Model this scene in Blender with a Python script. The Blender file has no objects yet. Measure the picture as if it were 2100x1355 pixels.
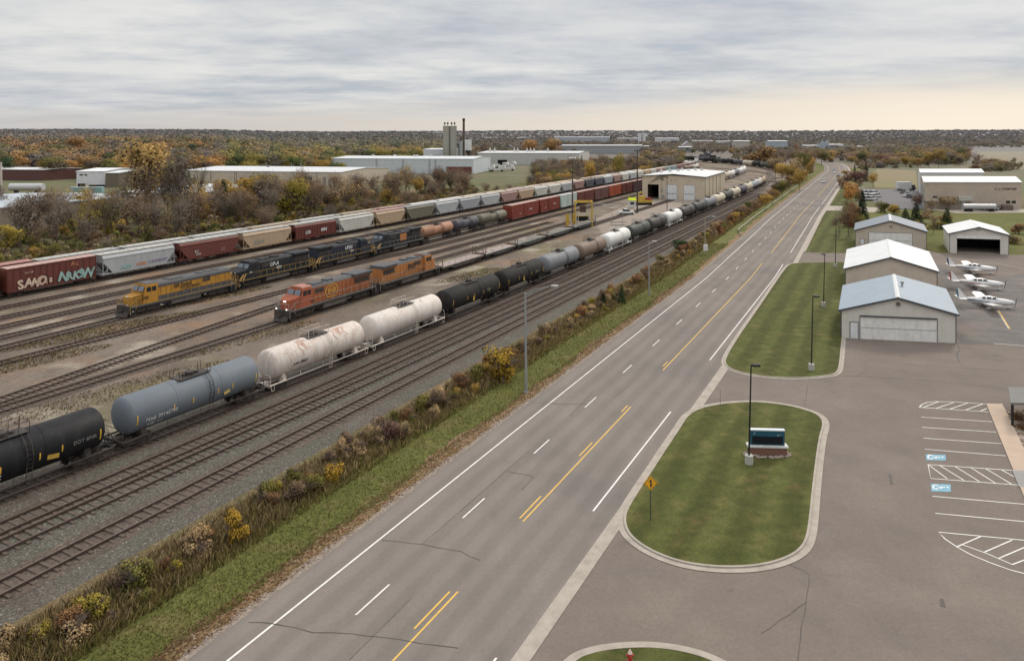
import bpy, math, random
import numpy as np
from mathutils import Vector, Matrix
random.seed(7); RNG = np.random.RandomState(11)
SC = bpy.context.scene
COL = SC.collection
PI = math.pi
H, F, HZ, CX = 28.0, 1500.0, 270.0, 1050.0      # camera height, focal length and horizon used to survey the ground

def G(px, py, z=0.0):
    """survey: point of the place at height z seen at this bearing"""
    Y = F * (H - z) / (py - HZ)
    return ((px - CX) / F * Y, Y)
def lerp(a, b, t): return a + (b - a) * t
def interp(x, xs, ys): return float(np.interp(x, xs, ys))
def sstep(a, b, x):
    t = min(1, max(0, (x - a) / (b - a))); return t * t * (3 - 2 * t)

# ------------------------------------------------------------------ objects
def link(o): COL.objects.link(o); return o
def tag(o, label=None, cat=None, group=None, kind=None):
    if label: o['label'] = label
    if cat: o['category'] = cat
    if group: o['group'] = group
    if kind: o['kind'] = kind
    return o
def thing(name, label, cat, loc=(0, 0, 0), rz=0, group=None, sc=None):
    o = link(bpy.data.objects.new(name, None)); o.location = loc if len(loc) == 3 else (*loc, 0)
    o.rotation_euler = (0, 0, rz); o.empty_display_size = .3
    if sc: o.scale = (sc, sc, sc) if not isinstance(sc, tuple) else sc
    return tag(o, label, cat, group)
def part(name, mesh, parent, loc=(0, 0, 0), rz=0, mat=None, label=None):
    o = link(bpy.data.objects.new(name, mesh)); o.parent = parent
    o.location = loc; o.rotation_euler = (0, 0, rz)
    if mat: paint(o, mat)
    if label: o['label'] = label
    return o
def paint(o, mat, slot=0):
    o.material_slots[slot].link = 'OBJECT'; o.material_slots[slot].material = mat

class MB:
    def __init__(s): s.v = []; s.f = []; s.m = []; s.cm = 0
    def mat(s, i): s.cm = i; return s
    def add(s, vs, fs):
        b = len(s.v); s.v += [tuple(p) for p in vs]
        for f in fs: s.f.append(tuple(b + i for i in f)); s.m.append(s.cm)
        return s
    def box(s, c, d, rz=0, rx=0, ry=0):
        x, y, z = d[0] / 2, d[1] / 2, d[2] / 2
        vs = [Vector((i * x, j * y, k * z)) for i in (-1, 1) for j in (-1, 1) for k in (-1, 1)]
        if rx or ry or rz:
            R = Matrix.Rotation(rz, 3, 'Z') @ Matrix.Rotation(ry, 3, 'Y') @ Matrix.Rotation(rx, 3, 'X')
            vs = [R @ v for v in vs]
        c = Vector(c)
        return s.add([v + c for v in vs], [(0, 1, 3, 2), (4, 6, 7, 5), (0, 4, 5, 1), (2, 3, 7, 6), (0, 2, 6, 4), (1, 5, 7, 3)])
    def bb(s, x0, x1, y0, y1, z0, z1):
        return s.box(((x0 + x1) / 2, (y0 + y1) / 2, (z0 + z1) / 2), (abs(x1 - x0), abs(y1 - y0), abs(z1 - z0)))
    def cyl(s, p0, p1, r0, r1=None, n=8, caps=True):
        r1 = r0 if r1 is None else r1
        p0 = Vector(p0); p1 = Vector(p1); d = (p1 - p0)
        if d.length < 1e-6: return s
        d.normalize(); a = d.orthogonal().normalized(); b = d.cross(a)
        vs = []
        for p, r in ((p0, r0), (p1, r1)):
            for i in range(n):
                t = 2 * PI * i / n; vs.append(p + a * (r * math.cos(t)) + b * (r * math.sin(t)))
        fs = [(i, (i + 1) % n, n + (i + 1) % n, n + i) for i in range(n)]
        if caps: fs += [tuple(range(n - 1, -1, -1)), tuple(range(n, 2 * n))]
        return s.add(vs, fs)
    def bar(s, pts, r=.03, n=4):
        for a, b in zip(pts[:-1], pts[1:]): s.cyl(a, b, r, n=n)
        return s
    def loft(s, rings, caps=True, closed=True):
        n = len(rings[0]); vs = [p for r in rings for p in r]; fs = []
        for k in range(len(rings) - 1):
            for i in range(n if closed else n - 1):
                j = (i + 1) % n; fs.append((k * n + i, k * n + j, (k + 1) * n + j, (k + 1) * n + i))
        if caps: fs += [tuple(range(n - 1, -1, -1)), tuple(range((len(rings) - 1) * n, len(rings) * n))]
        return s.add(vs, fs)
    def prism(s, poly, y0, y1):   # poly in XZ, extruded along Y
        return s.loft([[(x, y0, z) for x, z in poly], [(x, y1, z) for x, z in poly]])
    def prismx(s, poly, x0, x1):  # poly in YZ, extruded along X
        return s.loft([[(x0, y, z) for y, z in poly], [(x1, y, z) for y, z in poly]])
    def prismz(s, poly, z0, z1):
        return s.loft([[(x, y, z0) for x, y in poly], [(x, y, z1) for x, y in poly]])
    def face(s, pts): return s.add(pts, [tuple(range(len(pts)))])
    def mesh(s, name, mats, smooth=False, fix=True):
        me = bpy.data.meshes.new(name); me.from_pydata(s.v, [], s.f)
        mats = mats if isinstance(mats, (list, tuple)) else [mats]
        for m in mats: me.materials.append(m)
        me.polygons.foreach_set('material_index', s.m)
        if fix:
            import bmesh
            bm = bmesh.new(); bm.from_mesh(me); bmesh.ops.recalc_face_normals(bm, faces=bm.faces); bm.to_mesh(me); bm.free()
        if smooth:
            me.polygons.foreach_set('use_smooth', [True] * len(me.polygons))
            try: me.set_sharp_from_angle(angle=math.radians(38))
            except Exception: pass
        me.update(); return me
    def obj(s, name, mats, parent=None, smooth=False, fix=True, loc=None, rz=0):
        o = link(bpy.data.objects.new(name, s.mesh(name, mats, smooth, fix)))
        if parent: o.parent = parent
        if loc: o.location = loc
        if rz: o.rotation_euler = (0, 0, rz)
        return o

def npmesh(name, V, Fq, mats, tint=None, k=4):
    me = bpy.data.meshes.new(name); nf = len(Fq)
    me.vertices.add(len(V)); me.vertices.foreach_set('co', np.asarray(V, dtype=np.float32).ravel())
    me.loops.add(nf * k); me.loops.foreach_set('vertex_index', np.asarray(Fq, dtype=np.int32).ravel())
    me.polygons.add(nf); me.polygons.foreach_set('loop_start', np.arange(0, nf * k, k, dtype=np.int32))
    for m in (mats if isinstance(mats, (list, tuple)) else [mats]): me.materials.append(m)
    if tint is not None:
        ca = me.color_attributes.new('tint', 'FLOAT_COLOR', 'CORNER')
        tint = np.asarray(tint, dtype=np.float32)
        if tint.shape[1] > 4: pass
        c = np.repeat(tint[:, :1].repeat(3, 1) if tint.shape[1] == 4 else tint[:, :3], k, axis=0)
        if tint.shape[1] in (4, 6): va = me.attributes.new('cn', 'FLOAT_VECTOR', 'FACE'); va.data.foreach_set('vector', np.ascontiguousarray(tint[:, -3:]).ravel())
        if c.shape[1] == 3: c = np.hstack([c, np.ones((len(c), 1), np.float32)])
        ca.data.foreach_set('color', c.ravel())
    me.update(calc_edges=True); me.validate(); return me

# ------------------------------------------------------------------ materials
MATS = {}
HAZE = (.33, .335, .36)
def srgb(r, g, b):
    f = lambda c: (c / 255 / 12.92) if c / 255 <= .04045 else ((c / 255 + .055) / 1.055) ** 2.4
    return (f(r), f(g), f(b))
class NT:
    def __init__(s, m): s.t = m.node_tree; s.n = s.t.nodes; s.l = s.t.links
    def new(s, ty, **k):
        n = s.n.new(ty)
        for a, b in k.items(): setattr(n, a, b)
        return n
    def put(s, sock, val):
        if hasattr(val, 'is_output') or isinstance(val, bpy.types.NodeSocket): s.l.new(val, sock)
        else: sock.default_value = val
    def noise(s, vec, scale, detail=4, rough=.6, stretch=None, off=None):
        if stretch:
            mp = s.new('ShaderNodeMapping'); mp.inputs['Scale'].default_value = stretch
            s.l.new(vec, mp.inputs['Vector']); vec = mp.outputs[0]
        n = s.new('ShaderNodeTexNoise'); s.l.new(vec, n.inputs['Vector'])
        n.inputs['Scale'].default_value = scale; n.inputs['Detail'].default_value = detail; n.inputs['Roughness'].default_value = rough
        return n.outputs['Fac']
    def ramp(s, fac, a, b, ca=0, cb=1):
        n = s.new('ShaderNodeMapRange'); n.clamp = True; s.put(n.inputs['Value'], fac)
        n.inputs['From Min'].default_value = a; n.inputs['From Max'].default_value = b
        n.inputs['To Min'].default_value = ca; n.inputs['To Max'].default_value = cb
        return n.outputs[0]
    def math(s, op, a, b=0.0):
        n = s.new('ShaderNodeMath'); n.operation = op; s.put(n.inputs[0], a); s.put(n.inputs[1], b); return n.outputs[0]
    def mix(s, fac, a, b, blend='MIX'):
        n = s.new('ShaderNodeMix'); n.data_type = 'RGBA'; n.blend_type = blend
        s.put(n.inputs[0], fac)
        for sk, v in ((n.inputs[6], a), (n.inputs[7], b)):
            if isinstance(v, tuple): sk.default_value = (*v[:3], 1)
            else: s.l.new(v, sk)
        return n.outputs[2]
    def geo(s): return s.new('ShaderNodeNewGeometry').outputs['Position']
    def obj(s): return s.new('ShaderNodeTexCoord').outputs['Object']
    def rnd(s): return s.new('ShaderNodeObjectInfo').outputs['Random']
    def haze(s, col, amt=1.0):  # aerial haze mixed into the surface colour by distance
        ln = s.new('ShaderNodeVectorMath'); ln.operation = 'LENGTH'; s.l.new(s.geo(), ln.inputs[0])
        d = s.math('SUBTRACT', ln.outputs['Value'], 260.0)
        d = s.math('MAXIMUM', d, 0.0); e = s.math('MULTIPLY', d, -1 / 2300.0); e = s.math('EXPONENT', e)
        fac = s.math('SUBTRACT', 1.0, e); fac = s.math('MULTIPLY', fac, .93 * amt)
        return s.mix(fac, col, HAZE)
def newmat(name):
    m = bpy.data.materials.new(name); m.use_nodes = True; nt = NT(m)
    b = m.node_tree.nodes['Principled BSDF']; return m, nt, b
def M(name, col=None, rough=.75, metal=0, var=.12, scale=1.5, dirt=0, dcol=(.10, .085, .07), streak=False, bump=0, haze=False, objvar=0, emit=0, spec=.3):
    if name in MATS: return MATS[name]
    m, nt, b = newmat(name); MATS[name] = m
    c = tuple(col)
    vec = nt.obj()
    n = nt.noise(vec, scale, 5, .65)
    out = nt.mix(nt.ramp(n, .25, .75), tuple(x * (1 - var) for x in c), tuple(min(1, x * (1 + var)) for x in c))
    if dirt:
        if streak: d = nt.noise(vec, 1.0, 6, .7, stretch=(2.2, 2.2, .35))
        else: d = nt.noise(vec, .9, 6, .7)
        out = nt.mix(nt.math('MULTIPLY', nt.ramp(d, .46, .72), dirt), out, dcol)
    if objvar: 
        r = nt.rnd(); out = nt.mix(1.0, out, nt.mix(r, (1 - objvar,) * 3, (1 + objvar,) * 3), 'MULTIPLY')
    if haze: out = nt.haze(out)
    nt.l.new(out, b.inputs['Base Color'])
    b.inputs['Roughness'].default_value = rough; b.inputs['Metallic'].default_value = metal
    b.inputs['Specular IOR Level'].default_value = spec
    if emit: b.inputs['Emission Color'].default_value = (*c, 1); b.inputs['Emission Strength'].default_value = emit
    if bump:
        bp = nt.new('ShaderNodeBump'); bp.inputs['Strength'].default_value = bump; bp.inputs['Distance'].default_value = .05
        nt.l.new(nt.noise(vec, scale * 8, 4), bp.inputs['Height']); nt.l.new(bp.outputs[0], b.inputs['Normal'])
    return m
def leafshade(nt, b, out, world=False):
    """leaves: reflect and let light through, shaded with the rounded direction of their clump"""
    cn = nt.new('ShaderNodeAttribute'); cn.attribute_name = 'cn'; v = cn.outputs['Vector']
    if not world: vt = nt.new('ShaderNodeVectorTransform'); vt.vector_type = 'NORMAL'; vt.convert_from = 'OBJECT'; vt.convert_to = 'WORLD'; nt.l.new(v, vt.inputs[0]); v = vt.outputs[0]
    nn = nt.new('ShaderNodeVectorMath'); nn.operation = 'NORMALIZE'; nt.l.new(v, nn.inputs[0])
    d = nt.new('ShaderNodeBsdfDiffuse'); t = nt.new('ShaderNodeBsdfTranslucent'); mx = nt.new('ShaderNodeMixShader'); mx.inputs[0].default_value = .34
    for q in (d, t): nt.l.new(out, q.inputs['Color']); nt.l.new(nn.outputs[0], q.inputs['Normal'])
    nt.l.new(d.outputs[0], mx.inputs[1]); nt.l.new(t.outputs[0], mx.inputs[2])
    om = [n for n in nt.n if n.type == 'OUTPUT_MATERIAL'][0]; nt.l.new(mx.outputs[0], om.inputs['Surface'])
def leafmat(name, c1, c2, haze=True):
    if name in MATS: return MATS[name]
    m, nt, b = newmat(name); MATS[name] = m
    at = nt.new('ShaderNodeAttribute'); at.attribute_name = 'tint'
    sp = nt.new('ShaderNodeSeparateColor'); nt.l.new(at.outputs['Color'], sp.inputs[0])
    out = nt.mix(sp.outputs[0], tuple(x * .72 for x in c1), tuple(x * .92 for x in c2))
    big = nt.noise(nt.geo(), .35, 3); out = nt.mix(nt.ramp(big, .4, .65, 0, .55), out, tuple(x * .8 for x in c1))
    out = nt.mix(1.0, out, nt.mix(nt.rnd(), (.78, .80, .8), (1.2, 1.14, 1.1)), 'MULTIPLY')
    if haze: out = nt.haze(out)
    nt.l.new(out, b.inputs['Base Color']); b.inputs['Roughness'].default_value = .85; b.inputs['Specular IOR Level'].default_value = .1
    if name != 'bark': leafshade(nt, b, out)
    return m
def groundmat(name, cols, scales, fine=None, finescale=6, bump=.3, haze=False, patches=(), rough=.95, stripes=None, stretch=None, grain=.12):
    if name in MATS: return MATS[name]
    m, nt, b = newmat(name); MATS[name] = m; g = nt.geo()
    out = cols[0]
    for c, sc in zip(cols[1:], scales):
        out = nt.mix(nt.ramp(nt.noise(g, sc, 6, .65, stretch=stretch), .38, .64), out, c)
    for c, sc, lo, hi, amt in patches:
        out = nt.mix(nt.math('MULTIPLY', nt.ramp(nt.noise(g, sc, 5, .6), lo, hi), amt), out, c)
    if stripes:   # mown stripes: angle, width, amount
        a, w, amt = stripes
        mp = nt.new('ShaderNodeMapping'); mp.inputs['Rotation'].default_value = (0, 0, a); nt.l.new(g, mp.inputs['Vector'])
        wv = nt.new('ShaderNodeTexWave'); wv.inputs['Scale'].default_value = w; wv.inputs['Distortion'].default_value = 1.6; wv.inputs['Detail'].default_value = 2
        wv.inputs['Detail Scale'].default_value = .6
        nt.l.new(mp.outputs[0], wv.inputs['Vector'])
        out = nt.mix(1.0, out, nt.mix(nt.ramp(wv.outputs['Fac'], .2, .8), (1 - amt,) * 3, (1 + amt, 1 + amt, 1 + amt * 1.2)), 'MULTIPLY')
    if fine:
        vo = nt.new('ShaderNodeTexVoronoi'); vo.inputs['Scale'].default_value = finescale; nt.l.new(g, vo.inputs['Vector'])
        sp = nt.new('ShaderNodeSeparateColor'); nt.l.new(vo.outputs['Color'], sp.inputs[0])
        out = nt.mix(1.0, out, nt.mix(sp.outputs[0], (1 - fine,) * 3, (1 + fine,) * 3), 'MULTIPLY')
        if fine > .2: out = nt.mix(nt.math('MULTIPLY', nt.ramp(sp.outputs[1], .95, .98), fine), out, (.42, .41, .38))
    f2 = nt.noise(g, 14, 4, .8); out = nt.mix(1.0, out, nt.mix(nt.ramp(f2, .25, .75), (1 - grain,) * 3, (1 + grain,) * 3), 'MULTIPLY')
    if haze: out = nt.haze(out)
    nt.l.new(out, b.inputs['Base Color']); b.inputs['Roughness'].default_value = rough; b.inputs['Specular IOR Level'].default_value = .15
    if bump:
        bp = nt.new('ShaderNodeBump'); bp.inputs['Strength'].default_value = bump; bp.inputs['Distance'].default_value = .04
        nt.l.new(nt.noise(g, finescale * 1.5, 3), bp.inputs['Height']); nt.l.new(bp.outputs[0], b.inputs['Normal'])
    return m

# ------------------------------------------------------------------ text meshes
TXT = {}
def text_mesh(s, size, mat, shear=0, extr=.01, bold=0, key=None):
    k = (s, size, mat.name, shear, bold)
    if k in TXT: return TXT[k]
    cu = bpy.data.curves.new('lettering', 'FONT'); cu.body = s; cu.size = size; cu.align_x = 'CENTER'; cu.align_y = 'CENTER'
    cu.shear = shear; cu.extrude = extr; cu.offset = bold; cu.resolution_u = 2
    ob = bpy.data.objects.new('lettering', cu); COL.objects.link(ob); bpy.context.view_layer.update()
    dg = bpy.context.evaluated_depsgraph_get(); me = bpy.data.meshes.new_from_object(ob.evaluated_get(dg))
    COL.objects.unlink(ob); bpy.data.objects.remove(ob)
    me.materials.clear(); me.materials.append(mat); me.name = 'lettering'; TXT[k] = me; return me
def side_text(parent, s, size, mat, loc, side=-1, name='lettering', **k):
    me = text_mesh(s, size, mat, **k); o = link(bpy.data.objects.new(name, me)); o.parent = parent; o.location = loc
    o.rotation_euler = (PI / 2, 0, 0 if side < 0 else PI)
    return o

# ------------------------------------------------------------------ camera, world, sun
cam = bpy.data.cameras.new('camera'); co = link(bpy.data.objects.new('camera', cam))
co.location = (0, 0, H); co.rotation_euler = (PI / 2, 0, 0)
cam.sensor_width = 36; cam.lens = F / 2100 * 36; cam.shift_y = -(1355 / 2 - HZ) / 2100; cam.clip_end = 20000; cam.clip_start = .5
SC.camera = co
SC.view_settings.view_transform = 'Standard'; SC.view_settings.look = 'None'; SC.view_settings.exposure = 0
SC.cycles.use_denoising = True; SC.cycles.max_bounces = 5; SC.cycles.diffuse_bounces = 3
SUN_EL, SUN_AZ = math.radians(38), math.radians(40)     # azimuth measured from +Y towards +X
sun = bpy.data.lights.new('sun', 'SUN'); so = link(bpy.data.objects.new('sun', sun)); sun.energy = 1.9; sun.angle = math.radians(11); sun.color = (1, .91, .79)
so.rotation_euler = (PI / 2 - SUN_EL, 0, -SUN_AZ + PI)
so.rotation_euler = Vector((math.sin(SUN_AZ) * math.cos(SUN_EL), math.cos(SUN_AZ) * math.cos(SUN_EL), math.sin(SUN_EL))).to_track_quat('Z', 'Y').to_euler()
W = bpy.data.worlds.new('World'); SC.world = W; W.use_nodes = True
wt = NT(W); bg = W.node_tree.nodes['Background']
sky = wt.new('ShaderNodeTexSky'); sky.sky_type = 'NISHITA'; sky.sun_disc = False; sky.sun_elevation = SUN_EL; sky.sun_rotation = SUN_AZ
tc = wt.new('ShaderNodeTexCoord').outputs['Generated']; sx = wt.new('ShaderNodeSeparateXYZ'); wt.l.new(tc, sx.inputs[0])
X_, Y_, Z_ = sx.outputs; zz = wt.math('MAXIMUM', Z_, 0.0); den = wt.math('ADD', zz, .075)
cv = wt.new('ShaderNodeCombineXYZ'); wt.l.new(wt.math('DIVIDE', X_, den), cv.inputs[0]); wt.l.new(wt.math('DIVIDE', Y_, den), cv.inputs[1])
n1 = wt.noise(cv.outputs[0], .62, 8, .6, stretch=(.85, 1.0, 1)); n2 = wt.noise(cv.outputs[0], .17, 5, .55, stretch=(.8, 1, 1)); n3 = wt.noise(cv.outputs[0], 1.9, 6, .6, stretch=(.8, 1, 1))
glow = wt.ramp(wt.math('DIVIDE', X_, wt.math('MAXIMUM', Y_, .05)), -.55, .55)     # 0 left .. 1 right
hor = wt.mix(glow, srgb(200, 196, 194), srgb(250, 238, 220))
midc = wt.mix(glow, srgb(192, 194, 199), srgb(232, 222, 210))
lowf = wt.math('ADD', Z_, wt.math('MULTIPLY', wt.math('SUBTRACT', n2, .5), .10))
base = wt.mix(wt.ramp(lowf, .010, .075), hor, midc)
upc = wt.mix(wt.ramp(n1, .40, .60), srgb(184, 190, 199), srgb(230, 229, 226))
upc = wt.mix(wt.math('MULTIPLY', wt.ramp(n2, .45, .62), .55), upc, srgb(186, 190, 200))
upc = wt.mix(wt.math('MULTIPLY', wt.ramp(n3, .42, .7), .34), upc, srgb(230, 229, 227))
colr = wt.mix(wt.ramp(wt.math('SUBTRACT', lowf, wt.math('MULTIPLY', glow, .05)), -.004, .032), base, upc)
colr = wt.mix(wt.ramp(Z_, .22, .8), colr, (1.42, 1.42, 1.43))
colr = wt.mix(wt.ramp(Z_, -.02, -.1), colr, (.2, .19, .18))
c10 = wt.mix(1.0, colr, (10.0, 10.0, 10.0), 'MULTIPLY')
fin = wt.mix(.05, c10, sky.outputs[0])
wt.l.new(fin, bg.inputs['Color']); bg.inputs['Strength'].default_value = .1
# ------------------------------------------------------------------ the lie of the land
S_ = .5161                                    # direction shared by road and rails: X = S_*Y - c
def bend(Y): return interp(Y, [0, 140, 177, 240, 380, 467, 518, 583, 620, 651, 700, 760], [0, 0, 1.2, 3.4, 6, 7.8, 8.6, 14, 19, 25, 38, 62])
def RX(c, Y): return S_ * Y - c - bend(Y)
def hgt(X, Y):
    if Y < 420: return 0.0
    u = X / Y
    h = 9 * sstep(480, 900, Y) * sstep(-.27, -.44, u) if u < -.27 else 0
    h += 19 * sstep(1500, 3800, Y) + 5 * sstep(3000, 5000, Y) * math.sin(u * 9 + 1)
    h += 6 * sstep(900, 2500, Y) * sstep(.2, .5, u)
    return h
mb = MB()
ys = [-60, 0, 200, 420] + [420 * 1.13 ** k for k in range(1, 25)]
us = np.linspace(-1.5, 1.5, 61)
for Y in ys:
    Yr = max(Y, 420)
    for u in us: mb.v.append((u * Yr, Y, hgt(u * Yr, Y) - .06))
nu = len(us)
for j in range(len(ys) - 1):
    for i in range(nu - 1): mb.f.append((j * nu + i, j * nu + i + 1, (j + 1) * nu + i + 1, (j + 1) * nu + i)); mb.m.append(0)
gm = groundmat('ground_fields', [(.105, .115, .04), (.16, .125, .07), (.09, .105, .035)], [.02, .006], fine=.12, finescale=2, haze=True, bump=.2,
               patches=[((.17, .11, .06), .03, .5, .62, .7), ((.075, .07, .035), .07, .5, .65, .6)])
nt_ = NT(gm); bs_ = gm.node_tree.nodes['Principled BSDF']; lk = bs_.inputs['Base Color'].links[0]; src_ = lk.from_socket; gm.node_tree.links.remove(lk)
sp_ = nt_.new('ShaderNodeSeparateXYZ'); nt_.l.new(nt_.geo(), sp_.inputs[0])      # leaf covered floor under the woods
nt_.l.new(nt_.mix(nt_.ramp(sp_.outputs[1], 640, 760), src_, nt_.haze(nt_.mix(nt_.ramp(nt_.noise(nt_.geo(), .03), .4, .6), (.10, .08, .05), (.13, .10, .065)))), bs_.inputs['Base Color'])
tag(mb.obj('ground', gm, smooth=True, fix=False), kind='structure')

def sheet(name, pts, z, mat, fix=False):
    mb = MB(); v = [(x, y, z) for x, y in pts]
    a = sum(v[i][0] * v[(i + 1) % len(v)][1] - v[(i + 1) % len(v)][0] * v[i][1] for i in range(len(v)))
    if a < 0: v.reverse()
    # triangulate concave outlines safely
    from mathutils.geometry import tessellate_polygon
    tr = tessellate_polygon([[Vector(p) for p in v]])
    mb.add(v, [tuple(t) for t in tr]); o = mb.obj(name, mat, fix=False)
    import bmesh
    bm = bmesh.new(); bm.from_mesh(o.data)
    for f in bm.faces:
        if f.normal.z < 0: f.normal_flip()
    bm.to_mesh(o.data); bm.free()
    return tag(o, kind='structure')
def ribbon(mb, xf, c0, c1, Y0, Y1, z, step=8):
    n = max(1, int((Y1 - Y0) / step)); vs = []
    for k in range(n + 1):
        Y = lerp(Y0, Y1, k / n); vs += [(xf(c0, Y), Y, z), (xf(c1, Y), Y, z)]
    mb.add(vs, [(2 * k, 2 * k + 1, 2 * k + 3, 2 * k + 2) for k in range(n)])
LX = lambda c, Y: S_ * Y - c

yard = groundmat('yard_gravel', [(.158, .125, .10), (.20, .162, .13), (.122, .097, .079)], [.05, .13], fine=.21, finescale=8, bump=.5, stretch=(1.6, .5, 1),
                 patches=[((.24, .15, .095), .06, .52, .64, .7), ((.16, .145, .07), .045, .52, .64, .75), ((.32, .28, .23), .09, .54, .66, .8)])
ballast = groundmat('ballast', [(.094, .081, .068), (.122, .106, .09), (.094, .092, .073)], [.25, .1], fine=.42, finescale=10.5, bump=1.0)
oily = groundmat('track_ballast', [(.09, .07, .057), (.115, .09, .072)], [.4], fine=.28, finescale=8, bump=.8)
mb = MB(); ribbon(mb, LX, 162, 49, 30, 560, 0.0, 20); tag(mb.obj('rail_yard', yard, fix=False), kind='structure')
sheet('rail_yard', [(LX(49, 440), 440), (300, 610), (250, 720), (120, 760), (80, 600), (LX(140, 470), 470)], .004, yard)
mb = MB(); ribbon(mb, LX, 72, 47, 30, 330, 0.012, 20); tag(mb.obj('gravel_bank', ballast, fix=False), kind='structure')

# road, verge, kerbs
asph = groundmat('road_asphalt', [(.192, .166, .145), (.215, .188, .164), (.178, .156, .138)], [.05, .25], fine=.05, finescale=9, bump=.1, grain=.05, stripes=(math.radians(27.3), .17, .06),
                 patches=[((.145, .13, .122), .05, .5, .62, .6)], stretch=(1, .35, 1))
lotm = groundmat('lot_asphalt', [(.180, .148, .125), (.204, .170, .145), (.16, .134, .115)], [.05, .15], fine=.06, finescale=8, bump=.1, grain=.06, patches=[((.10, .085, .075), .42, .66, .76, .6), ((.15, .13, .12), .12, .55, .68, .5)])
conc = M('concrete', (.37, .325, .275), .9, var=.12, scale=1.2, dirt=.35, bump=.2)
shoulder = groundmat('gravel_shoulder', [(.21, .175, .145), (.24, .19, .15)], [.5], fine=.3, finescale=7, bump=.4)
grassm = groundmat('verge_grass', [(.11, .115, .030), (.135, .135, .042), (.088, .098, .024)], [.35, .09], fine=.18, finescale=6, bump=.9, stretch=(1.2, .6, 1),
                   patches=[((.17, .13, .06), .35, .52, .68, .7), ((.07, .075, .025), 1.1, .55, .7, .5)])
duff = groundmat('leaf_litter', [(.20, .115, .055), (.15, .12, .05), (.22, .15, .09)], [.9, .4], fine=.35, finescale=9, bump=.6)
scrub = groundmat('weedy_soil', [(.12, .095, .05), (.085, .085, .035), (.15, .11, .06)], [.4, .15], fine=.3, finescale=5, bump=.9)
lawnm = groundmat('mown_grass', [(.074, .080, .021), (.100, .100, .030), (.058, .066, .017)], [.25, .9], fine=.14, finescale=9, bump=.7, stripes=(math.radians(27.3), .10, .15),
                  patches=[((.13, .11, .04), .5, .55, .7, .6), ((.12, .08, .035), .25, .62, .74, .7)])
mb = MB(); ribbon(mb, RX, 50, 42.5, 30, 690, .018, 8); tag(mb.obj('scrub_strip', scrub, fix=False), kind='structure')
mb = MB(); ribbon(mb, RX, 44.2, 37.6, 30, 690, .026, 8); tag(mb.obj('grass_verge', grassm, fix=False), kind='structure')
# ragged brown leaf litter between grass and road
mb = MB(); n = 420; L = []
for k in range(n + 1):
    Y = lerp(32, 520, (k / n) ** 1.5); w = 1.15 + .75 * math.sin(Y * .31) * math.sin(Y * .11 + 1) + random.uniform(-.3, .3)
    L.append((RX(37.9 + max(.25, w), Y), Y)); L.append((RX(37.5, Y), Y))
mb.add([(x, y, .034) for x, y in L], [(2 * k, 2 * k + 1, 2 * k + 3, 2 * k + 2) for k in range(n)])
tag(mb.obj('leaf_litter', duff, fix=False), kind='structure')
mb = MB(); L = []
for k in range(n + 1):
    Y = lerp(32, 620, (k / n) ** 1.5); L.append((RX(37.6 + random.uniform(0, .45), Y), Y)); L.append((RX(36.6, Y), Y))
mb.add([(x, y, .040) for x, y in L], [(2 * k, 2 * k + 1, 2 * k + 3, 2 * k + 2) for k in range(n)])
tag(mb.obj('road_shoulder', shoulder, fix=False), kind='structure')
mb = MB(); ribbon(mb, RX, 37.2, 19.9, 30, 760, .050, 5); tag(mb.obj('road', asph, fix=False), kind='structure')
mb = MB(); ribbon(mb, RX, 20.05, 19.0, 30, 640, .062, 5); tag(mb.obj('gutter_strip', conc, fix=False), kind='structure')
# tyre-darkened wheel lanes
tyre = groundmat('worn_asphalt', [(.165, .143, .13), (.18, .155, .14)], [.2], fine=.1, finescale=9, bump=.1)
# lot
lotpoly = [(RX(19.02, 30), 30), (RX(19.02, 177), 177), G(1745, 508), G(1760, 521), G(1905, 514), G(1925, 519), G(2110, 523), G(2350, 540), (140, 30)]
sheet('parking_lot', lotpoly, .030, lotm)
apron = groundmat('apron_asphalt', [(.15, .135, .125), (.18, .165, .15), (.13, .12, .115)], [.15, .5], fine=.1, finescale=8, bump=.15, patches=[((.21, .17, .15), .12, .52, .6, .6)])
sheet('aircraft_apron', [G(1968, 706), G(1935, 600), G(1912, 540), G(2010, 575), G(2110, 560), G(2260, 560), G(2300, 712)], .040, apron)

def offset_poly(p, d):
    n = len(p); out = []
    a = sum(p[i][0] * p[(i + 1) % n][1] - p[(i + 1) % n][0] * p[i][1] for i in range(n)); sg = 1 if a > 0 else -1
    for i in range(n):
        x0, y0 = p[i - 1]; x1, y1 = p[i]; x2, y2 = p[(i + 1) % n]
        e1 = Vector((x1 - x0, y1 - y0)).normalized(); e2 = Vector((x2 - x1, y2 - y1)).normalized()
        nn = (Vector((e1.y, -e1.x)) + Vector((e2.y, -e2.x)))
        nn = nn.normalized() if nn.length > 1e-5 else Vector((e1.y, -e1.x)); out.append((x1 + nn.x * d * sg, y1 + nn.y * d * sg))
    return out
def smooth_closed(p, it=2):
    for _ in range(it):
        q = []
        for i in range(len(p)):
            a = p[i]; b = p[(i + 1) % len(p)]
            q += [(a[0] * .75 + b[0] * .25, a[1] * .75 + b[1] * .25), (a[0] * .25 + b[0] * .75, a[1] * .25 + b[1] * .75)]
        p = q
    return p
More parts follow.
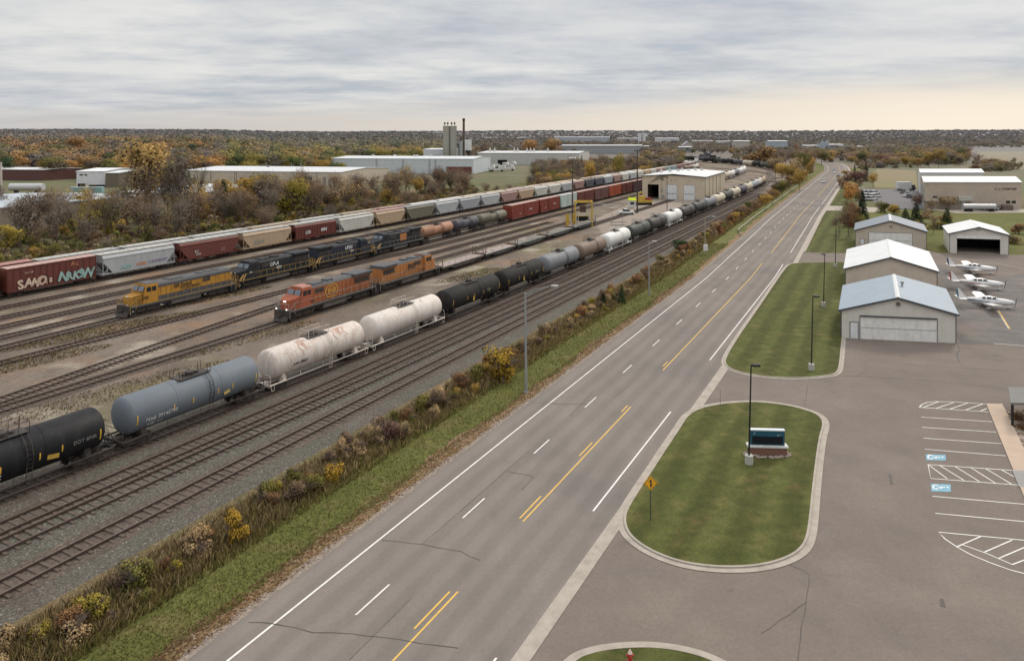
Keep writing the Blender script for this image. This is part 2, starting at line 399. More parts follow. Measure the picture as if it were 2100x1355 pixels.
def island(px, lawn, gutter=.62, h=.15):
    p = smooth_closed([G(a, b, .12) for a, b in px])
    sheet('lawn', p, h - .02, lawn)
    k1 = offset_poly(p, .17); k2 = offset_poly(p, .17 + gutter)
    mb = MB(); n = len(p)
    for i in range(n):
        j = (i + 1) % n
        mb.add([(*p[i], h), (*p[j], h), (*k1[j], h), (*k1[i], h)], [(0, 1, 2, 3)])
        mb.add([(*k1[i], h), (*k1[j], h), (*k1[j], .02), (*k1[i], .02)], [(0, 1, 2, 3)])
        mb.add([(*k1[i], .068), (*k1[j], .068), (*k2[j], .066), (*k2[i], .066)], [(0, 1, 2, 3)])
        mb.add([(*p[i], h), (*p[j], h), (*p[j], 0), (*p[i], 0)], [(0, 1, 2, 3)])
    return tag(mb.obj('kerb', conc, fix=True), kind='structure')
ISL1 = [(1286, 1047), (1283, 1068), (1290, 1090), (1310, 1110), (1345, 1131), (1395, 1149), (1450, 1158), (1510, 1160), (1565, 1155), (1610, 1142), (1640, 1124), (1653, 1100),
        (1659, 1060), (1664, 1010), (1671, 950), (1679, 895), (1688, 868), (1680, 852), (1655, 841), (1615, 831), (1570, 825), (1530, 824), (1480, 828), (1440, 836), (1412, 850), (1395, 878), (1370, 915), (1340, 962), (1308, 1010)]
island(ISL1, lawnm, .48)
island([(1487, 735), (1490, 750), (1510, 760), (1545, 768), (1590, 773), (1640, 774), (1690, 770), (1716, 765), (1721, 745), (1726, 690), (1738, 600), (1752, 540), (1735, 537), (1680, 538), (1625, 539), (1612, 548), (1590, 580), (1560, 625), (1520, 682)], lawnm, .36)
island([(1120, 1420), (1180, 1352), (1215, 1338), (1260, 1330), (1310, 1327), (1350, 1328), (1400, 1335), (1450, 1349), (1500, 1375), (1540, 1420)], lawnm, .4)
# narrower lawns farther up the road, driveways between them
rl = lambda c, Y: (RX(c, Y), Y)
sheet('lawn', [rl(18.6, 171), rl(18.6, 259), G(1722, 432), G(1738, 440), G(1770, 455), G(1752, 500), G(1755, 519), G(1690, 519), G(1650, 517)], .05, lawnm)
sheet('lawn', [rl(18.6, 276), rl(18.6, 372), G(1737, 382), G(1750, 400), G(1745, 421), G(1712, 421)], .05, lawnm)
sheet('lawn', [rl(18.6, 395), rl(18.6, 560), G(1760, 345), G(1765, 378), G(1740, 378)], .05, grassm)
mb = MB(); ribbon(mb, RX, 18.98, 18.6, 171, 560, .058, 6); tag(mb.obj('kerb', conc, fix=False), kind='structure')
sheet('driveway', [rl(18.98, 259), rl(18.98, 276), G(1760, 424), G(1830, 428), G(1790, 436), G(1722, 432)], .046, conc)
sheet('driveway', [rl(18.98, 370), rl(18.98, 396), G(1790, 388), G(1800, 392), G(1745, 386)], .046, lotm)
# lawns behind the hangars, field, car park of the big shed
sheet('lawn', [G(1900, 512), G(1947, 521), G(2160, 524), G(2200, 440), G(1975, 432), G(1890, 431), G(1800, 431), G(1756, 440), G(1752, 505)], .02, grassm)
sheet('car_park', [G(1770, 388), G(1885, 388), G(1898, 404), G(1900, 429), G(1805, 429), G(1790, 412), G(1768, 412)], .05, groundmat('carpark_asphalt', [(.15, .145, .15), (.17, .165, .165)], [.1], fine=.1, finescale=5, bump=0))
sheet('car_park', [G(1896, 429), G(2180, 429), G(2190, 436), G(1960, 437)], .05, conc)
fieldm = groundmat('stubble_field', [(.20, .17, .07), (.15, .16, .055), (.22, .15, .09)], [.01, .03], bump=0, haze=True, stretch=(.25, 1.4, 1))
sheet('field', [G(1990, 345), G(2260, 352), G(2240, 303), G(2010, 304)], .06, fieldm)
sheet('field', [G(1795, 386), G(1882, 386), G(1878, 350), G(1800, 346), G(1785, 360)], .05, fieldm)
# shop forecourt
shopm = groundmat('shop_yard', [(.25, .21, .175), (.28, .235, .195)], [.08], fine=.1, finescale=3, bump=.1, patches=[((.17, .14, .12), .05, .55, .68, .6)])
sheet('shop_yard', [G(1235, 478), G(1215, 452), G(1260, 432), G(1312, 410), G(1450, 410), G(1500, 385), G(1540, 364), G(1490, 392), G(1400, 428), G(1330, 458), G(1290, 474)], .012, shopm)

# ------------------------------------------------------------------ markings
white = M('road_paint_white', (.72, .70, .66), .8, var=.1, scale=6, dirt=.35, dcol=(.3, .26, .23))
yellow = M('road_paint_yellow', (.68, .42, .085), .8, var=.12, scale=6, dirt=.3, dcol=(.3, .24, .15))
def mark(name, mat, items):
    mb = MB()
    for c, w, Y0, Y1 in items: ribbon(mb, RX, c + w / 2, c - w / 2, Y0, Y1, .057, 4)
    return tag(mb.obj(name, mat, fix=False), kind='structure')
yY = lambda y: 42000 / (y - 270)
mark('edge_line', white, [(35.0, .15, 30, 660)])
mark('edge_line', white, [(21.85, .15, yY(1049), yY(845)), (22.0, .15, yY(739), yY(542)), (21.9, .15, yY(519), yY(425)), (21.9, .15, yY(419), 650), (20.9, .13, 30, yY(1350))])
mark('lane_dashes', white, [(30.9, .13, yY(1262) + k * 10.62, yY(1262) + k * 10.62 + 2.85) for k in range(-1, 34)])
mark('centre_line', yellow, [(26.25, .13, 30, yY(1214)), (26.75, .13, yY(1290), yY(1214)), (26.3, .13, yY(1070), yY(835)), (26.75, .13, yY(1064), yY(1018)), (26.75, .13, yY(936), yY(908)), (26.75, .13, yY(845), yY(832)),
                                (26.55, .13, yY(760), yY(540)), (27.0, .12, yY(752), yY(742)), (26.3, .13, yY(520), yY(410)), (26.2, .13, yY(404), 640)])
def poly_line(mb, pts, w, z, jitter=0):
    P = [Vector((*p, 0)) for p in pts]
    Q = []
    for i in range(len(P) - 1):
        n = max(1, int((P[i + 1] - P[i]).length / .8)) if jitter else 1
        for k in range(n): Q.append(P[i].lerp(P[i + 1], k / n) + Vector((random.uniform(-jitter, jitter), random.uniform(-jitter, jitter), 0)))
    Q.append(P[-1]); vs = []
    for i, p in enumerate(Q):
        d = (Q[min(i + 1, len(Q) - 1)] - Q[max(i - 1, 0)]); d.normalize(); nn = Vector((-d.y, d.x, 0)); ww = w / 2 * (random.uniform(.5, 1.3) if jitter else 1)
        a = p + nn * ww; b = p - nn * ww; vs += [(a.x, a.y, z), (b.x, b.y, z)]
    mb.add(vs, [(2 * i, 2 * i + 1, 2 * i + 3, 2 * i + 2) for i in range(len(Q) - 1)])
crk = M('crack_sealant', (.075, .065, .06), .7, var=.2)
mb = MB()
for pts in ([(510, 1277), (570, 1281), (640, 1297), (720, 1302), (780, 1306), (860, 1320), (940, 1330)], [(785, 1108), (870, 1118), (945, 1132), (985, 1150)], [(1040, 968), (1085, 975), (1095, 980), (1070, 1006)],
            [(1110, 826), (1140, 829), (1205, 830)]):
    poly_line(mb, [G(*p) for p in pts], .07, .0605, .07)
for pts in ([(715, 1355), (845, 1226)], [(865, 1117), (960, 1035), (1085, 925)], [(1168, 855), (1220, 800)], [(1250, 825), (1302, 780)]): poly_line(mb, [G(*p) for p in pts], .04, .0605, .02)
for pts in ([(1633, 1370), (1637, 1348), (1646, 1270), (1653, 1237), (1660, 1179), (1650, 1172), (1620, 1159)], [(1714, 770), (1758, 772), (1777, 758), (1775, 743)],
            [(1787, 736), (1800, 742), (1854, 746), (1975, 755), (2110, 763)], [(1758, 772), (1900, 780), (2072, 799)], [(1963, 703), (1968, 719), (1962, 727), (1966, 741), (1974, 751)],
            [(1560, 1300), (1655, 1235)], [(1650, 840), (1656, 790)]):
    poly_line(mb, [G(*p) for p in pts], .045, .0455, .05)
for pts in ([(1963, 703), (1968, 719), (1962, 727), (1966, 741)], [(1826, 975), (1829, 993)], [(1930, 1228), (1934, 1245)]): poly_line(mb, [G(*p) for p in pts], .22, .0465, .06)
tag(mb.obj('crack_lines', crk, fix=False), kind='structure')
# car park bays
def Z3(a, b): return G(1860 + a / 3.08, 760 + b / 3.08)
mb = MB()
for a, b in [((90, 295), (540, 325)), ((95, 360), (565, 390)), ((103, 428), (597, 463)), ((112, 498), (625, 540)), ((160, 795), (790, 850)), ((178, 903), (790, 960))]: poly_line(mb, [Z3(*a), Z3(*b)], .1, .048)
poly_line(mb, [Z3(78, 234), Z3(95, 215), Z3(130, 202), Z3(180, 197), Z3(300, 199), Z3(500, 213)], .1, .048); poly_line(mb, [Z3(78, 234), Z3(515, 262)], .1, .0485)
for a, b in [((100, 235), (200, 198)), ((185, 240), (295, 203)), ((270, 245), (385, 206)), ((370, 250), (480, 212)), ((465, 257), (505, 240))]: poly_line(mb, [Z3(*a), Z3(*b)], .1, .049)
poly_line(mb, [Z3(665, 632), Z3(133, 595), Z3(150, 683), Z3(697, 724)], .1, .048)
for a, b in [((140, 600), (255, 685)), ((205, 600), (360, 695)), ((302, 606), (458, 703)), ((400, 612), (558, 712)), ((495, 620), (660, 718)), ((595, 627), (675, 672))]: poly_line(mb, [Z3(*a), Z3(*b)], .1, .049)
poly_line(mb, [Z3(790, 1078), Z3(200, 1022), Z3(240, 1065), Z3(315, 1115), Z3(400, 1163), Z3(520, 1213), Z3(650, 1260), Z3(790, 1296)], .1, .048)
poly_line(mb, [Z3(345, 1100), Z3(500, 1155), Z3(665, 1227)], .09, .0485)
for a, b in [((315, 1115), (465, 1050)), ((490, 1148), (665, 1072)), ((580, 1188), (790, 1098)), ((665, 1227), (790, 1180))]: poly_line(mb, [Z3(*a), Z3(*b)], .09, .049)
tag(mb.obj('parking_lines', white, fix=False), kind='structure')
blue = M('bay_blue', (.19, .36, .45), .85, var=.2, scale=5)
mb = MB()
for (x0, y0, x1, y1) in ((118, 530, 244, 567), (150, 716, 276, 765)):
    mb.face([(*Z3(x0, y0), .047), (*Z3(x0 + 5, y1), .047), (*Z3(x1 + 2, y1 + 2), .047), (*Z3(x1, y0 + 4), .047)])
tag(mb.obj('bay_panels', blue, fix=True), kind='structure')
mb = MB()                                           # wheelchair symbols
for (cx, cy) in ((150, 547), (182, 737)):
    ring = [Z3(cx + 17 * math.cos(t), cy + 13 * math.sin(t)) for t in np.linspace(.6, 5.6, 14)]
    poly_line(mb, ring, .12, .050); poly_line(mb, [Z3(cx + 12, cy - 3), Z3(cx + 32, cy + 1), Z3(cx + 32, cy + 10)], .13, .0505)
    poly_line(mb, [Z3(cx + 32, cy + 1), Z3(cx + 60, cy + 1)], .13, .051); poly_line(mb, [Z3(cx + 70, cy), Z3(cx + 80, cy + 1)], .26, .051)
tag(mb.obj('wheelchair_symbols', white, fix=False), kind='structure')
mb = MB(); poly_line(mb, [G(2048, 637), G(2071, 675)], .14, .052); tag(mb.obj('apron_line', yellow, fix=False), kind='structure')
mb = MB(); poly_line(mb, [G(1990, 541), G(2040, 540), G(2120, 556)], .1, .052); poly_line(mb, [G(2038, 705), G(2120, 711)], .12, .052); poly_line(mb, [G(2045, 637), G(2068, 674)], .08, .0525)
tag(mb.obj('apron_line', white, fix=False), kind='structure')
sheet('pavement', [Z3(500, 212), Z3(600, 213), Z3(622, 250), Z3(760, 540), Z3(900, 900), Z3(800, 950)], .10, M('pavement_concrete', (.44, .34, .26), .9, var=.1, scale=.8))
sheet('pavement', [Z3(665, 636), Z3(742, 636), Z3(800, 745), Z3(707, 740)], .104, M('ramp_concrete', (.27, .26, .25), .9))
sheet('planting_bed', [Z3(622, 250), Z3(960, 250), Z3(990, 540), Z3(760, 540)], .09, groundmat('bark_bed', [(.16, .12, .09), (.25, .2, .16)], [1.0], fine=.5, finescale=4, bump=.6))

# ------------------------------------------------------------------ tracks
railm = M('rail_steel', (.085, .058, .046), .55, metal=.3, var=.25, scale=.6)
railtop = M('rail_head', (.20, .16, .135), .4, metal=.5, var=.2, scale=.5)
sleep = M('sleeper_wood', (.098, .075, .060), .95, var=.35, scale=1.2, dirt=.9, dcol=(.11, .087, .07))
GA = .78
def track_pts(c, Y0, Y1, tail=None):
    """c: constant or ([Y],[c]) ; tail: extra world points"""
    cf = (lambda Y: c) if not isinstance(c, tuple) else (lambda Y: interp(Y, c[0], c[1]))
    pts = [(S_ * Y - cf(Y), Y) for Y in np.arange(Y0, Y1 + .1, 4.0)]
    if tail:
        # smooth through the tail points (Catmull-Rom)
        P = [pts[max(-8, -len(pts))], pts[-1]] + list(tail); P.append((2 * P[-1][0] - P[-2][0], 2 * P[-1][1] - P[-2][1]))
        for i in range(1, len(P) - 2):
            p0, p1, p2, p3 = [Vector(p) for p in P[i - 1:i + 3]]; n = max(2, int((p2 - p1).length / 5))
            for k in range(1, n + 1):
                t = k / n; q = .5 * ((2 * p1) + (p2 - p0) * t + (2 * p0 - 5 * p1 + 4 * p2 - p3) * t * t + (3 * p1 - p0 - 3 * p2 + p3) * t ** 3); pts.append((q.x, q.y))
    return pts
TRK = {}
def track(key, label, pts, sl=True, rust=False, bed=True):
    root = thing('railway_track', label, 'track', (0, 0, 0)); root['kind'] = 'structure'; TRK[key] = pts
    P = [Vector((*p, 0)) for p in pts]; N = []
    for i in range(len(P)):
        d = P[min(i + 1, len(P) - 1)] - P[max(i - 1, 0)]; d.normalize(); N.append(Vector((d.y, -d.x, 0)))
    for sgn in (-1, 1):
        mb = MB()
        for m_, (w, z0, z1) in enumerate(((.075, .10, .245), (.042, .245, .262))):
            mb.mat(m_); rings = []
            for p, nn in zip(P, N):
                c = p + nn * (sgn * GA); a = c - nn * w; b = c + nn * w
                rings.append([(a.x, a.y, z0), (a.x, a.y, z1), (b.x, b.y, z1), (b.x, b.y, z0)])
            mb.loft(rings, caps=False, closed=True)
        mb.obj('rail', [railm, railm if rust else railtop], root, fix=False)
    if bed:
        mb = MB(); vs = []
        for p, nn in zip(P, N):
            for o_ in (-1.75, 1.75):
                q = p + nn * (o_ + random.uniform(-.15, .15)); vs.append((q.x, q.y, .024 + random.uniform(0, .006)))
        mb.add(vs, [(2 * i, 2 * i + 1, 2 * i + 3, 2 * i + 2) for i in range(len(P) - 1)]); mb.obj('track_bed', oily, root, fix=False)
    if sl:
        mb = MB(); acc = 0; 
        for i in range(len(P) - 1):
            d = P[i + 1] - P[i]; L = d.length; d = d / L; nn = Vector((d.y, -d.x, 0)); ang = math.atan2(d.y, d.x)
            while acc < L:
                c = P[i] + d * acc + nn * random.uniform(-.06, .06)
                if c.y < 330: mb.box((c.x, c.y, .045 + random.uniform(-.035, .012)), (.24, 2.6, .10), rz=ang + random.uniform(-.03, .03))
                acc += .74
            acc -= L
        o = mb.obj('sleepers', sleep, root, fix=False); o['kind'] = 'stuff'
    return root
track('A', 'track nearest the road, with grey ballast bank beside it', track_pts(54.3, 34, 350, [(155, 405), (173, 447), (190, 494), (206, 545), (214, 600), (206, 680)]))
track('B1', 'track beside the nearest one, its far rail touching the next track', track_pts(([34, 50, 80, 130, 350], [60.1, 59.8, 58.6, 57.9, 58.2]), 34, 350, [(148, 405), (166, 447), (183, 494), (198, 545), (205, 600), (197, 680)]), bed=False)
track('B2', 'track next to the tank car string, crossing close to its neighbour', track_pts(([34, 50, 80, 130, 350], [62.9, 62.5, 61.6, 61.7, 61.9]), 34, 350, [(141, 405), (158, 450), (174, 494), (189, 545), (193, 600), (184, 670)]))
cT = ([34, 45, 66, 80, 95, 110, 150, 250, 336, 400], [69.0, 68.7, 67.6, 66.9, 66.3, 65.9, 65.2, 64.8, 65.0, 67])
track('T', 'track carrying the long string of tank cars', track_pts(cT, 34, 390, [(150, 425), (165, 465), (170, 500), (166, 530), (152, 560)]))
track('C1', 'track carrying the orange locomotives and flatcars', track_pts(89.2, 56, 300))
track('C2', 'track merging into the orange locomotives track at the left', track_pts(([56, 66, 76, 98, 118, 135, 260], [89.4, 90.3, 92.3, 95.8, 98.6, 98.8, 98.6]), 60, 226), bed=False)
track('D', 'weed-grown track between the two locomotive tracks', track_pts(([60, 100, 150, 260], [108.2, 106.6, 105.0, 104.6]), 66, 226), rust=True, bed=False)
track('E', 'track just right of the black locomotives', track_pts(([140, 175, 420], [114.4, 111.3, 111.0]), 140, 420))
track('L', 'track carrying the yellow and black locomotives and boxcars', track_pts(([60, 108, 128, 200, 240, 420], [113.2, 115.0, 115.6, 116.9, 118.2, 119.6]), 66, 470))
track('P3', 'second track left of the yellow locomotive', track_pts(([60, 420], [119.8, 124.8]), 66, 420))
track('P2', 'third track left of the yellow locomotive', track_pts(([60, 420], [126.2, 131]), 66, 420))
track('P1', 'fourth track left of the yellow locomotive', track_pts(([60, 420], [132.4, 137]), 66, 420))
track('P0', 'rusty track nearest the hopper cars', track_pts(140.6, 66, 430), rust=True)
track('S', 'track under the front hopper string', track_pts(149.0, 80, 500, [(134, 552), (151, 600), (167, 667), (178, 750), (170, 880)]))
track('S2', 'track under the rear hopper string', track_pts(154.2, 90, 490))
track('R1', 'curved track under the distant black tank cars', track_pts(60, 395, 400, [(150, 425), (175, 460), (188, 497), (197, 560), (196, 600), (186, 650), (150, 720)]), sl=False)

mb = MB(); ribbon(mb, LX, 236, 161, 90, 330, .006, 20); brushg = groundmat('brush_soil', [(.105, .082, .045), (.13, .105, .05), (.085, .085, .035)], [.12, .3], fine=.2, finescale=4, bump=.8, patches=[((.12, .13, .04), .06, .52, .65, .7)]); tag(mb.obj('brush_ground', brushg, fix=False), kind='structure')
mb = MB(); ribbon(mb, LX, 200, 161, 330, 620, .006, 20); tag(mb.obj('brush_ground', brushg, fix=False), kind='structure')
# ------------------------------------------------------------------ rolling stock
MC = {}
def cached(key, fn):
    if key not in MC: MC[key] = fn()
    return MC[key]
steel_dk = M('dark_steel', (.045, .040, .037), .7, var=.3, scale=2, dirt=.6, dcol=(.13, .095, .07))
wheelm = M('wheel_steel', (.075, .055, .045), .6, metal=.3, var=.3, scale=3)
glass = M('dark_glass', (.02, .024, .03), .15, var=.1, spec=.6)
reflm = M('reflective_yellow', (.70, .42, .05), .6, var=.1)
whitep = M('letter_white', (.62, .62, .60), .8, var=.2, scale=4)
blackp = M('letter_black', (.03, .03, .03), .8, var=.2, scale=4)
def wheel_me():
    mb = MB(); mb.cyl((0, -.07, 0), (0, .07, 0), .46, n=14); mb.cyl((0, -.11, 0), (0, .11, 0), .14, n=8); return mb.mesh('wheel', wheelm)
def bogie_me(col=None):
    mb = MB()
    for s in (-1, 1):
        mb.prism([(-1.25, .62), (-1.15, .95), (-.45, 1.02), (.45, 1.02), (1.15, .95), (1.25, .62), (.95, .60), (.4, .42), (-.4, .42), (-.95, .60)], s * .92 - .07, s * .92 + .07)
        mb.cyl((-.86, s * 1.0, .73), (-.86, s * 1.08, .73), .16, n=8); mb.cyl((.86, s * 1.0, .73), (.86, s * 1.08, .73), .16, n=8)
        for x in (-.12, 0, .12): mb.cyl((x, s * .95, .45), (x, s * .95, .85), .07, n=6)
    mb.bb(-.22, .22, -1.0, 1.0, .62, .95); mb.cyl((-.86, -.8, .73), (-.86, .8, .73), .09, n=6); mb.cyl((.86, -.8, .73), (.86, .8, .73), .09, n=6)
    return mb.mesh('bogie', steel_dk)
def add_bogie(root, x, wheels=True, ax=(-.86, .86)):
    b = part('bogie', cached('bogie', bogie_me), root, (x, 0, 0))
    if wheels:
        for a in ax:
            for s in (-1, 1): part('wheel', cached('wheel', wheel_me), b, (a, s * .77, .73))
    return b
def coupler_me():
    mb = MB(); mb.bb(-.1, .75, -.12, .12, .86, 1.10); mb.bb(.62, .9, -.2, .16, .80, 1.16); return mb.mesh('coupler', steel_dk)
def add_couplers(root, hl):
    part('coupler', cached('coupler', coupler_me), root, (hl - .72, 0, 0)); part('coupler', cached('coupler', coupler_me), root, (-hl + .72, 0, 0), PI)
def paintcol(name, c, **k):
    kw = dict(rough=.62, var=.08, scale=.5, dirt=.55, streak=True, spec=.25); kw.update(k); return M(name, c, **kw)
PC = {
 'black': paintcol('tank_black', (.013, .013, .015), dcol=(.035, .032, .03), rough=.6, spec=.2), 'charcoal': paintcol('tank_charcoal', (.024, .023, .022), dcol=(.050, .043, .038), rough=.75, spec=.15),
 'bluegrey': paintcol('tank_blue_grey', (.140, .162, .185), dcol=(.15, .14, .13), dirt=.35), 'white': paintcol('tank_white', (.62, .57, .52), dcol=(.40, .27, .20), dirt=.45),
 'rustwhite': paintcol('tank_rusty_white', (.60, .54, .49), dcol=(.36, .25, .19), dirt=.85), 'grey': paintcol('tank_grey', (.19, .20, .21), dcol=(.13, .13, .13)),
 'brown': paintcol('tank_brown', (.20, .145, .11), dcol=(.12, .09, .07)), 'dkgrey': paintcol('tank_dark_grey', (.055, .053, .05), dcol=(.09, .076, .065)),
 'cream': paintcol('tank_cream', (.52, .46, .36), dcol=(.25, .18, .12)), 'greengrey': paintcol('tank_green_grey', (.052, .058, .05), dcol=(.08, .075, .07)),
 'clean': paintcol('tank_clean_white', (.66, .66, .63), dcol=(.4, .36, .3), dirt=.3), 'tan': paintcol('car_tan', (.42, .31, .21), dcol=(.25, .19, .14)),
 'maroon': paintcol('car_maroon', (.145, .045, .036), dcol=(.09, .045, .035)), 'red': paintcol('car_red', (.21, .045, .03), dcol=(.12, .05, .035)), 'orange': paintcol('car_orange_red', (.36, .085, .04), dcol=(.2, .07, .045)),
 'mint': paintcol('car_pale_mint', (.45, .52, .49), dcol=(.5, .5, .48), dirt=.4), 'ltgrey': paintcol('car_light_grey', (.38, .40, .41), dcol=(.22, .2, .18), dirt=.4), 'silver': paintcol('car_silver_grey', (.30, .32, .34), dcol=(.2, .19, .18), dirt=.35),
 'olive': paintcol('car_olive', (.15, .14, .10), dcol=(.10, .085, .065)), 'offwhite': paintcol('car_off_white', (.48, .48, .44), dcol=(.3, .26, .2), dirt=.5), 'purple': paintcol('car_dark_plum', (.085, .04, .042), dcol=(.07, .05, .045)),
 'plum': paintcol('car_grey_maroon', (.15, .075, .068), dcol=(.1, .06, .05)), 'mustard': paintcol('car_mustard', (.40, .26, .06), dcol=(.2, .14, .05)), 'slate': paintcol('car_slate', (.08, .08, .095), dcol=(.05, .05, .05)),
 'teal': paintcol('car_pale_teal', (.30, .40, .41), dcol=(.2, .22, .2)), 'pink': paintcol('car_dusty_pink', (.32, .2, .18), dcol=(.2, .13, .11)), 'copper': paintcol('tank_copper', (.36, .19, .12), dcol=(.2, .11, .07))}
roofm = {k: paintcol('roof_' + k, c, dcol=(.25, .22, .19), dirt=.5) for k, c in dict(light=(.50, .49, .46), tan=(.45, .38, .30), red=(.36, .18, .15), grey=(.36, .36, .36), dark=(.11, .105, .1), pinkish=(.45, .30, .26)).items()}

# ---- tank car, 15.7 m over strikers
def tank_body(L, R, zc, mat, seg=28):
    mb = MB(); h = L / 2; rings = []
    prof = [(-h, .02), (-h + .02, .35), (-h + .09, .62), (-h + .2, .82), (-h + .36, .94), (-h + .55, 1.0), (-2.5, 1.0), (-2.48, 1.012), (-2.36, 1.012), (-2.34, 1.0), (2.34, 1.0), (2.36, 1.012), (2.48, 1.012), (2.5, 1.0), (h - .55, 1.0), (h - .36, .94), (h - .2, .82), (h - .09, .62), (h - .02, .35), (h, .02)]
    for x, f in prof: rings.append([(x, R * f * math.sin(2 * PI * i / seg), zc + R * f * math.cos(2 * PI * i / seg)) for i in range(seg)])
    mb.loft(rings); return mb.mesh('tank', mat, smooth=True, fix=True)
def tank_platform(zt):
    mb = MB(); mb.bb(-1.6, 1.6, -.75, .75, zt - .02, zt + .04)
    return mb.mesh('top_platform', steel_dk)
def tank_rail(zt, tall):
    mb = MB()
    for s in (-1, 1):
        mb.bar([(-1.6, s * .75, zt), (-1.6, s * .75, zt + tall), (1.6, s * .75, zt + tall), (1.6, s * .75, zt)], .028)
        mb.bar([(-1.6, s * .75, zt + tall * .5), (1.6, s * .75, zt + tall * .5)], .018)
        for x in (-.8, 0, .8): mb.bar([(x, s * .75, zt), (x, s * .75, zt + tall)], .02)
    mb.bar([(-1.6, -.75, zt + tall), (-1.6, .75, zt + tall)], .024); return mb.mesh('railing', steel_dk)
def tank_posts(zt):
    mb = MB()
    for x in (1.35, 1.7):
        for s in (-1, 1): mb.bar([(x, s * .7, zt - .05), (x, s * .7, zt + .8)], .03)
        mb.bar([(x, -.7, zt), (x, .7, zt)], .04)
    for s in (-1, 1): mb.bar([(1.35, s * .7, zt), (1.7, s * .7, zt)], .04)
    return mb.mesh('railing', steel_dk)
def manway(zt):
    mb = MB(); mb.cyl((-.1, 0, zt - .1), (-.1, 0, zt + .34), .42, n=14); mb.cyl((-.1, 0, zt + .34), (-.1, 0, zt + .40), .47, n=14); mb.cyl((.65, 0, zt - .1), (.65, 0, zt + .22), .2, n=8); mb.cyl((-.75, .1, zt - .1), (-.75, .1, zt + .25), .12, n=8)
    return mb.mesh('manway', steel_dk)
def underframe(L, light):
    mb = MB(); h = L / 2 + .55
    for e in (1,):
        mb.bb(e * (h - 2.9), e * h, -.3, .3, .85, 1.2); mb.bb(e * (h - .12), e * h, -1.45, 1.45, .95, 1.2)
        mb.bb(e * (h - 2.4), e * (h - 1.9), -1.35, 1.35, 1.0, 1.5)
        for s in (-1, 1):
            mb.prism([(e * (h - 2.5), 1.1), (e * (h - 1.8), 1.1), (e * (h - 1.95), 1.9), (e * (h - 2.3), 1.9)], s * 1.0, s * 1.2)
            mb.bb(e * (h - 2.4), e * h, s * 1.42 - .05, s * 1.42 + .05, 1.08, 1.2)
    return mb.mesh('underframe', light)
def side_rail(L, m):
    mb = MB(); h = L / 2 + .5
    for s in (-1, 1):
        mb.bar([(-h, s * 1.46, 1.12), (h, s * 1.46, 1.12)], .045, n=5)
        for x in (-3.5, 0, 3.5): mb.bar([(x, s * 1.46, 1.12), (x + .3, s * 1.1, 1.5)], .025)
    return mb.mesh('walkway_bar', m)
def end_rail(L, m):
    mb = MB()
    for e in (1,):
        x = e * (L / 2 + .45)
        mb.bar([(x, -1.4, 1.15), (x, -1.4, 2.0), (x, -1.2, 2.2), (x, 1.2, 2.2), (x, 1.4, 2.0), (x, 1.4, 1.15)], .03); mb.bar([(x, 0, 1.2), (x, -1.0, 2.0)], .022)
        for s in (-1, 1): mb.bar([(x - e * .1, s * 1.45, 1.15), (x - e * .1, s * 1.45, .55), (x - e * .5, s * 1.45, .55), (x - e * .5, s * 1.45, 1.15)], .03)
    return mb.mesh('end_handrail', m)
def ladder(zt, R, m, x=.95, arch=True):
    mb = MB()
    for s in (-1,):
        pts = [(0, s * 1.5, .6), (0, s * 1.56, 1.9)]
        if arch: pts = [(0, s * 1.5, .6), (0, s * 1.6, 2.2), (0, s * (R + .12), zt - R + .1), (0, s * (R + .02) * .88, zt - .62), (0, s * .85, zt - .05)]
        mb.bar(pts, .03); mb.bar([(p[0] + .42, p[1], p[2]) for p in pts], .03)
        z = .65
        while z < (zt - .7 if arch else 1.9):
            y = interp(z, [p[2] for p in pts], [abs(p[1]) for p in pts]) * s; mb.bar([(0, y, z), (.42, y, z)], .02); z += .36
    return mb.mesh('ladder', m)
def stripes_me(R, zc, hgt_):
    mb = MB()
    for a in (0,):
        rr = R + .012; t0 = PI / 2 + .12; n = 4; dt = hgt_ / rr / n
        for s in (-1,):
            vs = []
            for k in range(n + 1):
                t = t0 + dt * (k - n / 2); vs += [(a - .05, s * rr * math.sin(t), zc + rr * math.cos(t)), (a + .05, s * rr * math.sin(t), zc + rr * math.cos(t))]
            mb.add(vs, [(2 * k, 2 * k + 1, 2 * k + 3, 2 * k + 2) for k in range(n)])
    return mb.mesh('reflective_stripe', reflm)
def place_curve(key, p):   # world position + heading on a track at Y
    pts = TRK[key]; ysx = [q[1] for q in pts]
    i = max(1, min(len(pts) - 1, int(np.searchsorted(ysx, p)))); a, b = pts[i - 1], pts[i]; t = (p - a[1]) / (b[1] - a[1])
    return (lerp(a[0], b[0], t), p)
def by_arc(pts, s):
    acc = 0
    for a, b in zip(pts[:-1], pts[1:]):
        L = math.hypot(b[0] - a[0], b[1] - a[1])
        if acc + L >= s: t = (s - acc) / L; return (lerp(a[0], b[0], t), lerp(a[1], b[1], t))
        acc += L
    return pts[-1]
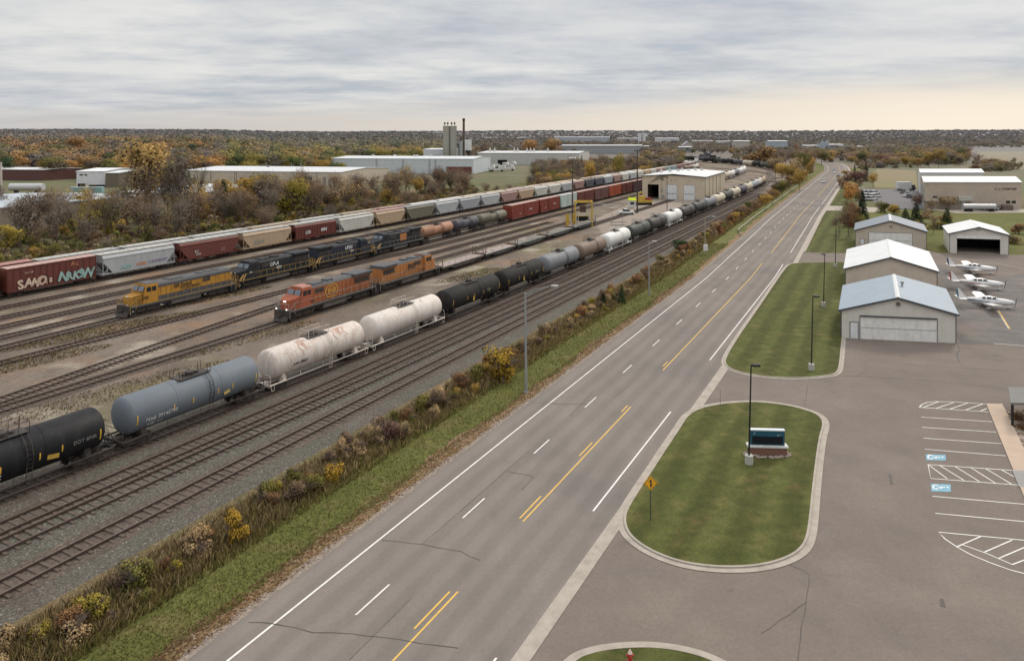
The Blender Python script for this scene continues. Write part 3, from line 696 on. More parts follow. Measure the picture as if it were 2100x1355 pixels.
def tank_car(col, p0, p1, label, near=2, R=1.6, group='tank cars coupled in the long string', rail='full', texts=()):
    """p0,p1: coupling points"""
    Lc = math.hypot(p1[0] - p0[0], p1[1] - p0[1]); L = round(Lc - 1.75, 1); zc = 2.92; zt = zc + R
    t = thing('tank_car', label, 'tank car', ((p0[0] + p1[0]) / 2, (p0[1] + p1[1]) / 2, 0), math.atan2(p1[1] - p0[1], p1[0] - p0[0]), group)
    mat = PC[col]; lt = mat if col in ('white', 'rustwhite', 'clean', 'cream') else steel_dk
    part('tank', cached(('tank', L, R, col), lambda: tank_body(L, R, zc, mat)), t)
    for e_ in (0, PI): part('stub_sill', cached(('uf', L, lt.name), lambda: underframe(L, lt)), t, rz=e_)
    pl = part('top_platform', cached(('pf', R), lambda: tank_platform(zt)), t)
    if rail == 'full': part('railing', cached(('rl', R, lt.name), lambda: tank_rail(zt, .85)), pl, mat=lt)
    else:
        for e_ in (0, PI): part('railing', cached(('rp', R), lambda: tank_posts(zt)), pl, rz=e_)
    part('manway', cached(('mw', R), lambda: manway(zt)), pl)
    add_bogie(t, -L / 2 + 1.35, near > 0); add_bogie(t, L / 2 - 1.35, near > 0)
    part('walkway_bar', cached(('wb', L, lt.name), lambda: side_rail(L, lt)), t)
    if near > 0:
        add_couplers(t, Lc / 2)
        for e_ in (0, PI): part('end_handrail', cached(('eh', L, lt.name), lambda: end_rail(L, lt)), t, rz=e_)
        for e_ in (0, PI): part('ladder', cached(('ld', R, lt.name), lambda: ladder(zt, R, lt)), t, (.95 if e_ == 0 else -.5, 0, 0), e_)
        if near > 1 and col not in ('rustwhite', 'white', 'clean'): [part('reflective_stripe', cached(('rs', R, q_), lambda: stripes_me(R, zc, q_)), t, (x_ * (1 if e_ == 0 else -1), 0, 0), e_) for e_ in (0, PI) for x_, q_ in ((-L / 2 + .75, .9), (-2.9, .55), (-.9, .55), (1.9, .55), (3.6, .55), (L / 2 - .75, .9))]
    for (s, size, m, x, z) in texts:
        me = text_mesh(s, size, m); o = part('lettering', me, t, (x, -(R * math.sin(math.acos(max(-1, min(1, (z - zc) / R)))) + .03), z)); o.rotation_euler = (PI / 2 + (z - zc) / R * -.9, 0, 0)
    return t

Tarc = TRK['T']; a0 = 0.0
# find the arc position of the first coupling (Y = 63.3)
s_ = 0
for a, b in zip(Tarc[:-1], Tarc[1:]):
    if b[1] > 63.4: s_ += (63.4 - a[1]) / (b[1] - a[1]) * math.hypot(b[0] - a[0], b[1] - a[1]); break
    s_ += math.hypot(b[0] - a[0], b[1] - a[1])
TL = [('black', 'glossy black tank car with two top hatches, nearest of the long string'), ('bluegrey', 'blue grey tank car with white lettering and thin posts around its hatch'),
      ('rustwhite', 'white tank car with red rust stains spilling down from the top'), ('white', 'cream white tank car behind the rust stained one'),
      ('charcoal', 'first matt black tank car behind the two white ones'), ('charcoal', 'second matt black tank car behind the two white ones'), ('grey', 'light grey tank car with a pale vertical band'),
      ('brown', 'brown tank car between a grey and a clean white one'), ('clean', 'clean white tank car coupled behind the brown one'), ('greengrey', 'dark green grey tank car coupled behind the clean white one'),
      ('dkgrey', 'dark grey tank car in front of the second clean white one'), ('clean', 'second clean white tank car, in front of the maintenance shed'), ('dkgrey', 'dark grey tank car with red top fittings before the shed'),
      ('greengrey', 'dark green tank car before the white shed doors'), ('grey', 'grey tank car with a pale near end by the shed corner'), ('cream', 'small looking cream tank car beside the shed side wall'),
      ('greengrey', 'green tank car between two cream ones'), ('cream', 'cream tank car behind the green one'), ('slate', 'dark slate tank car in the far third of the string'), ('cream', 'fourth tank car from the far end, cream'),
      ('silver', 'silver tank car third from the far end of the string'), ('offwhite', 'off white tank car next to last at the far end'), ('tan', 'tan tank car, last at the far end of the string')]
TXTS = {0: [('505', .75, whitep, -1.3, 2.05), ('DOT 8P0R', .42, M('letter_grey', (.22, .21, .19), .8), 5.4, 2.75)], 1: [('Nod. 09145705', .5, whitep, -4.1, 2.45), ('C 2B1  ------', .3, whitep, -4.7, 1.95)],
        2: [('J-AA 00621', .46, blackp, -3.6, 2.6)], 4: [('ACD', .5, M('letter_dim', (.28, .27, .24), .8), 3.4, 2.9)], 5: [('VTX 4', .45, M('letter_dim', (.28, .27, .24), .8), 4.2, 2.8)]}
SP = [16.7, 16.3, 16.5, 17.0, 17.2, 16.6, 16.8, 16.2, 16.8] + [16.5] * 30
s = s_ - SP[0]
for i, (c, lab) in enumerate(TL):
    p0 = by_arc(Tarc, s); p1 = by_arc(Tarc, s + SP[i]); s += SP[i]
    t = tank_car(c, p0, p1, lab, near=2 if i < 6 else (1 if i < 13 else 0), R=1.68 if i in (0, 1) else 1.62, rail='posts' if i == 1 else 'full', texts=TXTS.get(i, ()))
    if i in (0, 4, 5):      # yellow and white chalk marks low on the side
        mb = MB(); mb.box((2.9 if i == 0 else -1.2, -1.655, 2.35), (.9 if i == 0 else .5, .02, .35 if i == 0 else .6), ry=.15)
        part('paint_patch', mb.mesh('paint_patch', M('patch_mustard', (.42, .27, .05), .8, var=.4, scale=4)), t)
    if i == 0:
        mb = MB()
        mb.cyl((-1.9, 0, 4.5), (-1.9, 0, 4.95), .5, n=14); part('manway', mb.mesh('manway', steel_dk), [o for o in t.children if o.name.startswith('top_platform')][0])
    if i in (1,):
        mb = MB(); mb.box((2.9, -1.66, 2.35), (.7, .02, .3), ry=-.2); part('paint_patch', mb.mesh('paint_patch', M('patch_yellow', (.5, .36, .1), .8, var=.5, scale=4)), t)
    if i in (2, 3):        # rust spilled from the hatch
        Rr = 1.63
        for (x, w, ln) in ([(-2.6, .9, 1.6), (-3.3, .35, 1.9), (3.0, 1.4, 1.2), (3.9, .5, 1.6), (2.2, .3, 2.1)] if i == 2 else [(3.4, .3, .8), (-1.9, .2, 1.2)]):
            vs = []; n = 7; mb = MB()
            for k in range(n + 1):
                th = .15 + ln / Rr * k / n; ww = w * (1 - .75 * k / n) * (1 + .25 * math.sin(k * 2.3)); xx = x + .18 * math.sin(k * 1.3)
                vs += [(xx - ww / 2, -Rr * math.sin(th), 2.92 + Rr * math.cos(th)), (xx + ww / 2, -Rr * math.sin(th), 2.92 + Rr * math.cos(th))]
            mb.add(vs, [(2 * k, 2 * k + 1, 2 * k + 3, 2 * k + 2) for k in range(n)])
            part('rust_stain', mb.mesh('rust_stain', M('rust_stain', (.44, .29, .225), .9, var=.35, scale=2, dirt=.9, dcol=(.56, .46, .39))), t)

# ---- covered hopper
def hopper_body(L, mat, ribs):
    mb = MB(); h = L / 2 - .25; W_ = 1.55
    sec = lambda z: W_ if z < 4.15 else W_ - (z - 4.15) * .9
    side = [(-h, 4.15), (h, 4.15), (h, 3.5), (h - 1.9, 1.35), (-h + 1.9, 1.35), (-h, 3.5)]
    if ribs: side = [(-h + .3, 4.15), (h - .3, 4.15), (h - .3, 1.25), (-h + .3, 1.25)]
    for s in (-1, 1): mb.prism(side, s * (W_ - .05), s * W_)
    # body volume
    inner = [(-h, 4.2), (h, 4.2), (h, 3.3), (h - 2.6, 1.3), (-h + 2.6, 1.3), (-h, 3.3)]
    mb.prism(inner, -W_ + .05, W_ - .05)
    mb.prismx([(-W_, 4.15), (W_, 4.15), (W_ - .35, 4.62), (.6, 4.78), (-.6, 4.78), (-W_ + .35, 4.62)], -h, h)
    for s in (-1, 1): mb.bb(-h, h, s * (W_ + .03) - .035, s * (W_ + .03) + .035, 4.06, 4.17)
    if ribs:
        x = -h + .3
        while x <= h - .29:
            for s in (-1, 1): mb.bb(x - .05, x + .05, s * W_, s * (W_ + .1), 1.25, 4.1)
            x += (2 * h - .6) / 15
    return mb.mesh('body', mat)
def hopper_roof(L, mat):
    mb = MB(); h = L / 2 - .3
    mb.prismx([(-1.2, 4.635), (1.2, 4.635), (.6, 4.80), (-.6, 4.80)], -h, h); return mb.mesh('roof', mat)
def hopper_board(L, mat):
    mb = MB(); h = L / 2 - .2
    for s in (-1, 1): mb.bb(-h, h, s * .95 - .25, s * .95 + .25, 4.86, 4.90)
    for e in (-1, 1): mb.bb(e * h - .25, e * h + .25, -1.2, 1.2, 4.86, 4.90)
    return mb.mesh('running_board', mat)
def hopper_hatch(L, mat):
    mb = MB(); n = 8
    for i in range(n):
        x = (i - (n - 1) / 2) * (L - 2.5) / n; mb.bb(x - .7, x + .7, -.38, .38, 4.8, 4.93)
    return mb.mesh('hatch', mat)
def hopper_frame(L, mat):
    mb = MB(); h = L / 2 - .1
    for s in (-1, 1):
        mb.bb(-h, h, s * 1.5 - .06, s * 1.5 + .06, 1.1, 1.3)
        for e in (-1, 1):
            for xx in (h - .2, h - 1.0): mb.bb(e * xx - .05, e * xx + .05, s * 1.47 - .05, s * 1.47 + .05, 1.2, 4.0 if xx > h - .5 else 3.1)
            mb.bar([(e * (h - .2), s * 1.47, 1.3), (e * (h - 1.6), s * 1.3, 2.2)], .06)
    for e in (-1, 1): mb.bb(e * (h - 3.0), e * h, -.3, .3, .9, 1.3); mb.bb(e * h - .1, e * h + .1, -1.5, 1.5, 1.05, 1.3)
    return mb.mesh('frame', mat)
def hopper_chutes(L, mat):
    mb = MB()
    for x in (-3.3, 0, 3.3):
        mb.loft([[(x - 1.5, -1.3, 1.5), (x + 1.5, -1.3, 1.5), (x + 1.5, 1.3, 1.5), (x - 1.5, 1.3, 1.5)], [(x - .35, -.5, .55), (x + .35, -.5, .55), (x + .35, .5, .55), (x - .35, .5, .55)]])
    return mb.mesh('chute', mat)
def seg_pos(p0, p1): return ((p0[0] + p1[0]) / 2, (p0[1] + p1[1]) / 2, 0), math.atan2(p1[1] - p0[1], p1[0] - p0[0]), math.hypot(p1[0] - p0[0], p1[1] - p0[1])
def hopper_car(col, p0, p1, label, near=2, ribs=False, roof='light', group='covered hoppers in the front string'):
    loc, rz, Lc = seg_pos(p0, p1); L = round(Lc - .9, 1); mat = PC[col]
    t = thing('hopper_car', label, 'hopper car', loc, rz, group)
    part('body', cached(('hb', L, col, ribs), lambda: hopper_body(L, mat, ribs)), t)
    r = part('roof', cached(('hr', L, roof), lambda: hopper_roof(L, roofm[roof])), t)
    if near > 0:
        part('running_board', cached(('hrb', L, roof), lambda: hopper_board(L, roofm[roof])), r); part('hatch', cached(('hh', L, roof), lambda: hopper_hatch(L, roofm[roof])), r)
    part('frame', cached(('hf', L, col), lambda: hopper_frame(L, mat)), t)
    part('chute', cached(('hc', L, col), lambda: hopper_chutes(L, mat if near else steel_dk)), t)
    add_bogie(t, -L / 2 + 1.6, near > 1); add_bogie(t, L / 2 - 1.6, near > 1)
    if near > 1: add_couplers(t, Lc / 2)
    return t
def box_body(L, mat, H_):
    mb = MB(); h = L / 2 - .2; mb.bb(-h, h, -1.5, 1.5, 1.15, H_)
    n = 14
    for i in range(n + 1):
        x = -h + 2 * h * i / n
        for s in (-1, 1): mb.bb(x - .045 if i else x, x + .045 if i < n else x + .001, s * 1.5, s * 1.56, 1.2, H_ - .1)
    for e in (-1, 1):
        for k in range(7): mb.bb(e * h, e * (h + .09), -1.35, 1.35, 1.5 + k * .48, 1.74 + k * .48)
        mb.bb(e * h, e * (h + .05), -1.5, 1.5, 1.15, 1.3)
    for s in (-1, 1): mb.bb(-h, h, s * 1.5, s * 1.57, 1.02, 1.2); mb.bb(-h, h, s * 1.5, s * 1.57, H_ - .1, H_ + .02)
    return mb.mesh('body', mat)
def box_roof(L, mat, H_):
    mb = MB(); h = L / 2 - .18; mb.prismx([(-1.58, H_ + .01), (1.58, H_ + .01), (0, H_ + .16)], -h, h)
    n = 13
    for i in range(n + 1): mb.prismx([(-1.5, H_ + .06), (1.5, H_ + .06), (0, H_ + .2)], -h + 2 * h * i / n - .04 + (.05 if i == 0 else 0), -h + 2 * h * i / n + .04 - (.05 if i == n else 0))
    return mb.mesh('roof', mat)
def box_door(mat, H_):
    mb = MB()
    for s in (-1, 1): mb.bb(-1.5, 1.5, s * 1.57, s * 1.63, 1.2, H_ - .2)
    return mb.mesh('door', mat)
def box_doorbar(mat, H_):
    mb = MB()
    for s in (-1, 1):
        for x in (-1.1, -.6, .6, 1.1): mb.bar([(x, s * 1.66, 1.15), (x, s * 1.66, H_ - .15)], .03)
    return mb.mesh('locking_bar', mat)
def box_ladder(L, mat, H_):
    mb = MB(); h = L / 2 - .25
    for e in (-1, 1):
        for s in (-1, 1):
            for xx in (.1, .55): mb.bar([(e * (h - xx), s * 1.62, .7), (e * (h - xx), s * 1.62, 3.2)], .025)
            for k in range(7): mb.bar([(e * (h - .1), s * 1.62, .75 + k * .38), (e * (h - .55), s * 1.62, .75 + k * .38)], .018)
    return mb.mesh('ladder', mat)
def box_car(col, p0, p1, label, near=2, roof='red', H_=5.0, group='boxcars behind the small tank cars', door=True):
    loc, rz, Lc = seg_pos(p0, p1); L = round(Lc - .9, 1); mat = PC[col]
    t = thing('boxcar', label, 'boxcar', loc, rz, group)
    part('body', cached(('bb', L, col, H_), lambda: box_body(L, mat, H_)), t)
    part('roof', cached(('br', L, roof, H_), lambda: box_roof(L, roofm[roof], H_)), t)
    if door:
        d = part('door', cached(('bd', col, H_), lambda: box_door(mat, H_)), t)
        if near > 0: part('locking_bar', cached(('bl', col, H_), lambda: box_doorbar(mat, H_)), d)
    if near > 0: part('ladder', cached(('blad', L, col), lambda: box_ladder(L, mat, H_)), t)
    add_bogie(t, -L / 2 + 1.9, near > 1); add_bogie(t, L / 2 - 1.9, near > 1)
    if near > 1: add_couplers(t, Lc / 2)
    return t
def ylin(cs, px): return cs / (S_ - (px - CX) / F)
# front hopper string
CSN = 147.3
JX = [-160, 16, 212, 370, 500, 606, 697, 773, 836, 896, 945, 989, 1029, 1065, 1098, 1127, 1153, 1178.5, 1201, 1221, 1240, 1259, 1276, 1292, 1308, 1322, 1335, 1348, 1366, 1378, 1389]
JY = [ylin(CSN, x) for x in JX]
S0 = [('b', 'mustard', 'dark', 'mustard yellow freight car barely entering at the left edge'), ('b', 'maroon', 'pinkish', 'maroon boxcar covered in cream and teal graffiti at the left'),
      ('h', 'ltgrey', 'light', 'light grey hopper with teal graffiti behind the graffitied boxcar'), ('h', 'maroon', 'light', 'smooth maroon hopper with slanted ends, behind the light grey one'), ('h', 'tan', 'light', 'tan hopper streaked with graffiti between two maroon ones'),
      ('r', 'maroon', 'light', 'dark red ribbed hopper with white lettering'), ('h', 'offwhite', 'light', 'off white hopper behind the ribbed dark red one'), ('h', 'tan', 'pinkish', 'plain tan hopper behind the off white one'),
      ('h', 'olive', 'grey', 'dark olive grey hopper behind the plain tan one'), ('h', 'ltgrey', 'light', 'first of two light grey hoppers behind the olive one'), ('h', 'silver', 'light', 'silver hopper between two light grey ones'),
      ('h', 'ltgrey', 'light', 'light grey hopper ahead of a dusty tan one'), ('h', 'pink', 'tan', 'dusty tan pink hopper above the red boxcar'), ('h', 'tan', 'grey', 'grey tan hopper above the second red boxcar'), ('h', 'offwhite', 'grey', 'pale grey hopper above the mint boxcar'),
      ('h', 'offwhite', 'tan', 'pale hopper just left of the tall yard mast'), ('h', 'ltgrey', 'tan', 'light grey hopper behind the tall yard mast'), ('h', 'pink', 'tan', 'tan pink hopper before the dark pair'), ('h', 'slate', 'dark', 'slate hopper, nearer of the dark pair'),
      ('h', 'slate', 'dark', 'dark hopper, farther of the dark pair'), ('h', 'silver', 'light', 'blue grey hopper just beyond the dark pair'), ('h', 'pink', 'tan', 'tan pink hopper left of a white one near the shed'), ('h', 'offwhite', 'light', 'white hopper left of the second yard mast'),
      ('h', 'ltgrey', 'light', 'pale grey hopper behind the second yard mast'), ('h', 'offwhite', 'tan', 'off white hopper just right of the second yard mast'), ('h', 'tan', 'tan', 'cream tan hopper above the shed roof corner'), ('h', 'offwhite', 'tan', 'greyish hopper above the shed roof edge'),
      ('h', 'pink', 'tan', 'brownish hopper above the shed ridge'), ('b', 'teal', 'light', 'pale teal boxcar above the shed roof'), ('b', 'teal', 'light', 'last pale teal boxcar before the string bends')]
SCARS = []
for i, (k, c, rf, lab) in enumerate(S0):
    p0 = (S_ * JY[i] - 149.0 , JY[i]); p1 = (S_ * JY[i + 1] - 149.0, JY[i + 1]); near = 2 if i < 6 else (1 if i < 14 else 0)
    if k == 'b': t = box_car(c, p0, p1, lab, near, roof=rf, group='freight cars in the front hopper string', door=i > 1, H_=5.0 if i < 3 else 4.5)
    else: t = hopper_car(c, p0, p1, lab, near, ribs=k == 'r', roof=rf)
    SCARS.append(t)
# string bends away beyond the shed
pts = TRK['S']; bi = [q for q in pts if q[1] >= JY[-1]]; s = 0
for i, (c, lab) in enumerate([('pink', 'dusty pink boxcar where the string starts to bend'), ('plum', 'maroon boxcar in the middle of the far bend'), ('pink', 'pinkish boxcar at the outside of the far bend'), ('offwhite', 'white boxcar at the top of the far bend'), ('ltgrey', 'pale hopper coming out of the far bend'), ('offwhite', 'white hopper beyond the far bend'),
                              ('greengrey', 'dark green car beyond the far bend'), ('slate', 'dark car farthest beyond the bend')]):
    p0 = by_arc(bi, s); p1 = by_arc(bi, s + 19); s += 19
    box_car(c, p0, p1, lab, 0, roof='light' if i > 1 else 'pinkish', H_=4.6, group='freight cars in the front hopper string')
# graffiti and lettering
gcream = M('spray_cream', (.55, .40, .30), .9, var=.3, scale=3); gteal = M('spray_teal', (.25, .42, .40), .9, var=.35, scale=3); gblk = M('spray_dark', (.08, .04, .04), .9); gor = M('spray_orange', (.5, .22, .1), .9)
bc, hp = SCARS[1], SCARS[2]

def graf(parent, s, x0, x1, z0, hh, fills, edge, yo=-1.585, seed=1):
    """sprayed piece: every letter with its own tilt, size and overlap, over a dark outline"""
    r = random.Random(seed); n = len(s); root = None
    for k, ch in enumerate(s):
        x = lerp(x0, x1, (k + .5) / n); z = z0 + r.uniform(-.12, .12); sz = hh * r.uniform(.9, 1.2); a = r.uniform(-.22, .22); f = r.choice(fills)
        for nm, m_, b_, dy, dx in (('graffiti_outline', edge, .17, 0, .09), ('graffiti', f, .075, -.012, 0), ('graffiti_highlight', fills[-1], -.03, -.024, -.05)):
            if b_ < 0 and r.random() < .3: continue
            me = text_mesh(ch, sz * (.8 if b_ < 0 else 1), m_, shear=r.uniform(-.1, .35), bold=max(b_, 0), extr=.004); o = link(bpy.data.objects.new('graffiti_letter', me)); o.location = (x + dx, yo + dy, z)
            o.rotation_euler = (PI / 2, a, 0)
            if b_ == .17: o.parent = parent; root = o
            else: o.parent = root; o.location = (-dx * .5, (0 if dx else 0) + .05, .012 - dy); o.rotation_euler = (0, 0, 0)
gc2 = M('spray_peach', (.62, .47, .36), .9, var=.35, scale=4); gt2 = M('spray_mint', (.30, .44, .41), .9, var=.4, scale=4); gc3 = M('spray_brown', (.3, .17, .12), .9, var=.4, scale=4)
graf(bc, 'SAMO', -6.2, -1.6, 2.0, 2.0, [gcream, gc2], gblk, seed=3); graf(bc, 'IS', -1.7, -.3, 1.8, 1.1, [gc3, gcream], gblk, seed=4)
graf(bc, 'NRKSW', .9, 6.6, 2.05, 2.1, [gteal, gt2, gt2], gblk, seed=5)
side_text(bc, 'R-L', 1.1, gor, (3.6, -1.6, 4.15), shear=.4); side_text(bc, 'DA RR', .5, gcream, (-4.2, -1.6, 3.9))
side_text(hp, 'PKEN', 1.0, gteal, (-3.0, -1.6, 1.95), shear=.3, bold=.03); side_text(hp, 'GORE', .8, gor, (.2, -1.6, 2.05), shear=.2, bold=.03); side_text(hp, 'LAUHRAM', .9, M('spray_violet', (.2, .13, .25), .9), (3.8, -1.6, 2.15), shear=.3)
side_text(SCARS[3], 'RC', .8, whitep, (-3.6, -1.6, 2.5)); side_text(SCARS[3], '5AA8', .55, whitep, (-3.2, -1.6, 1.9)); side_text(SCARS[3], 'GE', 1.0, M('letter_dim2', (.35, .2, .17), .9), (3.2, -1.6, 2.1))
side_text(SCARS[4], 'ZAEA', 1.3, M('spray_grey', (.25, .25, .2), .9), (-3.0, -1.6, 2.2), shear=.3, bold=.03)
side_text(SCARS[5], 'LF3i', 1.1, whitep, (-3.2, -1.68, 2.5), shear=.1, bold=.03); side_text(SCARS[5], 'tMN', 1.2, whitep, (2.6, -1.68, 2.6), shear=.1, bold=.03)
# rear hopper string (only roofs show)
RF = ['pinkish', 'light', 'light', 'light', 'tan', 'light', 'tan', 'pinkish', 'light', 'light', 'tan', 'tan', 'pinkish', 'tan', 'tan', 'tan', 'tan', 'tan', 'tan', 'light', 'light', 'light', 'tan']
Y = 117
for i, rf in enumerate(RF):
    p0 = (S_ * Y - 154.2, Y); Y += 14.6; p1 = (S_ * Y - 154.2, Y)
    if i == 0: box_car('maroon', p0, p1, 'maroon boxcar mostly hidden behind the graffitied boxcar', 1, roof='red', group='freight cars in the rear string')
    else: hopper_car({'pinkish': 'pink', 'light': 'ltgrey', 'tan': 'tan'}[rf], p0, p1, {'light': 'hopper with a whitish roof in the rear string, hidden up to its roof', 'tan': 'hopper with a tan roof in the rear string, hidden up to its roof', 'pinkish': 'hopper with a pinkish roof in the rear string, hidden up to its roof'}[rf], 1 if i < 8 else 0, roof=rf, group='hoppers in the rear string with %s roofs' % rf)

# ---- locomotives
def loco(loc, rz, label, L, hood, cabm, sill, roof, railc, nosem, kind='ge', nose_low=None, lamps=False, stripes=None, end=1, group=None):
    t = thing('locomotive', label, 'locomotive', loc, rz, group); h = L / 2 - .55
    mb = MB(); mb.bb(-h + .2, h - .2, -1.5, 1.5, 1.42, 1.78)
    mb.bb(-h + 1.6, h - 1.6, -1.0, 1.0, 1.0, 1.42); mb.obj('frame', sill, t)
    mb = MB()
    for e in (-1, 1):
        mb.bb(e * h - .08, e * h + .08, -1.45, 1.45, .75, 1.78)
        mb.loft([[(e * (h + .05), -1.35, .95), (e * (h + .45), -1.3, .30), (e * (h + .30), -1.3, .30), (e * (h - .0), -1.35, .95)], [(e * (h + .05), 0, .95), (e * (h + .75), 0, .28), (e * (h + .55), 0, .28), (e * h, 0, .95)], [(e * (h + .05), 1.35, .95), (e * (h + .45), 1.3, .30), (e * (h + .30), 1.3, .30), (e * (h), 1.35, .95)]])
    mb.obj('plow', steel_dk, t)
    mb = MB()
    for e in (-1, 1):
        for s in (-1, 1):
            for k in range(4): mb.bb(e * (h - .15), e * (h - .95), s * (1.5 - .02), s * 1.1, .42 + k * .33, .47 + k * .33)
            mb.bb(e * (h - .12), e * (h - .16), s * 1.5, s * 1.1, .42, 1.4); mb.bb(e * (h - .98), e * (h - 1.02), s * 1.5, s * 1.1, .42, 1.4)
    mb.obj('step', sill, t)
    # nose and cab
    nx = -h + .55; cx0 = nx + 1.75; cx1 = cx0 + 2.5
    mb = MB()
    if nose_low: mb.loft([[(nx, -.85, 1.78), (nx, .85, 1.78), (nx, .85, 3.0), (nx, -.85, 3.0)], [(cx0, -1.15, 1.78), (cx0, 1.15, 1.78), (cx0, 1.15, 3.2), (cx0, -1.15, 3.2)]])
    else: mb.loft([[(nx, -.75, 1.78), (nx, .75, 1.78), (nx + .05, .75, 3.15), (nx + .05, -.75, 3.15)], [(nx + .7, -1.35, 1.78), (nx + .7, 1.35, 1.78), (nx + .8, 1.3, 3.35), (nx + .8, -1.3, 3.35)], [(cx0, -1.5, 1.78), (cx0, 1.5, 1.78), (cx0, 1.45, 3.6), (cx0, -1.45, 3.6)]])
    mb.obj('nose', nosem, t)
    mb = MB(); mb.loft([[(cx0, -1.5, 1.78), (cx0, 1.5, 1.78), (cx0, 1.48, 3.45), (cx0 + .45, 1.40, 4.45), (cx0 + .6, .9, 4.66), (cx0 + .6, -.9, 4.66), (cx0 + .45, -1.40, 4.45), (cx0, -1.48, 3.45)], [(cx1, -1.5, 1.78), (cx1, 1.5, 1.78), (cx1, 1.48, 3.45), (cx1, 1.40, 4.45), (cx1, .9, 4.66), (cx1, -.9, 4.66), (cx1, -1.40, 4.45), (cx1, -1.48, 3.45)]])
    cab = mb.obj('cab', cabm, t)
    mb = MB()
    for (y0, y1) in ((-1.25, -.12), (.12, 1.25)): mb.face([(cx0 + .05, y0, 3.62), (cx0 + .05, y1, 3.62), (cx0 + .36, y1 * .98, 4.30), (cx0 + .36, y0 * .98, 4.30)])
    for v in range(len(mb.v)): mb.v[v] = (mb.v[v][0] - .03, mb.v[v][1], mb.v[v][2])
    mb.obj('windscreen', M('screen_glass', (.13, .16, .19), .2, var=.1, spec=.6), cab)
    mb = MB()
    for s in (-1, 1):
        for x in (cx0 + .55, cx0 + 1.45): mb.bb(x, x + .7, s * 1.475, s * 1.50, 3.45, 4.15)
    mb.obj('side_window', glass, cab)
    mb = MB(); mb.prismx([(-1.30, 4.60), (-.92, 4.70), (.92, 4.70), (1.30, 4.60), (.9, 4.74), (-.9, 4.74)], cx0 + .55, cx1 + .05); mb.obj('cab_roof', roof if kind != 'bn' else M('faded_red_roof', (.36, .17, .13), .7, dirt=.4), cab)
    # long hood
    hx1 = h - .9; rw = cx1 + (hx1 - cx1) * .68; hw = 1.05 if kind != 'old' else 1.2
    mb = MB(); mb.bb(cx1, hx1, -hw, hw, 1.78, 4.15)
    x = cx1 + .7
    while x < hx1 - .3:
        for s in (-1, 1): mb.bb(x - .02, x + .02, s * hw, s * (hw + .03), 1.95, 3.9)
        x += .95
    hd = mb.obj('hood', hood, t)
    mb = MB(); mb.prismx([(-hw - .02, 4.13), (hw + .02, 4.13), (hw - .2, 4.48), (-hw + .2, 4.48)], cx1 + .01, hx1 + .01)
    mb.obj('hood_roof', roof, hd)
    if kind == 'old':
        mb = MB()
        for s in (-1, 1): mb.bb(cx1 + .02, hx1 - .02, s * hw, s * (hw + .05), 1.8, 2.42)
        mb.obj('skirt_band', sill, hd); mb = MB()
        for s in (-1, 1): mb.bb(cx1 + .02, hx1 - .02, s * hw, s * (hw + .04), 3.78, 4.14)
        mb.obj('roof_band', sill, hd)
    mb = MB()
    if kind == 'old':
        for x in (rw - 1, rw + .6, rw + 2.2): mb.cyl((x, 0, 4.48), (x, 0, 4.6), .65, n=14)
        mb.bb(cx1 + 2.5, cx1 + 5.0, -.8, .8, 4.48, 4.62)
    else:
        mb.prismx([(-1.0, 3.95), (1.0, 3.95), (1.48, 4.25), (1.48, 4.62), (-1.48, 4.62), (-1.48, 4.25)], rw, hx1 - .1)
        mb.bb(cx1 + 1.0, cx1 + 3.2, -.75, .75, 4.48, 4.66); mb.bb(cx1 + 4.2, cx1 + 5.6, -.6, .6, 4.48, 4.72)
    mb.obj('radiator', roof, hd)
    mb = MB()
    if kind == 'old': mb.bb(rw - 1.2, rw + .2, -hw - .04, -hw, 3.1, 3.9)
    else:
        for s in (-1, 1): mb.bb(rw + .3, hx1 - .5, s * (hw), s * (hw + .03), 3.0, 3.8); mb.bb(cx1 + 1.0, cx1 + 3.0, s * hw, s * (hw + .03), 3.2, 3.9)
    mb.obj('grille', steel_dk, hd)
    mb = MB(); mb.loft([[(x, y, z) for y, z in ((-1.3, 1.4), (1.3, 1.4), (1.3, .7), (.9, .42), (-.9, .42), (-1.3, .7))] for x in (-2.7, 2.7)]); mb.obj('fuel_tank', M('loco_fuel_tank', (.12, .11, .105), .7, dirt=.7, dcol=(.2, .17, .14)), t)
    mb = MB()
    for s in (-1, 1):
        mb.bar([(-h + 1.1, s * 1.48, 2.75), (h - 1.1, s * 1.48, 2.75)], .03)
        x = cx1 + .3
        while x < h - 1: mb.bar([(x, s * 1.48, 1.75), (x, s * 1.48, 2.75)], .028); x += 1.45
        for e in (-1, 1): mb.bar([(e * (h - .1), s * 1.48, .6), (e * (h - .1), s * 1.48, 1.9), (e * (h - 1.1), s * 1.48, 2.75), (e * (h - 1.1), s * 1.48, 1.2)], .035)
    for e in (-1, 1):
        for y in (-1.35, -.7, .7, 1.35): mb.bar([(e * (h + .02), y, 1.75), (e * (h + .02), y, 2.75)], .035)
        mb.bar([(e * (h + .02), -1.35, 2.75), (e * (h + .02), 1.35, 2.75)], .03)
    mb.obj('handrail', railc, t)
    mb = MB()
    for s in (-1, 1): mb.bb(-h + .3, h - .3, s * 1.505, s * 1.52, 1.68, 1.76)
    mb.obj('edge_stripe', railc, t)
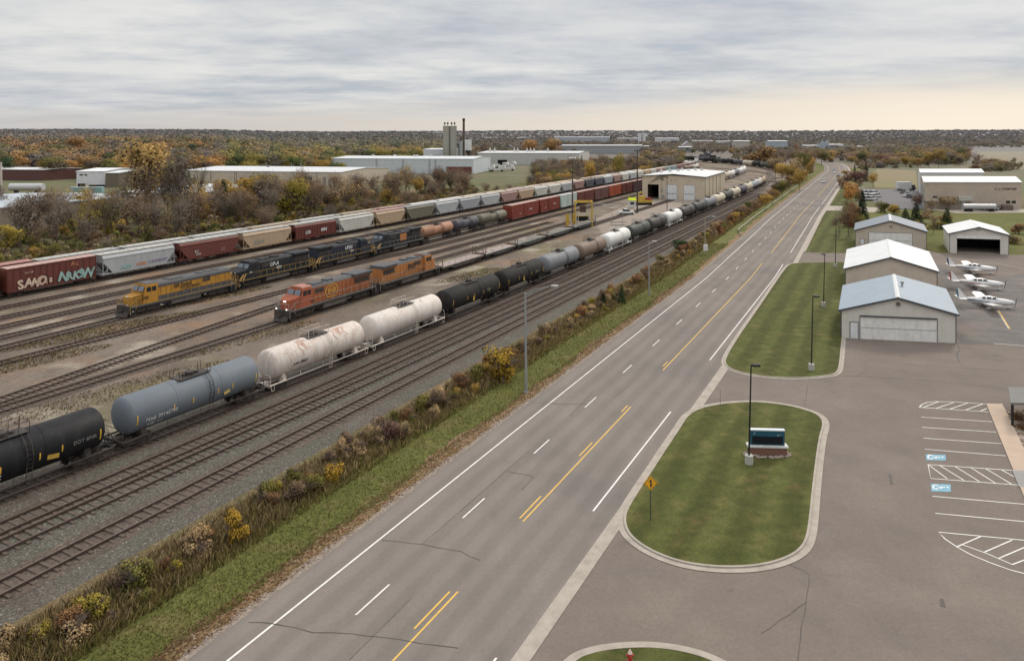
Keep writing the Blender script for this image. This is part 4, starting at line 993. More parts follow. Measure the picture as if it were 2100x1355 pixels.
    for e in (-1, 1):
        mb = MB()
        for s in (-1, 1):
            mb.prism([(-2.2, .75), (-2.0, 1.1), (2.0, 1.1), (2.2, .75), (1.7, .6), (.9, .45), (0, .6), (-.9, .45), (-1.7, .6)], s * 1.0 - .07, s * 1.0 + .07)
            for a in (-1.75, 0, 1.75): mb.bb(a - .22, a + .22, s * 1.08, s * 1.16, .55, .95)
        mb.bb(-1.9, 1.9, -.9, .9, .8, 1.05)
        b = mb.obj('bogie', steel_dk, t, loc=(e * (h - 3.4), 0, 0))
        for a in (-1.75, 0, 1.75):
            for s in (-1, 1): part('wheel', cached('wheel', wheel_me), b, (a, s * .78, .72))
    for e in (-1, 1): part('coupler', cached('coupler', coupler_me), t, (e * (h - .1), 0, 0), 0 if e > 0 else PI)
    mb = MB(); lampm = M('lamp_lit', (1, .93, .8), emit=2.2) if lamps else M('lamp_unlit', (.5, .48, .42), .3)
    for (x, y, z) in ((nx - .03, -.14, 2.95), (nx - .03, .14, 2.95), (-h - .12, -1.0, 1.98), (-h - .12, 1.0, 1.98)): mb.cyl((x + .06, y, z), (x - .03, y, z), .10, n=10)
    mb.obj('headlight', lampm, t)
    if stripes:
        ms, es = stripes
        for e in es:
            mb = MB()
            for k in range(6):
                y = -1.5 + k * .52
                mb.add([(e * (h + .10), y, 1.0), (e * (h + .10), y + .22, 1.0), (e * (h + .06), y + .22 + .75, 2.45), (e * (h + .06), y + .75, 2.45)], [(0, 1, 2, 3)])
            for s in (-1, 1):
                for k in range(2): 
                    x = h - .2 - k * .6; mb.add([(e * x, s * 1.53, 1.8), (e * (x - .25), s * 1.53, 1.8), (e * (x - .95), s * 1.53, 2.75), (e * (x - .7), s * 1.53, 2.75)], [(0, 1, 2, 3)])
            mb.obj('warning_stripe', ms, t)
    return t, hw
def on_c(c, Y): return (S_ * Y - c, Y, 0)
HD = math.atan2(1, S_)
Lp = lambda Y: (place_curve('L', Y)[0], Y, 0)
LY = [109.6, 128.4, 146.0, 163.8, 181.4]
armour = paintcol('loco_yellow', (.44, .22, .033), dcol=(.13, .085, .05), dirt=.85); greyp = paintcol('loco_grey', (.085, .085, .09), dcol=(.13, .12, .11)); blk = paintcol('loco_black', (.02, .022, .027), dcol=(.07, .065, .06))
navy = paintcol('loco_navy', (.022, .03, .045), dcol=(.06, .06, .065)); orng = paintcol('loco_orange', (.34, .115, .045), dcol=(.14, .07, .045), dirt=.8); redor = paintcol('loco_red_orange', (.34, .095, .05), dcol=(.20, .08, .05), dirt=.6); oryel = paintcol('loco_amber', (.42, .17, .05), dcol=(.18, .09, .05), dirt=.75)
hrail = M('handrail_gold', (.42, .26, .06), .6, var=.3, scale=3); hrgrey = M('handrail_grey', (.3, .28, .25), .6, var=.3); stripem = M('chevron_cream', (.60, .38, .14), .7, var=.2, scale=3)
g_ = 'locomotives at the head of the boxcar train'
def mid(i, YY): return ((Lp(YY[i])[0] + Lp(YY[i + 1])[0]) / 2, (YY[i] + YY[i + 1]) / 2, 0), (YY[i + 1] - YY[i]) * 1.1254
p, L_ = mid(0, LY); l1, hw = loco(p, HD, 'yellow and grey locomotive leading the black ones', L_, armour, armour, greyp, greyp, hrail, armour, kind='old', nose_low=True, group=g_)
side_text(l1, 'GR Found', .8, blackp, (-.6, -1.25, 3.42), shear=.1, bold=.015); side_text(l1, 'T.K.NUMAN', .7, blackp, (.8, -1.25, 2.8), shear=.1, bold=.015); side_text(l1, '5752', .55, blackp, (-7.4, -1.53, 2.6), bold=.01)
mb = MB(); mb.loft([[(-8.0, -1.52, 3.1), (-8.0, 1.52, 3.1), (-8.0, 1.5, 3.4), (-8.0, -1.5, 3.4)], [(-5.3, -1.52, 3.3), (-5.3, 1.52, 3.3), (-5.3, 1.5, 4.5), (-5.3, -1.5, 4.5)]]); 
p, L_ = mid(1, LY); l2, hw = loco(p, HD, 'black locomotive with white number, directly behind the yellow one', L_, blk, blk, blk, blk, hrail, blk, stripes=(stripem, (-1,)), group=g_)
side_text(l2, 'UF-A', 1.0, whitep, (-.6, -1.10, 3.4), shear=.3, bold=.02); side_text(l2, '8733', .6, whitep, (.6, -1.10, 2.6), bold=.02); side_text(l2, '836', .4, whitep, (-6.6, -1.53, 2.9))
p, L_ = mid(2, LY); l3, hw = loco(p, HD + PI, 'dark navy locomotive with its cab at the far end', L_, navy, navy, blk, blk, hrail, navy, stripes=(stripem, (1,)), group=g_)
side_text(l3, 'UFSG', 1.0, whitep, (-1.0, 1.10, 3.4), side=1, shear=.3, bold=.02); side_text(l3, '8733', .5, whitep, (-2.2, 1.10, 2.6), side=1, bold=.02)
p, L_ = mid(3, LY); l4, hw = loco(p, HD, 'black locomotive with an orange panel, last of the four', L_, blk, blk, blk, blk, hrgrey, blk, stripes=(stripem, (-1,)), group=g_)
mb = MB(); mb.bb(0, 2.6, -1.10, -1.06, 2.3, 3.9); mb.obj('orange_panel', oryel, l4)
BY = [106.9, 125.9, 143.4]
p0 = on_c(89.2, (BY[0] + BY[1]) / 2); b1, hw = loco(p0, HD, 'orange red locomotive with lit headlights, cab towards the camera', (BY[1] - BY[0]) * 1.1254, orng, redor, steel_dk, greyp, hrgrey, redor, kind='bn', lamps=True, group='orange locomotives heading the flatcars')
gold = M('swoosh_gold', (.55, .30, .06), .7, var=.2, scale=3); mb = MB()
for (r0, r1, e) in ((.98, 1.12, 1.35), (.62, .74, 1.2)):
    vs = []; n = 26
    for k in range(n + 1):
        a = 2 * PI * k / n; vs += [(-.6 + e * r0 * math.cos(a), -1.09, 3.0 + r0 * math.sin(a)), (-.6 + e * r1 * math.cos(a), -1.09, 3.0 + r1 * math.sin(a))]
    mb.add(vs, [(2 * k, 2 * k + 1, 2 * k + 3, 2 * k + 2) for k in range(n)])
mb.obj('round_emblem', gold, b1, fix=False); side_text(b1, 'BNSF', .8, gold, (-.6, -1.10, 3.0), bold=.02); side_text(b1, '7384', .5, blackp, (-5.4, -1.53, 2.3))
mb = MB(); mb.bb(-9.95, -9.9, -1.2, 1.2, 2.55, 2.65)
p0 = on_c(89.2, (BY[1] + BY[2]) / 2); b2, hw = loco(p0, HD + PI, 'amber orange locomotive with its cab next to the flatcars', (BY[2] - BY[1]) * 1.1254, oryel, oryel, steel_dk, greyp, hrgrey, oryel, group='orange locomotives heading the flatcars')
side_text(b2, 'BNSF', 1.15, blackp, (-.6, 1.10, 3.3), side=1, shear=.25, bold=.02); mb = MB(); mb.bar([(1.6, 1.10, 2.65), (-.4, 1.10, 2.75), (-2.4, 1.10, 2.7)], .05); mb.obj('swoosh_mark', blackp, b2)

# short tank cars and boxcars behind the locomotives
sm = [('copper', ylin(116.6, 858), ylin(116.9, 926), 'copper brown tank car right behind the black locomotives'), ('slate', ylin(116.9, 926), ylin(117.2, 978), 'short blue black tank car behind the copper one'), ('olive', ylin(117.2, 978), ylin(118, 1034), 'short grey brown tank car touching the red boxcar')]
for c, Y0, Y1, lab in sm: tank_car(c, Lp(Y0)[:2], Lp(Y1)[:2], lab, near=1, R=1.3, group='short tank cars behind the locomotives')
BJ = [ylin(118.1, 1036), ylin(118.4, 1097), ylin(118.6, 1140), ylin(118.8, 1175), ylin(119.0, 1210), ylin(119.2, 1240), ylin(119.3, 1266), ylin(119.4, 1289), ylin(119.5, 1312), ylin(119.6, 1331)]
for i, (c, rf, lab) in enumerate([('red', 'pinkish', 'bright red boxcar with its ridged end towards the tank cars'), ('red', 'pinkish', 'second red boxcar, left of the mint one'), ('mint', 'light', 'pale mint boxcar with scribbles, just left of the yard mast'), ('maroon', 'pinkish', 'dull red boxcar just right of the yard mast'),
                                   ('plum', 'pinkish', 'grey maroon boxcar above the yellow gantry'), ('orange', 'pinkish', 'orange red boxcar right of the grey maroon one'), ('maroon', 'pinkish', 'maroon boxcar between an orange and a plum one'), ('purple', 'pinkish', 'dark plum boxcar next to the shed'), ('red', 'pinkish', 'last boxcar, half hidden by the shed')]):
    t = box_car(c, Lp(BJ[i])[:2], Lp(BJ[i + 1])[:2], lab, 2 if i < 2 else 1, roof=rf, H_=5.2)
    if i < 2: side_text(t, 'MW SR', .7, whitep, (3.5, -1.66, 3.0)); side_text(t, 'CYP', .6, whitep, (-4.4, -1.66, 2.2))
# flatcars
def flat_deck(L, m): mb = MB(); mb.bb(-L / 2, L / 2, -1.4, 1.4, 1.3, 1.42); return mb.mesh('deck', m)
def flat_sill(L, m):
    mb = MB()
    for s in (-1, 1): mb.prism([(-L / 2, 1.3), (L / 2, 1.3), (L / 2, 1.0), (L / 2 - 3, .95), (L / 2 - 4.5, .6), (-L / 2 + 4.5, .6), (-L / 2 + 3, .95), (-L / 2, 1.0)], s * 1.36, s * 1.45)
    return mb.mesh('side_sill', m)
deckw = M('deck_planks', (.30, .25, .23), .9, var=.3, scale=2, dirt=.5, dcol=(.4, .34, .3)); deckg = M('deck_steel', (.16, .155, .14), .9, var=.3, scale=2, dirt=.5, dcol=(.3, .27, .23)); sillg = M('flatcar_green_black', (.045, .052, .05), .8, var=.3, scale=1, dirt=.5, dcol=(.2, .19, .16))
FJ = [143.6, 159.0, 172.6, 188.0, 203.6, 219.6]
FL = ['first flatcar behind the orange locomotives, pale deck and low rails', 'second flatcar, dark sides and bare pale deck', 'third flatcar, with upright end stakes', 'fourth flatcar, near the yellow panel', 'last flatcar, running under the yellow gantry']
for i in range(5):
    L_ = (FJ[i + 1] - FJ[i]) * 1.1254 - .9; t = thing('flatcar', FL[i], 'flatcar', on_c(89.2, (FJ[i] + FJ[i + 1]) / 2), HD, 'flatcars behind the orange locomotives')
    mb = MB()
    part('deck', flat_deck(L_, deckw if i < 2 else deckg), t); part('side_sill', flat_sill(L_, steel_dk if i == 0 else sillg), t); add_bogie(t, -L_ / 2 + 1.6); add_bogie(t, L_ / 2 - 1.6); add_couplers(t, L_ / 2 + .45)
    for e in (-1, 1):
        mb = MB(); s_h = 1.7
        for y in (-1.3, 1.3): mb.bb(e * (L_ / 2 - .15) - .06, e * (L_ / 2 - .15) + .06, y - .06, y + .06, 1.42, 1.42 + s_h)
        mb.bb(e * (L_ / 2 - .15) - .04, e * (L_ / 2 - .15) + .04, -1.3, 1.3, 1.42, 1.62); mb.obj('end_stake', M('rusty_stake', (.16, .10, .06), .8, var=.3), t)
    if i == 0:
        mb = MB()
        for s in (-1, 1):
            mb.bar([(-L_ / 2 + .5, s * 1.35, 2.0), (L_ / 2 - .5, s * 1.35, 2.0)], .03)
            for k in range(8): mb.bar([(-L_ / 2 + .5 + k * (L_ - 1) / 7, s * 1.35, 1.4), (-L_ / 2 + .5 + k * (L_ - 1) / 7, s * 1.35, 2.05)], .04)
        mb.obj('side_rail', M('rail_lilac_grey', (.32, .26, .25), .8), t)
    else:
        for k in range(3):
            mb = MB(); mb.box((random.uniform(-5, 5), random.uniform(-.6, .6), 1.5), (random.uniform(.6, 2.2), .5, .14), rz=random.uniform(-.3, .3)); mb.obj('deck_plate', deckw, t)
# distant strings on the curve
fs = [q for q in TRK['R1']]
EDGE = [(1482, 335), (1500, 336.5), (1523, 338.5), (1548, 342), (1573, 346), (1592, 350), (1611, 355)]
W_ = [G(*q) for q in EDGE]
cols = [('black', 'distant black tank car at the left end of the curved string'), ('greengrey', 'distant green black tank car, second in the curved string'), ('slate', 'distant slate tank car, third in the curved string'), ('cream', 'distant pale green tank car in the middle of the curved string'), ('black', 'distant black tank car right of the pale one'), ('charcoal', 'distant black tank car at the right end of the curved string')]
FARC = [(160, 738), (172, 690), (182, 648), (189, 612), (193, 580), (193, 550), (190, 522), (184, 497)]
sarc = 0; total = sum(math.hypot(FARC[i + 1][0] - FARC[i][0], FARC[i + 1][1] - FARC[i][1]) for i in range(len(FARC) - 1)); k = 0; nC = 14
seqc = ['black', 'greengrey', 'black', 'slate', 'black', 'greengrey', 'black', 'slate', 'cream', 'black', 'greengrey', 'charcoal', 'black', 'black']
for i in range(nC):
    a = by_arc(FARC, total * i / nC); b = by_arc(FARC, total * (i + 1) / nC)
    lab = {8: 'pale green grey tank car amid the distant black curved string', 0: 'farthest dark tank car of the distant curved string', 13: 'nearest black tank car, at the right end of the distant curved string'}.get(i, 'dark tank car within the distant curved string')
    tank_car(seqc[i], a, b, lab, near=0, R=1.75, group='dark tank cars on the distant curve')
WC = [(121, 418), (128.5, 434), (136, 450), (143.5, 466), (151, 482), (158, 498), (163, 515)]
for i in range(6): tank_car(['cream', 'clean', 'grey', 'clean', 'clean', 'white'][i], WC[i], WC[i + 1], ['green cream tank car peeking out behind the shed', 'white tank car with dark top just behind the shed', 'grey tank car in the row behind the shed', 'white tank car in the middle of the row behind the shed', 'white tank car fifth in the row behind the shed', 'white tank car at the far end of the row behind the shed'][i], near=0, R=1.6, group='tank cars behind the shed')
BC = [(118, 505), (128, 520), (136, 537), (141, 556), (143, 576), (141, 596)]
for i in range(5): tank_car(['brown', 'offwhite', 'pink', 'brown', 'white'][i], BC[i], BC[i + 1], ['rusty brown tank car on the inner bend behind the shed', 'pale tank car on the inner bend behind the shed', 'pinkish tank car on the inner bend behind the shed', 'brown tank car farther round the inner bend', 'whitish tank car farthest round the inner bend'][i], near=0, R=1.6, group='tank cars on the inner bend')
DK = [(176, 640), (184, 668), (196, 700)]
for i, q in enumerate([(G(1441, 327)), (G(1452, 322)), (G(1462, 329)), G(1470, 334)]):
    box_car(['slate', 'slate', 'black', 'greengrey'][i], (q[0] - 4, q[1] - 8), (q[0] + 4, q[1] + 8), ['small dark car left of the far group beyond the shed', 'dark car with light roof in the far group beyond the shed', 'black car in the far group beyond the shed', 'dark green car at the right of the far group beyond the shed'][i], 0, roof='light' if i == 1 else 'dark', group='dark cars beyond the shed')
# ------------------------------------------------------------------ buildings
def siding(name, c, dirt=.25, rib=True, haze=False):
    if name in MATS: return MATS[name]
    m, nt, b = newmat(name); MATS[name] = m; g = nt.geo()
    n = nt.noise(g, .5, 4); out = nt.mix(nt.ramp(n, .3, .7), tuple(x * .93 for x in c), tuple(min(1, x * 1.05) for x in c))
    d = nt.noise(g, 1.0, 5, .7, stretch=(1.5, 1.5, .25)); out = nt.mix(nt.math('MULTIPLY', nt.ramp(d, .5, .75), dirt), out, tuple(x * .6 for x in c))
    if haze: out = nt.haze(out, .8)
    nt.l.new(out, b.inputs['Base Color']); b.inputs['Roughness'].default_value = .6; b.inputs['Specular IOR Level'].default_value = .25
    if rib:
        wv = nt.new('ShaderNodeTexWave'); wv.inputs['Scale'].default_value = 1.0; nt.l.new(g, wv.inputs['Vector'])
        bp = nt.new('ShaderNodeBump'); bp.inputs['Strength'].default_value = .22; bp.inputs['Distance'].default_value = .03; nt.l.new(wv.outputs['Fac'], bp.inputs['Height']); nt.l.new(bp.outputs[0], b.inputs['Normal'])
    return m
beige = siding('siding_pale_beige', (.60, .58, .52)); beige2 = siding('siding_warm_beige', (.50, .435, .36)); tanw = siding('siding_tan', (.36, .30, .225)); shedw = siding('siding_shed_tan', (.54, .46, .345))
bluer = siding('roof_blue_grey', (.27, .325, .375), .2); slater = siding('roof_slate_blue', (.20, .225, .26), .2); whiter = siding('roof_white', (.62, .63, .63), .12); whitew = siding('siding_white', (.58, .58, .56)); paleb = siding('siding_pale_blue', (.38, .43, .46))
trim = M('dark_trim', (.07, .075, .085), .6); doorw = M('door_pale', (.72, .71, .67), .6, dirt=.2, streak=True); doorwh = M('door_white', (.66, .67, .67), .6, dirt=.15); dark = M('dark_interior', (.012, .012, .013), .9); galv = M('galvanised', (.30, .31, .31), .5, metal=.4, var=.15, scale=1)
def vx(p): return Vector((p[0], p[1], 0))
class Fr:   # local frame of a building front: u along front, v along depth (metres), z up
    def __init__(s, FL, FR, D):
        s.o = vx(FL); a = vx(FR) - s.o; s.w = a.length; s.a = a / s.w; D = vx(D); s.dl = D.length; s.d = D / s.dl
        s.n = Vector((s.a.y, -s.a.x, 0))          # outwards from the front
    def p(s, u, v, z, out=0): q = s.a * u + s.d * v + s.n * out; return (q.x, q.y, z)
def fbox(mb, fr, u0, u1, v0, v1, z0, z1, out=0):
    vs = [fr.p(u, v, z, out) for u in (u0, u1) for v in (v0, v1) for z in (z0, z1)]
    mb.add(vs, [(0, 1, 3, 2), (4, 6, 7, 5), (0, 4, 5, 1), (2, 3, 7, 6), (0, 2, 6, 4), (1, 5, 7, 3)])
def fpanel(mb, fr, u0, u1, z0, z1, out=.03, th=.05):
    vs = [fr.p(u, 0, z, o) for u in (u0, u1) for o in (out - th, out) for z in (z0, z1)]
    mb.add(vs, [(0, 1, 3, 2), (4, 6, 7, 5), (0, 4, 5, 1), (2, 3, 7, 6), (0, 2, 6, 4), (1, 5, 7, 3)])
def hangar(label, cat, FL, FR, D, ze, zr, wall, roof, openw=None, name='hangar', ov=.35, ridgecap=True, group=None):
    fr = Fr(FL, FR, D); w, dl = fr.w, fr.dl; t = thing(name, label, cat, (*FL, 0), 0, group); mb = MB()
    # front wall, with opening (u0,u1,z1)
    P = fr.p
    if openw:
        u0, u1, z1 = openw
        zu = lambda u: ze + (zr - ze) * (1 - abs(u - w / 2) / (w / 2))
        for q in ([(0, 0), (u0, 0), (u0, zu(u0)), (0, ze)], [(u1, 0), (w, 0), (w, ze), (u1, zu(u1))], [(u0, z1), (u1, z1), (u1, zu(u1)), (w / 2, zr), (u0, zu(u0))]):
            mb.loft([[P(a, 0, b) for a, b in q], [P(a, .15, b) for a, b in q]])
    else:
        q = [(0, 0), (w, 0), (w, ze), (w / 2, zr), (0, ze)]; mb.loft([[P(a, 0, b) for a, b in q], [P(a, .15, b) for a, b in q]])
    q = [(0, 0), (w, 0), (w, ze), (w / 2, zr), (0, ze)]; mb.loft([[P(a, dl - .15, b) for a, b in q], [P(a, dl, b) for a, b in q]])
    fbox(mb, fr, 0, .15, .152, dl - .152, 0, ze - .02); fbox(mb, fr, w - .15, w, .152, dl - .152, 0, ze - .02)
    mb.obj('wall', wall, t)
    if openw: mb = MB(); fbox(mb, fr, .2, w - .2, .3, dl - .2, .02, .05); mb.obj('floor', conc, t)
    sl = (zr - ze) / (w / 2); mb = MB()
    for s in (0, 1):
        ua, ub = (-.3, w / 2) if s == 0 else (w / 2, w + .3); za, zb = (ze - .3 * sl, zr) if s == 0 else (zr, ze - .3 * sl)
        vs = [P(u, v, z + dz) for (u, z) in ((ua, za), (ub, zb)) for v in (-ov, dl + ov) for dz in (.02, .14)]
        mb.add(vs, [(0, 1, 3, 2), (4, 6, 7, 5), (0, 4, 5, 1), (2, 3, 7, 6), (0, 2, 6, 4), (1, 5, 7, 3)])
    rf = mb.obj('roof', roof, t)
    mb = MB()
    if ridgecap:
        vs = [P(w / 2 + a, v, zr + dz) for a, dz in ((-.28, .14 - .28 * sl), (0, .2), (.28, .14 - .28 * sl)) for v in (-ov - .02, dl + ov + .02)]
        mb.add(vs, [(0, 2, 3, 1), (2, 4, 5, 3)]); mb.obj('ridge_cap', whiter, rf, fix=False)
    mb = MB()
    for s in (0, 1):
        ua, ub = (-.34, w / 2) if s == 0 else (w / 2, w + .34); za, zb = (ze - .34 * sl, zr) if s == 0 else (zr, ze - .34 * sl)
        vs = [P(u, v, z + dz) for (u, z) in ((ua, za), (ub, zb)) for v in (-ov - .06, -ov - .005) for dz in (-.12, .145)]
        mb.add(vs, [(0, 1, 3, 2), (4, 6, 7, 5), (0, 4, 5, 1), (2, 3, 7, 6), (0, 2, 6, 4), (1, 5, 7, 3)])
        uu = -.36 if s == 0 else w + .30; fbox(mb, fr, uu, uu + .06, -ov, dl + ov, ze - .3 * sl - .1, ze - .3 * sl + .1)
    for uu in (-.03, w - .07): fbox(mb, fr, uu, uu + .1, -.05, .06, 0, ze - .1)
    mb.obj('trim', trim, t)
    return t, fr
def ext_door(t, fr, u0, u1, z0, z1, mat, seams=(), frame=True, name='door', out=.04):
    mb = MB(); fpanel(mb, fr, u0, u1, z0, z1, out); d = mb.obj(name, mat, t)
    mb = MB()
    if frame:
        for a, b, c, e in ((u0 - .1, u0, z0, z1 + .1), (u1, u1 + .1, z0, z1 + .1), (u0 + .002, u1 - .002, z1, z1 + .1)): fpanel(mb, fr, a, b, c, e, out + .02, .06)
    for z in seams: fpanel(mb, fr, u0, u1, z - .03, z + .03, out + .015, .03)
    if mb.v: mb.obj('frame', M('frame_grey', (.17, .17, .175), .6), d)
    return d
hd_, h1 = hangar('nearest hangar with a blue grey roof and closed pale doors', 'hangar', G(1725, 693), G(1961, 704), (7.4, 15.2), 3.85, 5.75, beige, bluer)
w = h1.w; ext_door(hd_, h1, w * .170, w * .835, .02, 3.05, doorw, (1.55,)); ext_door(hd_, h1, w * .082, w * .148, .02, 2.2, doorwh, name='side_door')
mb = MB(); fpanel(mb, h1, w * .172, w * .833, 3.05, 3.22, .22, .2); mb.obj('door_track', trim, hd_)
mb = MB(); mb.box(Vector(h1.p(w * .5, 0, 4.9, .16)), (.4, .3, .35)); mb.box(Vector(h1.p(w * .5, 0, 5.1, .1)), (.15, .2, .15)); mb.obj('wall_lamp', M('lamp_housing', (.12, .10, .07), .5), hd_)
mb = MB(); q = Vector(h1.p(w * .56, 8.6, 0)); mb.cyl(q + Vector((0, 0, 5.4)), q + Vector((0, 0, 6.1)), .12, n=10); mb.cyl(q + Vector((0, 0, 6.1)), q + Vector((0, 0, 6.4)), .24, n=12); mb.obj('roof_vent', galv, hd_)
hd_, h2 = hangar('middle hangar with a white roof and blank beige gable', 'hangar', (57.7, 126.6), (72.1, 124.0), (9.8, 20.2), 4.3, 6.45, beige2, whiter)
mb = MB(); fpanel(mb, h2, h2.w * .49, h2.w * .56, 4.25, 4.75, .05); mb.obj('wall_vent', M('vent_pale', (.5, .4, .32), .7), hd_)
mb = MB(); mb.cyl(h2.p(1.7, -.7, 0), h2.p(1.7, -.7, 1.9), .3, n=12); mb.obj('utility_drum', galv, hd_)
hd_, h3 = hangar('farthest of the three hangars in line, slate roof and white ridge strip', 'hangar', (83.0, 176.8), (98.5, 173.8), (6.6, 13.4), 4.2, 6.6, beige2, slater)
w = h3.w; ext_door(hd_, h3, w * .19, w * .80, .02, 3.7, doorw, (1.85,)); ext_door(hd_, h3, w * .07, w * .125, .9, 2.1, doorwh, name='window')
mb = MB(); mb.cyl(h3.p(w * .5, 0, 5.3, .0), h3.p(w * .5, 0, 5.3, .3), .2, n=10); mb.obj('wall_lamp', M('lamp_brown', (.18, .10, .07), .6), hd_)
hd_, h4 = hangar('open hangar on the right with a white roof and a dark doorway', 'hangar', (100.9, 168.7), (112.9, 166.2), (6.4, 13.2), 4.5, 6.1, beige, whiter, openw=(1.55, 10.5, 3.65))
w = h4.w; mb = MB(); fpanel(mb, h4, 1.5, 10.55, 3.45, 4.1, .12, .1); mb.obj('raised_door', doorw, hd_)
mb = MB(); fpanel(mb, h4, w * .45, w * .52, 5.3, 5.6, .04); mb.obj('wall_vent', M('vent_grey', (.3, .27, .22), .8), hd_)
mb = MB(); fbox(mb, h4, .25, w - .25, 13.2 * .75, 13.2 * .75 + .1, .06, 4.3); mb.obj('interior_shade', dark, hd_)  # near-black sheet standing in for the shade deep inside the hangar

# maintenance shed among the tracks
FL, FR, D = (54.3, 305.2), (78.2, 295.8), (19.8, 41.0)
sh, s1 = hangar('tan maintenance shed with a low white roof between the tracks', 'maintenance shed', FL, FR, D, 9.55, 10.5, shedw, whiter, openw=(2.3, 6.9, 6.1), name='maintenance_shed', ov=.5, ridgecap=False)
w = s1.w
for u0, u1 in ((9.9, 14.3), (17.1, 21.5)):
    d = ext_door(sh, s1, u0, u1, .03, 6.1, doorwh)
    mb = MB()
    for k in range(4): fpanel(mb, s1, u0 + .45 + k * 1.0, u0 + .95 + k * 1.0, 2.3, 2.65, .06, .03)
    mb.obj('door_window', glass, d)
mb = MB(); fpanel(mb, s1, 7.7, 9.0, 8.1, 8.5, .3, .28); mb.obj('wall_lamp', M('lamp_black', (.06, .06, .06), .5), sh)
mb = MB(); fpanel(mb, s1, 8.05, 8.25, .5, 7.9, .1, .08); fpanel(mb, s1, 8.0, 9.1, .6, 1.9, .35, .32); fpanel(mb, s1, 7.8, 8.6, 3.2, 4.2, .12, .1); mb.obj('service_box', galv, sh)
for v in (8, 16, 24, 33): mb = MB(); fbox(mb, s1, w + .01, w + .12, v, v + .2, 0, 9.0); mb.obj('downpipe', M('downpipe_brown', (.16, .12, .085), .6), sh)
for u in (11.9, 13.4, 19.4): mb = MB(); fpanel(mb, s1, u, u + .3, 7.9, 8.2, .1, .09); mb.obj('wall_vent', M('downpipe_brown', (.16, .12, .085), .6), sh)
for u, v in ((3, 20), (6, 23), (9, 26), (13, 28), (15, 33), (17, 37), (8, 38)): mb = MB(); q = Vector(s1.p(u, v, 9.9)); mb.box(q + Vector((0, 0, .5)), (1.1, 1.1, 1.1)); mb.cyl(q, q + Vector((0, 0, 1.7)), .2, n=8); mb.obj('roof_vent', whitew, sh)
mb = MB(); fbox(mb, s1, 1.0, w - 1, 14, 14.2, .06, 8); mb.obj('interior_shade', dark, sh)  # near-black sheet painted as the shade behind the open doorway

def block(name, label, cat, FL, FR, D, z, wall, roof, rise=.9, group=None, ridge_u=True, parapet=0, z0=0.0, ov=.3):
    """long low building; ridge runs along the front"""
    fr = Fr(FL, FR, D); w, dl = fr.w, fr.dl; t = thing(name, label, cat, (*FL, z0), 0, group); P = fr.p; mb = MB()
    q = [(0, 0), (dl, 0), (dl, z), (dl / 2, z + rise), (0, z)]
    for u in (0, w - .2): mb.loft([[P(u, v, b) for v, b in q], [P(u + .2, v, b) for v, b in q]])
    fbox(mb, fr, .202, w - .202, 0, .2, 0, z - .02); fbox(mb, fr, .202, w - .202, dl - .2, dl, 0, z - .02)
    mb.obj('wall', wall, t); mb = MB()
    for (va, za, vb, zb) in ((-ov, z, dl / 2, z + rise), (dl / 2, z + rise, dl + ov, z)):
        vs = [P(u, v, zz_ + dz) for (v, zz_) in ((va, za), (vb, zb)) for u in (-ov, w + ov) for dz in (.02, .28)]
        mb.add(vs, [(0, 1, 3, 2), (4, 6, 7, 5), (0, 4, 5, 1), (2, 3, 7, 6), (0, 2, 6, 4), (1, 5, 7, 3)])
    mb.obj('roof', roof, t); return t, fr
def openings(t, fr, name, mat, items, out=.04):
    for u0, u1, z0, z1 in items: mb = MB(); fpanel(mb, fr, u0, u1, z0, z1, out); mb.obj(name, mat, t)
# big sheds on the right
bs, f = block('warehouse', 'long tan warehouse with a white roof and dark wall lettering', 'warehouse', (149.4, 265), (184.2, 264.6), (12, 24), 9.5, siding('siding_dusty_tan', (.44, .37, .30)), whiter, 1.3)
openings(bs, f, 'window', glass, [(29.4, 30.9, 2.0, 3.0), (31.4, 32.9, 2.0, 3.0)]); openings(bs, f, 'door', doorwh, [(13.3, 15.0, .1, 2.9)])
mb = MB(); fbox(mb, f, 12.2, 17.2, -2.4, 0, 3.1, 4.6); mb.obj('entrance_canopy', M('canopy_pale', (.42, .41, .36), .7), bs)
mb = MB(); fbox(mb, f, .2, 5.2, -1.8, 0, 2.9, 3.3); fbox(mb, f, 3.6, 3.8, -1.8, -1.6, 0, 2.9); mb.obj('awning', M('awning_pale', (.40, .36, .30), .7), bs)
mb = MB(); fpanel(mb, f, 3.0, 4.6, 4.0, 4.7, .1, .09); mb.obj('awning_sign', trim, bs)
me = text_mesh('A  U  FORMTRIM', 1.05, M('sign_letters', (.09, .08, .08), .7), bold=.02); o = part('lettering', me, bs, f.p(29.2, 0, 7.2, .06)); o.rotation_euler = (PI / 2, 0, math.atan2(f.a.y, f.a.x))
mb = MB()
for k in range(4): v = 1 + k * 6.2; vs = [f.p(-.06, v + a, z) for a, z in ((0, .1), (5.0, .1), (5.0, 7.8), (0, 7.8))]; mb.face(vs)
mb.obj('bay_door', M('bay_door_grey', (.36, .36, .35), .7), bs, fix=False)
mb = MB(); fbox(mb, f, 27.5, 31, -6, -.5, 0, 1.7); mb.obj('loading_ramp', M('ramp_dark', (.13, .1, .085), .9), bs)
bs, f = block('warehouse', 'pale warehouse with a white roof behind the long tan one', 'warehouse', (181.4, 324.7), (209.5, 324.7), (10, 20), 9.6, whitew, whiter, 1.1)
